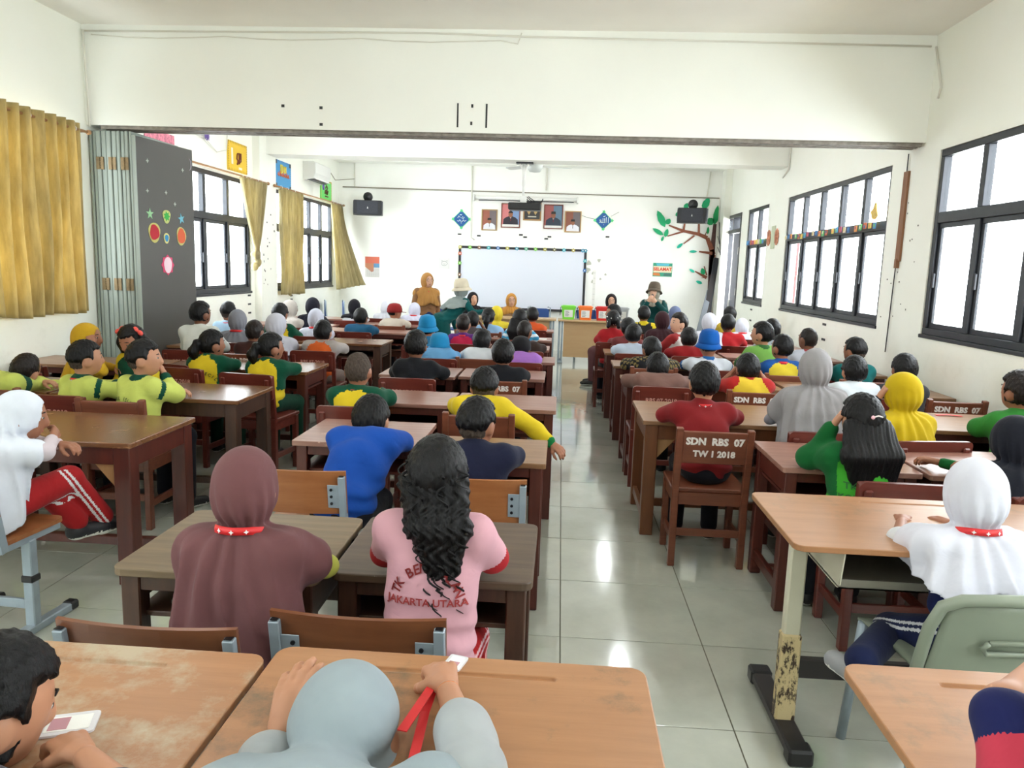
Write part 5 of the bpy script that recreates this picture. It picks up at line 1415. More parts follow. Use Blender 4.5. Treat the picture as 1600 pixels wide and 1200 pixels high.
    # ---- hair or hijab or hat
    hc = {'b': M_hair, 'br': M_hairb, 'bz': M_buzz}[hcol or 'b']
    hvs = max(.0065, min(.016, Y / 1185 * 1.7))
    def hair_shell(infl, nape, front, seed=0.):
        Hs = [ell(hl(0, -.006, .006), (.073 * s, .088 * s, .098 * s), 0, infl * s, rot=hr)]
        def pc(G, f):
            L = (G - H) @ hr / s
            n_ = (np.sin(L[..., 0] * 190 + seed) * np.sin(L[..., 2] * 150 + seed) * np.sin(L[..., 1] * 170) * .0036 + .0022 * np.sin(np.arctan2(L[..., 0], L[..., 1] + .02) * 34 + L[..., 2] * 40)) * s
            f = f + n_
            sm = lambda x: np.clip(x, 0, 1) ** 2 * (3 - 2 * np.clip(x, 0, 1))
            jag = .006 * np.sin(L[..., 0] * 160 + seed) * np.sin(L[..., 1] * 130) + .004 * np.sin(L[..., 0] * 310 + L[..., 2] * 90)
            t = infl + .006
            low = sm((nape + .035 - L[..., 2] + jag) / .045)
            fr_ = np.minimum(sm((L[..., 1] - .012 + jag) / .03), sm((front + .018 - L[..., 2] + jag) / .022))
            de = np.sqrt((np.abs(L[..., 0]) - .078) ** 2 + (L[..., 1] + .006) ** 2 + (L[..., 2] + .022) ** 2)
            ear = sm((.042 - de) / .016)
            f = f + np.maximum(np.maximum(low, fr_), ear) * t * s
            return f
        return Hs, pc
    if hij is None and hair in ('short', 'buzz', 'fade'):
        Hs, pc = hair_shell(*{'short': (.016, -.072, .050), 'buzz': (.0045, -.075, .058), 'fade': (.014, -.030, .052)}[hair], seed=ph)
        link('hair', np_mesh('hair', [surface(Hs, hvs, .02, pc)], [hc]), T)
        if hair == 'fade':
            Hs, pc = hair_shell(.004, -.078, .05, seed=ph)
            link('hair', np_mesh('hair', [surface(Hs, hvs, .02, pc)], [M_buzz]), T)
    if hij is None and hair in ('pony', 'long', 'curly', 'pigtails', 'bob', 'puffs'):
        Hs, pc = hair_shell(.016 if hair != 'curly' else .021, -.07 if hair not in ('bob', 'long') else -.2, .05, seed=ph)
        link('hair', np_mesh('hair', [surface(Hs, hvs, .02, pc)], [hc]), T)
        Tl = []
        if hair == 'pony':
            p0 = hl(0, -.115, .01); p1 = hl(-.01, -.145, -.05); p2 = hl(-.01, -.125, -.15)
            Tl = [cap(hl(0, -.085, .01), p0, .026 * s, .028 * s), cap(p0, p1, .030 * s, .034 * s), cap(p1, p2, .034 * s, .012 * s)]
        if hair == 'long':
            for k in range(7):
                a = (k - 3) * .022
                Tl.append(cap(hl(a * 1.2, -.075 + abs(a) * .3, -.02), hl(a * 1.5, -.115, -.14), .030 * s, .034 * s))
                Tl.append(cap(hl(a * 1.5, -.115, -.14), hl(a * 1.25 + .01, -.125, -.30 - .02 * (k % 3)), .034 * s, .010 * s))
        if hair == 'bob':
            for k in range(9):
                a = R_(200 + k * 17.5); Tl.append(cap(hl(.066 * cos(a), -.01 + .08 * sin(a), .0), hl(.074 * cos(a), -.01 + .088 * sin(a), -.085), .022 * s, .018 * s))
        if hair in ('pigtails', 'puffs'):
            for sd in (-1, 1):
                if hair == 'pigtails': Tl += [cap(hl(sd * .085, -.02, .04), hl(sd * .11, -.01, -.03), .026 * s, .032 * s), cap(hl(sd * .11, -.01, -.03), hl(sd * .115, .01, -.14), .032 * s, .012 * s)]
                else: Tl += [cap(hl(sd * .05, -.085, -.01), hl(sd * .06, -.11, -.07), .026 * s, .022 * s)]
        if Tl:
            def pt_(G, f):
                return f + .0020 * s * np.sin(G[..., 0] * 330 / s + 2.5 * np.sin(G[..., 2] * 22 / s)) + .0012 * s * np.sin(G[..., 0] * 150 / s + G[..., 2] * 12)
            for grp_ in ([Tl] if hair not in ('pigtails', 'puffs') else [Tl[:len(Tl) // 2], Tl[len(Tl) // 2:]]):
                link('hair_tail', np_mesh('hair_tail', [surface(grp_, hvs * .85, .034 * s, pt_)], [hc]), T)
        if hair in ('pigtails',):
            for sd in (-1, 1):
                o = MB().ell((-.022, 0, 0), (.026, .012, .018), 10).ell((.022, 0, 0), (.026, .012, .018), 10).ell((0, 0, 0), (.01, .012, .01), 8).obj('hair_bow', plain('coral_bow', (226, 84, 76), .6), T, True)
                o.matrix_local = Matrix.Translation(hl(sd * .082, -.01, .075)) @ Matrix.Rotation(R_(sd * 30), 4, 'Y')
        if hair in ('pony',) and Y < 7:
            o = MB().tube([(.03 * s * cos(a * pi / 6), 0, .03 * s * sin(a * pi / 6)) for a in range(13)], .006, 6, caps=False).obj('hair_tie', M_black, T, True); o.location = hl(0, -.105, .01)
        if hair == 'puffs':
            for k in range(16):
                a = R_(20 * k * 1.1); o = MB().ell((0, 0, 0), (.007, .007, .007), 8).obj('hair_bead', M_white, T, True); o.location = hl(.085 * cos(a) * (1 if k % 2 else .8), -.07 - .03 * (k % 3) * .5, .05 - .13 * ((k * 7) % 16) / 16)
    if hair == 'under' and hij is None:
        Hs, pc = hair_shell(.008, -.052, .05)
        link('hair', np_mesh('hair', [surface(Hs, hvs, .02, pc)], [hc]), T)
    if isinstance(extra, tuple) and extra[0] == 'hat':
        _, colr, brim = extra
        n = 28
        prof = [(.093, -.012), (.093, .02), (.086, .07), (.070, .106), (.03, .120), (.002, .122)]
        outer = [(.093, .0), (.093 + brim * .5, -.018), (.093 + brim, -.040), (.090 + brim, -.043), (.088, -.012)]
        m = MB(); M = Matrix.Translation(hl(0, -.008, .012)) @ Matrix(hr.tolist()).to_4x4() @ Matrix.Diagonal((s * .98, s * 1.16, s, 1))
        M = M @ Matrix.Translation((0, 0, .016)) @ Matrix.Rotation(R_(6), 4, 'X'); m.lathe(prof, n, 0, M); m.lathe(outer, n, 0, M)
        link('hat', m.mesh('hat', cloth('cloth_%d_%d_%d' % colr, colr), True), T)
    if isinstance(extra, tuple) and extra[0] == 'cap':
        _, colr, _ = extra
        m = MB(); M = Matrix.Translation(hl(0, -.004, .004)) @ Matrix(hr.tolist()).to_4x4() @ Matrix.Diagonal((s * .98, s * 1.16, s, 1))
        m.lathe([(.092, -.012), (.092, .03), (.082, .07), (.06, .1), (.02, .112), (.002, .113)], 24, 0, M)
        m.prism([(a * .075, .07 + b * .08) for a, b in ((-1, 0), (-.8, .7), (0, 1), (.8, .7), (1, 0))], .0, .008, 0, M @ Matrix.Rotation(R_(-8), 4, 'X'))
        link('cap', m.mesh('cap', cloth('cloth_%d_%d_%d' % colr, colr), True), T)
    if hij is not None:
        hm = cloth('cloth_%d_%d_%d' % hij, hij)
        zh = (shc[2] + .01 if hem == 'hood' else hem) if hem is not None else (shc[2] - .13 * s)
        Hj = [ell(hl(0, -.010, .006), (.075 * s, .092 * s, .094 * s), 0, .010 * s, rot=hr), ell(hl(0, -.02, -.04), (.068 * s, .076 * s, .06 * s), 0, .006 * s, rot=hr),
              cap(hl(0, -.014, -.06), Nk + A3(0, .0, -.01) * s, .052 * s, .058 * s)]
        for i, sd in enumerate((-1, 1)):
            Hj.append(cap(Nk + A3(sd * .02, -.004, -.02) * s, SH[i] + A3(sd * .0, 0, -.014) * s, .066 * s, .060 * s))
            m_ = SH[i] + (EL[i] - SH[i]) * (.45 if zh > shc[2] - .2 * s else .55)
            if shawl: Hj.append(cap(SH[i], m_, .058 * s, .060 * s))
            bz = max(zh - .05, hip[2] - .2); rb = .092 + .03 * min(1, max(0, (shc[2] - bz) / s - .12) / .15)
            Hj.append(cap(shc + A3(sd * .06, -.01, -.04) * s, A3(hip[0] + sd * .075 * s, shc[1] + (hip[1] - shc[1]) * min(1, (shc[2] - bz) / (shc[2] - hip[2] + .01)) - .016 * s, bz), .088 * s, (rb + .008) * s))
        Hj.append(ell(ch_ + A3(0, .02, .03) * s, (.10 * s, .09 * s, .1 * s), 0, .02 * s))
        def ph_(G, f):
            near = np.abs(f) < .06; P_ = G[near]; g = f.copy()
            ang = np.arctan2(P_[:, 0] - Nk[0], -(P_[:, 1] - Nk[1]))
            dn = np.clip((Nk[2] + .05 * s - P_[:, 2]) / (.16 * s), 0, 1.2)
            sn = np.sin(ang * 7 + ph + .9 * np.sin(P_[:, 2] * 9 / s)); fold = -((1 - np.abs(sn)) * .85 + (1 + np.sin(ang * 15 + 2 * ph + P_[:, 2] * 6)) * .22) * .0155 * s * np.clip(dn, 0, 1) * cloth_k
            fold += .0045 * s * np.sin(ang * 13 + P_[:, 2] * 25 / s + ph) * (1 - np.clip(dn, 0, 1)) * np.clip((H[2] + .05 * s - P_[:, 2]) / (.12 * s), 0, 1)
            # gathered at the nape
            L = (P_ - H) @ hr / s
            gz = np.exp(-((P_[:, 2] - (Nk[2] + .022 * s)) / (.018 * s)) ** 2)
            g[near] = f[near] + fold + gz * .012 * s
            L = (G - H) @ hr / s
            face = np.sqrt((L[..., 0] / .060) ** 2 + ((L[..., 1] - .105) / .068) ** 2 + ((L[..., 2] + .006) / .082) ** 2) - 1
            g = np.maximum(g, -face * .05 * s)
            g = np.maximum(g, zh + .02 * s * np.sin(np.arctan2(G[..., 0], -G[..., 1]) * 3 + ph) - G[..., 2])
            return g
        hj = link('hijab', np_mesh('hijab', [surface(Hj, min(vs, .012) * .9, .032 * s, ph_)], [hm]), T)
        outer_mesh = hj
    else: outer_mesh = shirt
    if lanyard:
        ra = (.060 if hij is None else .069) * s
        cN = Nk + A3(0, 0, .022 if hij is not None else .0) * s; vsl, fsl = [], []; nn = 36
        for k in range(nn):
            a = 2 * pi * k / nn; rr_ = ra * (1 + .06 * sin(a) * 0)
            yy = sin(a) * rr_ * 1.02; dr = (yy + ra) / (2 * ra)
            for dz_, o_ in ((-.010, .0045), (.010, .0)):
                vsl.append((cN[0] + cos(a) * (rr_ + o_ * s), cN[1] + yy + (o_ * s) * sin(a), cN[2] + (dz_ - .055 * dr ** 1.5) * s))
        for k in range(nn):
            a = 2 * k; b = 2 * ((k + 1) % nn); fsl.append((a, b, b + 1, a + 1))
        lo_ = MB().add(vsl, fsl).obj('lanyard', M_red, T, True); md = lo_.modifiers.new('t', 'SOLIDIFY'); md.thickness = .003; md.offset = 1
        if Y < 5:
            for k in (-1, 0, 1):
                a = -pi / 2 + k * .5
                o = MB().prism(star(4, .0065, .003), 0, .0008, 0, XZ).obj('printed_mark', M_whiteprint, lo_)
                o.location = (cN[0] + cos(a) * (ra + .008), cN[1] + sin(a) * (ra * 1.02 + .0085), cN[2] - .001); o.rotation_euler = (0, 0, k * .5)
    if print_:
        # flat print laid on the back of the shirt
        dg = None
        bv = BVHTree.FromPolygons(sv[0].tolist(), sv[1].tolist()) if hij is None else None
        for (txt, size, cx, cz, arc, colr) in print_:
            glyphs = []
            if arc:
                n_ = len(txt)
                for q, c_ in enumerate(txt):
                    if c_ == ' ': continue
                    a = R_(arc[1]) * (.5 - q / (n_ - 1)); glyphs.append((c_, cx - arc[0] * sin(a), cz + arc[0] * (cos(a) - 1), a))
            else: glyphs.append((txt, cx, cz, 0.))
            vv, ff = [], []
            for c_, gx_, gz_, a in glyphs:
                tm = text_mesh(c_, size * s, M_white, 0, size * .02)
                o0 = len(vv)
                for v_ in tm.vertices:
                    x2 = v_.co.x * cos(a) - v_.co.y * sin(a) + gx_ * s; z2 = v_.co.x * sin(a) + v_.co.y * cos(a) + gz_ * s
                    X_, Z_ = shc[0] + x2, shc[2] + z2
                    h_ = bv.ray_cast(Vector((X_, -1, Z_)), Vector((0, 1, 0))) if bv else (None,)
                    vv.append((X_, (h_[0].y if h_[0] else shc[1] - .09) - .0045, Z_))
                ff += [tuple(o0 + i_ for i_ in p_.vertices) for p_ in tm.polygons]
                bpy.data.meshes.remove(tm)
                MB().add(vv, ff).obj('lettering', plain('ink_%d_%d_%d' % colr, colr, .7), shirt)
    if isinstance(extra, tuple) and extra[0] == 'glasses' or (extra == 'glasses'):
        g = MB()
        for sd in (-1, 1): g.tube([(sd * .031 + .021 * cos(a * pi / 6), .0, .017 * sin(a * pi / 6)) for a in range(13)], .0016, 5, caps=False)
        g.tube([(-.01, 0, .004), (.01, 0, .004)], .0014, 5)
        for sd in (-1, 1): g.tube([(sd * .052, 0, .004), (sd * .074, -.09, .004)], .0014, 5)
        o = g.obj('glasses', M_black, T, True); o.matrix_local = Matrix.Translation(hl(0, .092, .004)) @ Matrix(hr.tolist()).to_4x4() @ Matrix.Scale(s, 4)
    if chair and not stand:
        cpos = base - fwd * (-.02 + chair_dy)
        kinds = {'eng': 'red-brown school chair with engraved backrest', 'sten': 'brown school chair with white stencilled backrest', 'plain': 'plain red-brown school chair', 'brown': 'plain brown school chair',
                 'met': 'orange plywood chair with grey metal posts', 'metd': 'dark plywood chair with grey metal posts'}
        place_chair(chair, cpos.x + chair_x, cpos.y, ya if chair_yaw is None else R_(chair_yaw), kinds[chair] + ' of ' + who)
    return dict(T=T, H=H, hr=hr, shc=shc, Nk=Nk, hip=hip, hl=hl, EL=EL, HA=HA, SH=SH, base=base, ya=ya, s=s)

# ------------------------------------------------------------------ the class
K = {}
LIME, DG, YEL, GRN = (204, 214, 106), (10, 84, 62), (232, 202, 40), (8, 88, 62)
# near the viewer, left of the aisle
K['mauve'] = person('the mauve hijab girl', 'child in a long mauve hijab with a red lanyard, seen from behind', 385, 757, 1.85, sc_=.94, hij=(128, 84, 86), hem=.40, top=((128, 84, 86), (196, 200, 90)), scheme='sleeves', sleeve='long', arms=('fold', 'wide'), lanyard=True, chair='metd', chair_x=-.12, chair_dy=-.0, bottom=(70, 60, 60), cloth_k=1.15, vox=.006)
K['pink'] = person('the pink shirt girl', 'child in a pink shirt with red cuffs and long curly black hair', 683, 742, 1.95, sc_=.89, hair='curly', top=((224, 170, 182), (196, 34, 44)), scheme='cuff', sleeve='short', arms='fold', chair='metd', chair_x=-.14, bottom=(206, 26, 34), extra=('stripe', (236, 190, 196)), vox=.0058, wide=1.12, lanyard=True,
                   print_=[('TK BENGKALAN', .038, 0, -.075, (.095, 146), (150, 44, 44)), ('JAKARTA UTARA', .031, 0, -.172, None, (150, 44, 44))])
K['blue'] = person('the royal-blue shirt boy', 'boy in a royal-blue T-shirt leaning forward over his desk', 580, 655, 3.42, pelvis=(-.90, 3.08), hair='short', top=((24, 84, 184),), arms='fold', chair='met', chair_x=-.14, skin=0, vox=.007, cloth_k=1.3, nod=12)
K['navy'] = person('the navy shirt boy', 'boy in a navy T-shirt with a bright red lanyard', 746, 660, 3.18, hair='fade', hyaw=-25, top=((28, 32, 62),), arms='fold', lanyard=True, chair='met', chair_x=.02, skin=1, vox=.007, wide=1.1)
K['buzz'] = person('the buzz-cut boy', 'boy with a buzz cut, yellow shirt with green sleeves and red lanyard', 560, 578, 4.45, hair='buzz', hcol='bz', top=(YEL, GRN), scheme='raglan', arms=('fold', 'rest'), lanyard=True, chair='eng', chair_x=.05, skin=1, sleeve='long')
e_ = at(838, 672, 4.2); h_ = at(864, 694, 4.12)
K['dangle'] = person('the dangling-arm boy', 'boy in a yellow and green shirt resting one arm back with the hand dangling', 757, 603, 4.35, hair='fade', top=(YEL, (20, 130, 66)), scheme='cuff', sleeve='long', arms=('fold', (e_, h_, (0, -.5, .8))), chair='brown', skin=1)
K['black1'] = person('the first black shirt boy', 'boy in a black shirt behind the buzz-cut boy, right arm on the desk', 650, 539, 5.6, top=((26, 27, 33),), arms=('fold', 'wide'), sleeve='long', chair='eng', skin=2)
K['black2'] = person('the second black shirt boy', 'boy in a black T-shirt near the aisle, round dark head', 786, 553, 5.65, top=((24, 25, 32),), arms='fold', chair='sten', skin=2, wide=1.1)
K['lbhat'] = person('the light-blue shirt boy', 'boy in a light-blue shirt and turquoise bucket hat', 687, 545, 6.8, hair='under', extra=('hat', (40, 150, 206), .030), top=((112, 172, 222),), arms=('fold', 'rest'), lanyard=True, chair='eng', print_=[('NUSA', .036, .02, -.06, None, (40, 60, 110))])
K['white1'] = person('the white shirt boy by the bucket hat', 'boy in a white T-shirt between the light-blue and lilac shirts', 753, 533, 6.9, top=((226, 230, 236),), arms='fold', chair='brown', skin=2)
K['lilac'] = person('the lilac shirt boy', 'boy in a lilac shirt and black cap, elbow raised by the aisle', 814, 545, 6.75, hair='under', extra=('cap', (34, 32, 36), 0), top=((176, 120, 206),), arms=('fold', 'chin'), lanyard=True, chair='plain', skin=2)
K['turq'] = person('the turquoise hat child', 'child in a turquoise bucket hat and blue shirt, behind the light-blue shirt', 668, 514, 7.75, hair='under', extra=('hat', (36, 146, 204), .026), top=((60, 140, 190),), arms='fold', chair='eng')
K['crim'] = person('the crimson shirt boy', 'boy in a crimson shirt with purple sleeves', 724, 506, 8.1, hair='buzz', hcol='br', top=((214, 40, 84), (110, 50, 140)), scheme='raglan', sleeve='long', arms='fold', lanyard=True, chair='eng', skin=1)
K['brarm'] = person('the close-cropped aisle boy', 'close-cropped boy in dark brown near the aisle with one forearm out', 820, 517, 7.65, hair='buzz', hcol='br', top=((62, 44, 38),), arms=('fold', 'wide'), chair='plain', skin=2, hyaw=-20)
K['behind'] = person('the boy with his hand up', 'dark-haired boy just left of the girl with hair clips, hand raised', 738, 501, 9.1, top=((90, 80, 84),), arms=('fold', 'cheek'), chair='plain', skin=2)
K['stripes'] = person('the long-haired striped girl', 'girl with long black hair and blue-white striped shirt', 812, 498, 8.75, hair='long', top=((226, 236, 240), (60, 160, 206)), scheme='stripes', arms=('fold', 'wide'), chair='plain')
K['clip'] = person('the hair-clip girl', 'girl with a low ponytail and white hair clips in light blue', 763, 495, 9.6, hair='pony', top=((150, 190, 226),), arms='fold', chair='sten')
K['yel0'] = person('the small yellow hijab', 'small child in a yellow hijab in the far middle rows', 776, 490, 10.35, hij=(232, 210, 60), top=((232, 210, 60),), arms='fold', chair='plain')
K['orng2'] = person('the small orange boy', 'small boy in an orange shirt near the teachers table', 832, 493, 10.2, top=((226, 92, 40),), arms='fold', chair='plain', skin=2)
K['wh1'] = person('the first small white hijab', 'small child in a white hijab farthest left of the seated front row', 604, 481, 11.3, hij=(232, 234, 244), top=((232, 234, 244),), arms='fold', chair='plain')
K['wh2'] = person('the white hijab by the standing woman', 'small child in a white hijab with a red lanyard beside the standing woman', 648, 484, 11.1, hij=(222, 222, 242), top=((222, 222, 242),), arms='fold', chair='plain', lanyard=True)
K['redcap'] = person('the dark red cap child', 'child in a dark red cap and beige shirt turning to the side', 617, 487, 10.1, hair='under', extra=('cap', (160, 44, 42), 0), hyaw=-50, top=((206, 194, 178),), arms=('fold', 'rest'), chair='brown', sleeve='long')
# block by the curtain
K['limeA'] = person('the lime boy with his hand at his chin', 'boy in a lime shirt with dark green bands, hand near his chin', 226, 560, 4.3, yaw=-22, hyaw=-50, hair='fade', top=(LIME, DG), scheme='band', sleeve='long', arms=('fold', 'chin'), chair='brown', chair_yaw=0, chair_x=-.02, skin=0, print_=[('NURUL ISLAM', .030, -.02, -.06, (.16, 70), (50, 60, 40)), ('KOJA', .034, .0, -.125, None, (50, 60, 40))], vox=.0075)
K['limeB'] = person('the middle lime boy', 'middle one of the three boys in lime shirts, leaning away', 134, 560, 4.4, yaw=-25, hyaw=-20, hair='fade', top=(LIME, DG), scheme='band', sleeve='long', arms=('fold', 'wide'), lanyard=True, chair='eng', chair_yaw=0, skin=0, print_=[('NURUL ISLAM', .034, -.01, -.06, (.2, 60), (50, 60, 40))])
e_ = at(60, 604, 4.62); h_ = at(95, 600, 4.8)
K['limeC'] = person('the lime boy at the edge', 'boy in a lime shirt at the picture edge, head down on his arm', 40, 577, 4.5, yaw=-30, hyaw=30, tilt=20, hair='buzz', hcol='br', top=(LIME, DG), scheme='band', sleeve='long', arms=('fold', (at(70, 603, 4.65), at(98, 600, 4.95))), chair='sten', chair_yaw=0, skin=0, print_=[('ISLAM', .034, 0, -.07, None, (50, 60, 40))])
kL, aL, kR, aR = at(70, 765, 3.1), at(120, 820, 3.2), at(108, 748, 3.18), at(160, 812, 3.32)
K['whiteL'] = person('the red trousers girl', 'child in a white hijab and red trousers with white stripes', 34, 650, 2.98, yaw=-38, hyaw=-20, nod=10, pelvis=(-2.32, 2.84), hij=(226, 230, 240), hem=.47, top=((214, 200, 206),), sleeve='long', arms=('fold', 'chin'), lanyard=True, chair='met', chair_yaw=-4, bottom=(188, 34, 38), extra=('stripe', (230, 226, 228)), legs=(kL, aL, kR, aR), vox=.007, shoes=(34, 34, 40))
K['yelH'] = person('the mustard hijab girl', 'child in a mustard-yellow hijab by the partition', 137, 528, 5.2, yaw=-60, hyaw=-20, hij=(214, 170, 40), hem=.6, top=((214, 170, 40),), arms=('fold', 'cheek'), chair='plain', sleeve='long', skin=1)
K['pig'] = person('the pigtails girl', 'girl with black pigtails and coral bows looking down, facing the viewer', 206, 532, 5.2, yaw=165, nod=25, hair='pigtails', top=(DG, YEL), scheme='raglan', sleeve='long', arms='lap', chair='plain', skin=1, extra='face')
K['ponA'] = person('the ponytail girl in yellow and green', 'girl with a ponytail in a yellow shirt with green sleeves, nearer the partition', 332, 538, 5.65, yaw=-6, hyaw=-35, hair='pony', top=(YEL, GRN), scheme='raglan', arms='fold', chair='eng', chair_x=-.1, sleeve='half', print_=[('TPQ KECIL', .032, .02, -.07, (.12, 100), (70, 80, 30))], bottom=(10, 70, 50))
K['ponB'] = person('the braided girl in yellow and green', 'girl with a braid in a yellow and green shirt, beside the long wooden desk edge', 424, 543, 5.55, yaw=-8, hyaw=-35, hair='pony', top=(YEL, GRN), scheme='raglan', arms=('fold', 'rest'), chair='eng', sleeve='half', bottom=(10, 70, 50), chair_dy=.05)
K['whB'] = person('the long white shirt boy', 'boy in a long white shirt sitting before the grey leaf', 314, 490, 6.7, hyaw=-25, hair='short', top=((226, 230, 226),), sleeve='long', arms='fold', chair='eng', skin=2, wide=1.15)
K['lbl'] = person('the pale blue boy near the wall', 'boy in pale blue with a red lanyard behind the grey hijab', 357, 487, 8.2, hair='fade', top=((176, 206, 232),), arms='fold', chair='plain', lanyard=True)
K['greyH1'] = person('the grey hijab girl by the wall', 'child in a grey hijab with a red lanyard under the left windows', 372, 500, 7.4, hij=(146, 148, 158), top=((150, 152, 162),), sleeve='long', arms='fold', lanyard=True, chair='eng')
K['brnB'] = person('the round-headed boy in dark brown', 'round-headed boy in dark brown between the two ponytail girls', 398, 518, 6.6, hair='buzz', hcol='br', top=((70, 36, 32),), sleeve='long', arms=('fold', 'rest'), chair='sten', skin=2)
K['whH1'] = person('the big white hijab', 'child in a large white hijab turned sideways behind the ponytail girls', 433, 507, 6.95, hyaw=-40, hij=(208, 208, 220), top=((206, 208, 220),), arms='fold', chair='eng')
K['drk'] = person('the dark-haired yellow-sleeved child', 'dark-haired child with yellow-green sleeve behind the large white hijab', 438, 490, 8.0, top=(YEL, GRN), scheme='raglan', sleeve='long', arms=('fold', 'rest'), chair='plain')
K['cream'] = person('the cream hijab girl', 'child in a cream hijab leaning to the side near the left wall', 454, 482, 9.2, yaw=-20, hyaw=-20, hij=(206, 198, 190), top=((188, 184, 180),), sleeve='long', arms='fold', chair='plain')
K['blkH'] = person('the black hijab by the pilaster', 'child in a black hijab farthest back against the left wall', 489, 478, 9.3, hij=(38, 38, 52), top=((38, 38, 52),), sleeve='long', arms='fold', chair='plain')
K['whH2'] = person('the white hijab behind the orange shirt', 'child in a white hijab just behind the orange shirt', 494, 497, 8.3, hij=(206, 208, 224), top=((206, 208, 224),), arms='fold', chair='plain', lanyard=True)
K['orange'] = person('the orange shirt boy', 'boy in an orange shirt with pale grey sleeves', 505, 519, 7.0, hair='short', top=((236, 108, 44), (182, 172, 168)), scheme='raglan', sleeve='long', arms=('fold', 'rest'), chair='eng', skin=0, wide=1.1, bottom=(150, 130, 120), print_=[('SD NEGERI', .034, .0, -.055, (.16, 80), (120, 60, 40))])
K['blkW'] = person('the black-hooded child in white', 'child with a black head covering and white shirt near the blue chairs', 554, 479, 10.7, hij=(36, 34, 42), hem='hood', top=((230, 230, 236),), sleeve='long', arms='fold', chair='plain')
K['petrol'] = person('the petrol-blue shirt boy', 'boy in a petrol-blue shirt in the left far rows', 564, 496, 9.0, hair='short', top=((34, 96, 132),), arms='fold', chair='eng', skin=2, wide=1.1)
# right of the aisle
K['red'] = person('the dark red shirt boy', 'boy in a dark red T-shirt on the stencilled chair by the aisle', 1100, 597, 4.28, hair='short', top=((150, 34, 38),), arms='wide', chair='sten', skin=0, wide=1.12, pelvis=(.83, 4.10), lanyard=True, vox=.007)
K['brown'] = person('the brown shirt boy', 'boy in a brown long-sleeved shirt, arms spread on the desk', 1027, 574, 5.68, hair='short', top=((140, 104, 94),), sleeve='long', arms='wide', chair='eng', skin=2, wide=1.15)
K['batik'] = person('the batik sleeve boy', 'boy in a black shirt with patterned sleeve ends', 1017, 546, 6.7, hyaw=20, top=((34, 34, 38), (150, 130, 80)), scheme='batik', sleeve='long', arms='wide', chair='sten', skin=1, wide=1.1)
K['pale'] = person('the pale blue shirt boy', 'boy in a pale blue shirt near the aisle, head to the right', 990, 523, 7.8, hyaw=-15, top=((196, 208, 226),), arms='fold', chair='eng', wide=1.15)
K['pale2'] = person('the boy behind the pale blue shirt', 'dark-haired boy hidden behind the pale blue shirt', 981, 512, 8.6, top=((130, 60, 60),), sleeve='long', arms='fold', chair='plain')
K['beads'] = person('the beads girl', 'girl with white hair beads in a red shirt', 958, 500, 8.9, hair='puffs', top=((196, 36, 44),), sleeve='half', arms='fold', chair='eng', skin=2)
K['collar'] = person('the yellow-collared boy', 'boy in black with a yellow collar in front of the standing speaker', 1006, 491, 10.2, hair='short', top=((34, 30, 30), (214, 190, 30)), scheme='jersey', arms='fold', chair='plain', skin=2)
K['marH'] = person('the dark maroon hijab girl', 'child in a dark maroon hijab in the right far rows', 1034, 500, 9.2, hij=(64, 32, 38), hem=.7, top=((64, 32, 38),), sleeve='long', arms='fold', chair='plain', hyaw=20)
K['look'] = person('the boy looking back', 'boy with brown-black hair looking back towards the aisle', 1060, 505, 8.1, yaw=40, hyaw=75, hair='short', hcol='br', top=((224, 216, 210), (180, 50, 50)), scheme='sleeves', sleeve='long', arms=('rest', 'fold'), chair='eng', skin=3, extra='face', nod=-2)
K['redS'] = person('the small red shirt boy', 'small boy in a red T-shirt beside the royal-blue bucket hat', 1076, 529, 7.75, top=((176, 36, 40),), arms='wide', chair='eng', skin=2)
K['bhat'] = person('the royal-blue bucket hat boy', 'boy in a royal-blue bucket hat and white shirt with blue collar', 1107, 540, 6.75, hair='under', extra=('hat', (20, 100, 190), .022), top=((216, 220, 228), (40, 110, 180)), scheme='cuff', arms='fold', chair='eng', wide=1.25)
K['whR'] = person('the white hijab above the bucket hat', 'child in a white hijab just behind the royal-blue bucket hat', 1108, 503, 9.0, hij=(224, 226, 238), top=((224, 226, 238),), arms='fold', chair='plain', lanyard=True)
K['redR'] = person('the far red shirt boy', 'boy in a bright red shirt in the right far rows', 1137, 506, 9.0, top=((200, 36, 42),), arms='wide', chair='eng', skin=2, wide=1.2)
K['far1'] = person('the dark head near the door', 'dark-haired child farthest back near the door', 1140, 492, 10.3, top=((206, 176, 60),), arms='fold', chair='plain', skin=2)
K['whR2'] = person('the white hijab by the door', 'child in a white hijab close to the right wall near the door', 1159, 510, 10.0, hij=(222, 224, 238), top=((222, 224, 238),), arms='fold', chair='plain', lanyard=True)
K['lgrn'] = person('the lime-green shirt boy', 'boy in a lime-green shirt looking towards the middle', 1190, 522, 6.9, yaw=15, hyaw=40, hair='short', top=((140, 200, 96), (60, 120, 60)), scheme='cuff', arms=('rest', 'fold'), chair='eng', skin=0)
K['bh2'] = person('the boy behind the lime-green shirt', 'dark-haired boy half hidden behind the lime-green shirt', 1206, 515, 8.0, top=((180, 190, 200),), arms='fold', chair='plain', skin=1)
K['jersey'] = person('the yellow-red jersey boy', 'boy in a yellow jersey with red shoulders, hands behind his head', 1168, 576, 5.6, hair='short', top=((232, 196, 56), (196, 40, 36)), scheme='jersey', arms='cheek', chair='sten', skin=1, lanyard=True, print_=[('SAGI-ALEFA', .036, 0, -.068, None, (190, 60, 40)), ('PONDOK RANGGON', .016, 0, -.042, None, (40, 40, 40)), ('JAKARTA UTARA', .016, 0, -.094, None, (40, 40, 40))])
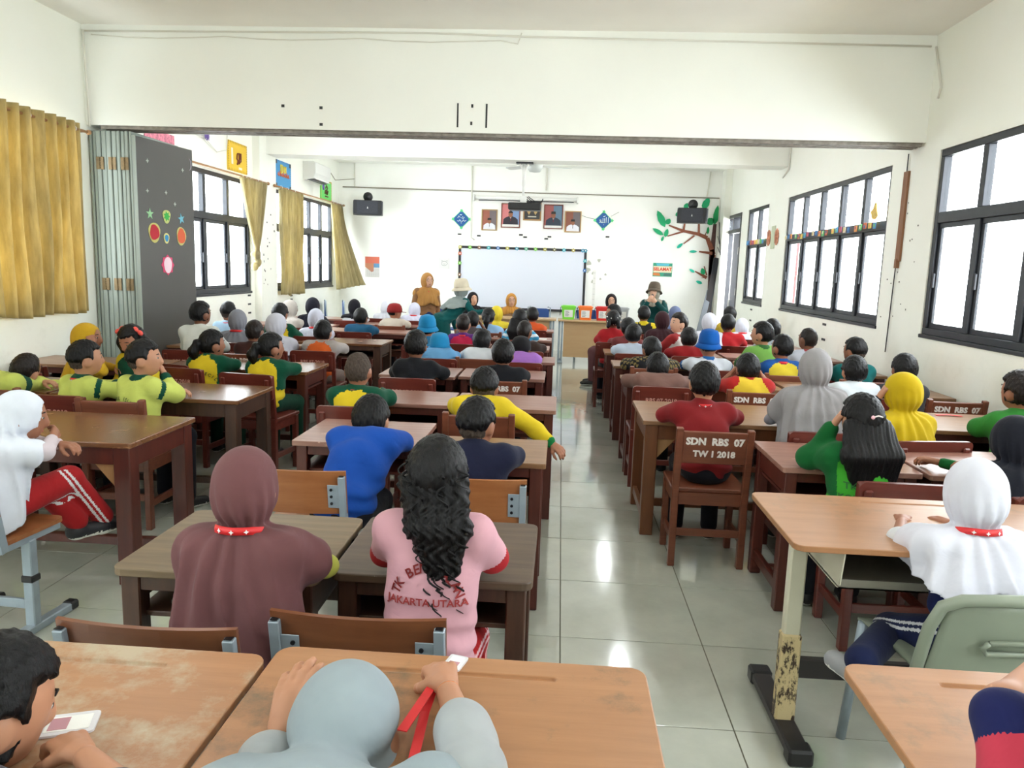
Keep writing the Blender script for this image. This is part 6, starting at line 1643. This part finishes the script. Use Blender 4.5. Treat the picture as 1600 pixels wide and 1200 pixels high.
K['bluy'] = person('the blue-yellow raglan boy', 'boy in a yellow shirt with blue shoulders and red lanyard', 1221, 543, 6.6, hyaw=30, hair='short', top=((232, 206, 60), (30, 92, 170)), scheme='raglan', arms='fold', lanyard=True, chair='brown', skin=1)
K['wht3'] = person('the boy in pale grey by the wall', 'close-cropped boy in a pale grey shirt by the right wall', 1262, 530, 7.2, hyaw=25, hair='buzz', hcol='br', top=((200, 204, 218), (180, 80, 84)), scheme='cuff', arms='fold', chair='plain', skin=2)
K['greyH'] = person('the tall grey hijab', 'person in a long light-grey gathered hijab and grey dress', 1273, 574, 4.3, sc_=1.0, hij=(164, 160, 162), hem=.52, top=((164, 166, 176),), sleeve='long', arms=('wide', 'fold'), chair='eng', bottom=(150, 152, 164), cloth_k=1.3, vox=.0065, seat=.43)
K['teal'] = person('the teal shirt boy by the wall', 'boy in a teal shirt with a red lanyard by the right wall', 1335, 548, 6.4, hyaw=30, hair='fade', top=((14, 112, 112),), arms='fold', lanyard=True, chair='sten', skin=1)
K['whblu'] = person('the white and blue shirt boy', 'boy in a white shirt with a blue collar between the two hijabs', 1334, 580, 5.55, hair='short', top=((220, 226, 232), (70, 120, 160)), scheme='cuff', arms=('fold', 'wide'), chair='eng', skin=0)
K['yelL'] = person('the long yellow hijab girl', 'child in a long bright yellow hijab turned to the side', 1408, 612, 4.2, yaw=10, hyaw=28, hij=(214, 182, 22), hem=.46, top=((40, 44, 60),), sleeve='long', arms=('cheek', 'fold'), chair='eng', vox=.007, cloth_k=1.2, skin=0)
K['blkR'] = person('the dark head by the yellow hijab', 'child with a smooth dark round head just beyond the long yellow hijab', 1412, 577, 5.55, hair='short', top=((60, 60, 66),), arms='fold', chair='sten', chair_x=.25)
K['curl'] = person('the curly-haired child at the right edge', 'curly-haired child in green at the right edge of the picture', 1592, 612, 4.3, hair='curly', hcol='br', top=((60, 150, 60),), sleeve='long', arms='fold', chair='eng', hyaw=20)
K['green'] = person('the green shirt girl', 'girl with long black hair and pink clip in a bright green shirt', 1345, 655, 3.35, hyaw=10, hair='long', top=((72, 184, 52), (18, 112, 52)), scheme='raglan', sleeve='long', arms=('cheek', 'fold'), chair='eng', vox=.007, skin=0, chair_x=.1, print_=[('TK', .04, -.075, -.10, None, (20, 90, 30)), ('KOJA', .036, -.075, -.15, None, (20, 90, 30))])
K['blackH'] = person('the black hijab girl', 'child in a black hijab and green sleeves, one hand resting on the desk', 1584, 688, 3.25, yaw=8, hij=(34, 36, 48), hem=.60, top=((72, 184, 52), (18, 112, 52)), scheme='sleeves', sleeve='long', arms=((at(1530, 738, 3.4), at(1466, 722, 3.5)), 'fold'), chair='eng', vox=.008)
kL, aL, kR, aR = at(1392, 985, 2.42), at(1345, 1042, 2.12), at(1500, 985, 2.6), at(1490, 1100, 2.5)
K['whiteR'] = person('the white hijab girl on the grey chair', 'child in a white hijab with red lanyard and navy tunic', 1522, 768, 2.3, sc_=.97, hij=(228, 228, 240), hem=.66, top=((30, 42, 96), (226, 228, 232)), scheme='cuff', sleeve='half', arms=('rest', 'rest'), lanyard=True, chair=None, bottom=(28, 38, 82), extra=('stripe', (226, 228, 232)), legs=(kL, aL, kR, aR), vox=.006, cloth_k=1.1, shoes=(150, 152, 156))
# foreground children cut by the frame
K['fgL'] = person('the black-haired foreground child', 'black-haired child at the bottom corner holding a white card', -14, 1104, 1.06, yaw=-12, hyaw=-22, nod=20, hair='bob', pelvis=(-1.0, .78), top=((90, 90, 100),), arms=('lap', (azp(215, 1260, .80), azp(128, 1178, .795), (.3, -.2, .9))), chair='metd', vox=.005, skin=0, hand_curl=.75)
K['fgM'] = person('the grey-blue hijab foreground child', 'child in a pale grey-blue hijab and rolled grey sleeves at the bottom', 541, 1146, 1.17, sc_=1.12, hij=(160, 172, 178), hem=.60, top=((178, 182, 184),), sleeve='rolled', pelvis=(-.36, .92),
    arms=((at(412, 1225, 1.10), at(438, 1140, 1.16), (-.2, -1, .25)), (azp(745, 1205, .80), azp(697, 1072, .80), (0, -.35, .9))), chair='metd', vox=.0045, skin=0, hand_curl=(.22, 1.15), nod=15, cloth_k=1.0)
K['fgR'] = person('the red sleeve foreground child', 'child in a coral-red shirt with a navy cuff, mostly outside the frame', 1775, 1130, .98, sc_=1.1, top=((206, 62, 84), (28, 34, 92)), scheme='cuff', arms=((at(1572, 1104, 1.10), at(1668, 1010, 1.27)), 'fold'), pelvis=(.93, .70), chair='metd', vox=.005, skin=0, hair='short')
# teachers and guests
K['wom'] = person('the standing woman', 'woman standing in a mustard hijab, glasses and brown jacket', 668, 438, 12.0, yaw=-145, stand=.70, sc_=1.12, wide=1.25, hij=(206, 150, 84), hem=.93, top=((168, 122, 84),), sleeve='long', arms='down', extra='glasses', skin=3, bottom=(40, 60, 110), lanyard=True, shawl=False)
K['tealW'] = person('the bending woman', 'woman in a dark teal top, grey scarf and straw hat bending over', 722, 452, 11.5, yaw=-50, stand=.72, pelvis=(-1.78, 11.2), sc_=1.12, wide=1.2, hij=(150, 160, 158), hem=.92, top=((0, 92, 92),), shawl=False, sleeve='long', arms=('down', (at(738, 488, 11.3), at(756, 487, 11.4))), extra=('hat', (226, 214, 190), .035), bottom=(0, 86, 84))
K['spk'] = person('the speaker', 'person in dark green with patterned scarf and round hat holding a microphone', 1022, 456, 12.5, yaw=165, stand=.68, sc_=1.12, wide=1.2, hij=(168, 162, 146), hem=1.02, top=((16, 82, 80),), sleeve='long', shawl=False, arms=((at(1040, 488, 12.3), at(1025, 472, 12.22), (0, -1, 0)), (at(1003, 488, 12.3), at(1013, 471, 12.22), (0, -1, 0))), extra=('hat', (112, 98, 84), .03), skin=3, nod=-12)
K['glas'] = person('the glasses woman', 'woman with dark hair cover and glasses behind the coloured bins', 955, 470, 13.45, yaw=180, sc_=1.15, wide=1.15, hij=(44, 34, 36), hem=.72, top=((44, 36, 42),), sleeve='long', arms='lap', extra='glasses', skin=3, chair='plain')
K['sit'] = person('the laughing seated woman', 'laughing woman seated in a mustard hijab before the whiteboard', 799, 469, 13.35, yaw=-170, sc_=1.12, wide=1.2, hij=(216, 152, 70), hem=.74, top=((176, 138, 104),), sleeve='long', arms='lap', skin=3, extra='glasses', chair='plain', shawl=False)
K['dkw'] = person('the seated woman behind', 'woman in a dark hijab and patterned grey top beside the bending woman', 739, 467, 13.0, yaw=-155, sc_=1.1, hij=(40, 38, 44), hem=.74, top=((112, 120, 136),), sleeve='long', arms='lap', skin=3, chair='plain', shawl=False)
K['btk'] = person('the batik skirt woman', 'person in maroon batik sitting sideways at the aisle end of the front row', 958, 489, 10.3, yaw=80, sc_=1.05, hair='short', top=((126, 92, 86), (96, 60, 58)), scheme='batik', sleeve='long', arms=('lap', 'lap'), bottom=(122, 80, 84), chair='plain', shoes=(24, 22, 24), pelvis=(.78, 10.3))
K['pat'] = person('the patterned hijab child', 'child in a blue-grey patterned hijab beside the standing speaker', 1055, 490, 11.0, hij=(120, 132, 168), top=((120, 132, 168),), arms='fold', chair='plain', hyaw=-30)

# curls at the ends of the pink girl's hair, and the hair clip of the girl in green
def curls(k, spots, r0=.0035, body=True):
    P = K[k]; s = P['s']; hl = P['hl']
    if body:
        Tl = []
        for q in range(11):
            a = (q - 5) * .0145
            Tl.append(cap(hl(a * 1.1, -.082 + abs(a) * .4, -.01 - .01 * (q % 2)), hl(a * .9 + .022, -.125 + abs(a) * .3, -.13), .024, .026))
            Tl.append(cap(hl(a * .9 + .022, -.125 + abs(a) * .3, -.13), hl(a * .55 + .036, -.13, -.22 - .022 * (q % 4)), .024, .008))
        def pt_(G, f): return f + .006 * np.sin(G[..., 0] * 210 + 3 * np.sin(G[..., 2] * 70)) * np.sin(G[..., 2] * 120 + G[..., 1] * 60)
        link('hair_tail', np_mesh('hair_tail', [surface(Tl, .0055, .02, pt_)], [M_hair]), P['T'])
    rr = random.Random(3); m = MB()
    for (x, y, z) in spots:
        c = hl(x, y, z); R0 = rr.uniform(.010, .018); ph = rr.uniform(0, 6); L_ = rr.uniform(.05, .10)
        m.tube([c + A3(R0 * cos(ph + t * .7), R0 * .7 * sin(ph + t * .7), -L_ * t / 14) for t in range(15)], [r0 * (1 - .05 * t) for t in range(15)], 6)
    part('hair_curls', m, M_hair, P['T'], True)
curls('pink', [(-.03 + .0105 * i, -.145 + .008 * (i % 3), -.13 - .045 * ((i * 5) % 4)) for i in range(13)] + [(-.09 + .018 * i, -.07 - .02 * (i % 4), .06 - .03 * (i % 5)) for i in range(11)] + [(.03, -.155, -.29), (.055, -.15, -.27), (.02, -.15, -.25)])
P = K['green']; o = MB().tube([(-.02, 0, 0), (0, -.006, .008), (.02, 0, .002)], .0035, 8).ell((-.02, -.002, 0), (.009, .006, .009), 8, 1).obj('hair_clip', [plain('clip_pale', (226, 214, 210), .4), plain('clip_pink', (232, 180, 190), .4)], P['T'], True); o.location = P['hl'](.005, -.115, .03)
for k in list(CH):
    if k not in used:
        for ch in list(CH[k].children_recursive): bpy.data.objects.remove(ch)
        bpy.data.objects.remove(CH[k])

# ------------------------------------------------------------------ grey plastic chair under the girl in white
gp = thing('plastic_chair', 'grey moulded plastic chair with a grip slot, under the white hijab girl', 'chair', (1.27, 2.27, 0), R_(4))
def shell(nm, pts_fn, nu, nv, th, mat, par):
    vs = [pts_fn(i / nu, j / nv) for j in range(nv + 1) for i in range(nu + 1)]
    fs = [(j * (nu + 1) + i, j * (nu + 1) + i + 1, (j + 1) * (nu + 1) + i + 1, (j + 1) * (nu + 1) + i) for j in range(nv) for i in range(nu)]
    o = part(nm, MB().add(vs, fs), mat, par, True); m = o.modifiers.new('t', 'SOLIDIFY'); m.thickness = th; return o
def bk(u, v):
    a = (u - .5) * 2; w = .235 - .02 * v; sq = abs(a) ** 6 * .035
    return (a * w, -.20 - .05 * v - .035 * (1 - a * a) , .44 + .27 * v - sq * v)
shell('backrest', bk, 20, 10, .006, M_grey, gp)
shell('seat', lambda u, v: ((u - .5) * .44, -.19 + .40 * v, .44 + .012 * cos((u - .5) * 5) * -1 + .01 - .02 * v ** 4), 14, 10, .008, M_grey, gp)
rim = [(-.24, -.17, .40), (-.245, -.20, .50), (-.24, -.225, .62), (-.222, -.245, .69), (-.18, -.262, .715), (-.09, -.28, .725), (0, -.287, .728), (.09, -.28, .725), (.18, -.262, .715), (.222, -.245, .69), (.24, -.225, .62), (.245, -.20, .50), (.24, -.17, .40)]
part('back_rim', MB().tube(rim, .017, 12), M_grey, gp, True)
part('grip_slot', MB().tube([(.02, -.292, .668), (.10, -.285, .664)], .012, 10), plain('slot_dark', (40, 44, 50), .6), gp, True)
part('rib', MB().tube([(-.10, -.272, .60), (-.115, -.268, .585), (-.10, -.262, .565), (.10, -.262, .565), (.115, -.268, .585), (.10, -.272, .60), (-.10, -.272, .60)], .008, 8), M_grey, gp, True)
for sx in (-1, 1):
    part('leg', MB().tube([(sx * .22, -.16, .44), (sx * .235, -.22, .0)], .016, 10), M_tube, gp, True)
    part('leg', MB().tube([(sx * .22, .17, .44), (sx * .235, .21, .0)], .016, 10), M_tube, gp, True)

# teachers' tables, bins, blue chairs
M_tabl = wood('pale_table', (206, 170, 124), (222, 188, 144), .4, (2, 20, 20)); M_panel = wood('table_panel', (204, 164, 118), (214, 178, 132), .5, (2, 14, 14))
def table(x0, x1, y0, y1, label, panel):
    t = thing('teacher_table', label, 'table', ((x0 + x1) / 2, (y0 + y1) / 2, 0)); w_, d_ = (x1 - x0) / 2, (y1 - y0) / 2
    part('table_top', MB().box(-w_, w_, -d_, d_, .70, .728, .004), M_tabl, t)
    for sx in (-1, 1):
        x = sx * (w_ - .06)
        part('leg', MB().box(x - .05, x - .015, -d_ + .08, d_ - .1, .04, .70, .004).box(x + .0, x + .03, -d_ + .08, d_ - .1, .04, .70, .004), M_tube, t)
        part('foot', MB().box(x - .05, x + .035, -d_ + .02, d_ - .02, 0, .04, .006), M_tube, t)
    part('modesty_panel', MB().box(-w_ + .1, w_ - .1, -d_ + .10, -d_ + .12, .10 if panel else .5, .70), M_panel, t)
table(-1.66, -.06, 12.62, 13.05, 'pale wooden table in front of the whiteboard', False)
table(-.03, 1.16, 12.60, 13.05, 'pale wooden table with a front panel carrying the coloured bins', True)
for (x, c, label, trans) in ((.14, (124, 214, 70), 'lime-green plastic bin with a lid on the pale table', 0), (.42, (240, 122, 50), 'orange plastic bin on the pale table', 0), (.71, (208, 48, 42), 'red plastic bin half behind the beaded girl', 0), (1.02, (176, 178, 182), 'grey plastic bin with folding handle at the table end', 0)):
    t = thing('storage_bin', label, 'bin', (x, 12.8, .728))
    m_ = plain('bin_%d_%d_%d' % c, c, .35)
    mb = MB(); hb, ht = .095, .115
    sq = lambda h, z: [(x_, y_, z) for x_, y_ in rrect(-h, h, -h, h, .02, 3)]
    ring0, ring1 = sq(hb, 0), sq(ht, .20); n = len(ring0)
    mb.add(ring0 + ring1, [tuple(range(n))[::-1]] + [(i, (i + 1) % n, n + (i + 1) % n, n + i) for i in range(n)])
    part('bin_body', mb, m_, t)
    part('lid', MB().prism(rrect(-.125, .125, -.125, .125, .025, 4), .198, .222).prism(rrect(-.10, .10, -.10, .10, .02, 4), .222, .232), m_, t)
    part('handle', MB().tube([(-.13, 0, .2), (-.14, 0, .13), (-.14, 0, .06)], .006, 6), M_black, t)
    part('paper_label', MB().box(-.07, .07, -.001, .0, -.06, .06, 0, 0, Matrix.Translation((0, -.1085, .10)) @ Matrix.Rotation(R_(5.7), 4, 'X')), M_white, t)
    g = MB()
    for i in range(5): g.box(-.055, .0 + .01 * (i % 2), -.0016, -.001, -.045 + i * .02, -.037 + i * .02, 0, 0, Matrix.Translation((0, -.1085, .10)) @ Matrix.Rotation(R_(5.7), 4, 'X'))
    part('printed_rows', g, plain('grey_print', (120, 124, 130), .7), t)
def blue_chair(x, y, rz, label):
    t = thing('folding_chair', label, 'chair', (x, y, 0), rz)
    part('seat', MB().box(-.2, .2, -.18, .2, .43, .46, .015), M_blueplastic, t)
    part('backrest', MB().prism(rrect(-.18, .18, .58, .84, .05, 5), .16, .185, 0, XZ), M_blueplastic, t)
    for s in (-1, 1):
        part('frame', MB().tube([(s * .2, -.25, 0), (s * .2, -.15, .45), (s * .2, -.175, .86), (s * .15, -.175, .87)], .011, 8), M_tube, t, True)
        part('frame', MB().tube([(s * .19, .25, 0), (s * .19, -.1, .46)], .011, 8), M_tube, t, True)
blue_chair(-4.02, 13.4, R_(-70), 'blue padded folding chair by the left wall, nearer the curtain')
blue_chair(-3.72, 13.5, R_(-70), 'blue padded folding chair by the left wall, nearer the whiteboard')
blue_chair(-.38, 13.6, R_(180), 'blue padded chair behind the small orange boy at the teachers table')
blue_chair(-2.0, 13.4, R_(180), 'blue padded chair between the standing and the bending woman')
blue_chair(.48, 13.7, R_(180), 'blue padded chair behind the green and orange bins')

# small things on the desks
def card(x, y, z, rz, label, k=1.0):
    t = thing('name_card', label, 'card', (x, y, z), rz); t.scale = (k, k, 1)
    part('card_holder', MB().prism(rrect(-.045, .045, -.032, .032, .008, 4), 0, .004), plain('clear_plastic', (214, 212, 216), .25), t)
    part('paper_insert', MB().box(-.035, .035, -.022, .022, .004, .0048).box(-.03, .0, -.018, .018, .0048, .0052, 0, 1), [M_white, plain('pink_print', (180, 130, 140), .6)], t)
p = azp(108, 1132, .752); card(p.x, p.y, .7505, R_(20), 'white name card in a plastic holder under the black-haired child\'s fingers')
p = azp(711, 1036, .752); card(p.x, p.y, .7505, R_(75), 'white name card in a plastic holder beside the fist on the desk', .62)
def ribbon(nm, pts, w_, mat, label, cat='lanyard', up=(0, 0, 1)):
    mb = MB()
    pts = [Vector(p_) for p_ in pts]; vs = []
    for i, p_ in enumerate(pts):
        d_ = (pts[min(i + 1, len(pts) - 1)] - pts[max(0, i - 1)]).normalized(); sx = d_.cross(Vector(up)).normalized()
        u = sx.cross(d_) * .0009
        vs += [p_ - sx * w_ / 2 - u, p_ + sx * w_ / 2 - u, p_ + sx * w_ / 2 + u, p_ - sx * w_ / 2 + u]
    fs = [(4 * i + a, 4 * i + (a + 1) % 4, 4 * i + 4 + (a + 1) % 4, 4 * i + 4 + a) for i in range(len(pts) - 1) for a in range(4)] + [(0, 3, 2, 1), tuple(4 * (len(pts) - 1) + a for a in range(4))]
    mb.add(vs, fs); o = mb.obj(nm, mat); return tag(o, label, cat)
a = azp(682, 1062, .79); b = azp(655, 1102, .80); c = azp(628, 1142, .80); d_ = azp(664, 1112, .775); e = azp(645, 1190, .78)
ly = ribbon('lanyard', [a, b, c], .017, M_red, 'red lanyard stretched from the fist to the grey-blue hijab')
o = ribbon('strap', [a, d_, e], .017, M_red, None, None); o.parent = ly
for k in ('label', 'category'):
    if k in o: del o[k]
part('clip', MB().bar(a + Vector((.008, .02, .0)), a + Vector((-.004, -.012, 0)), .02, .012, .003), M_black, ly)
P = K['fgM']; w0 = Vector(P['HA'][1]) - (Vector(P['HA'][1]) - Vector(P['EL'][1])).normalized() * .02
dd = (Vector(P['HA'][1]) - Vector(P['EL'][1])).normalized(); sx = dd.cross(Vector((0, 0, 1))).normalized(); uu = sx.cross(dd)
part('bracelet', MB().tube([w0 + sx * .0205 * cos(q * pi / 8) + uu * .0205 * sin(q * pi / 8) for q in range(17)], .0016, 6, caps=False), plain('copper', (190, 120, 80), .3, .9), P['T'], True)
p = azp(292, 563, .71); t = tag(MB().ell((0, 0, .012), (.05, .03, .014)).ell((.08, .01, .012), (.045, .03, .014)).ell((.04, -.02, .016), (.03, .03, .016)).obj('lanyard', M_red, smooth=True, loc=(p.x, p.y + .1, .70)), 'crumpled red lanyard on the desk beyond the lime-shirted boys', 'lanyard')
q = azp(1462, 648, .705); r = azp(1503, 650, .705); o = ribbon('lanyard', [(q.x, q.y, .703), ((q.x + r.x) / 2, r.y + .01, .708), (r.x, r.y, .703)], .03, M_red, 'red lanyard laid flat on the desk beside the long yellow hijab')
# sheet of paper and notebook on the shelf under the mauve girl's desk
nb = thing('notebook', 'grey spiral notebook on the shelf of the scratched pale desk', 'notebook', (-1.02, 2.12, .556), R_(15))
part('cover', MB().box(-.10, .10, -.07, .07, 0, .012, .002), plain('notebook_grey', (170, 168, 160), .6), nb)
sp = MB()
for i in range(12): sp.tube([(-.095 + .017 * i, .07 + .006 * cos(q_ * pi / 4), .006 + .009 * sin(q_ * pi / 4)) for q_ in range(9)], .0013, 5, caps=False)
part('spiral', sp, M_black, nb)




gs = tag(MB().box(-.10, .10, -.05, .05, 0, .004).obj('green_sheet', plain('lime_sheet', (150, 190, 110), .6), loc=(-.72, 10.62, .70)), 'lime-green sheet lying on the far desk near the small yellow hijab', 'paper')
for (x, y, lab) in ((-.35, 8.2, 'white sheet of paper on the aisle desk before the close-cropped boy'), (-.25, 9.3, 'white sheet of paper on the aisle desk before the striped girl'), (-3.4, 12.0, None)):
    if lab: tag(MB().box(-.10, .10, -.07, .07, 0, .002).obj('paper_sheet', M_white, loc=(x, y, .70)), lab, 'paper')
mic = MB(); P = K['spk']; h0 = P['T'].matrix_basis @ Vector(P['hl'](0, .13, -.075)); 
t = thing('microphone', 'black microphone held at the speaker\'s mouth', 'microphone', h0)
part('grip', MB().tube([(0, 0, -.012), (0, -.02, -.12)], [.012, .009], 10), M_black, t, True)
part('mic_head', MB().ell((0, 0, 0), (.02, .02, .024), 10), M_tubed, t, True)
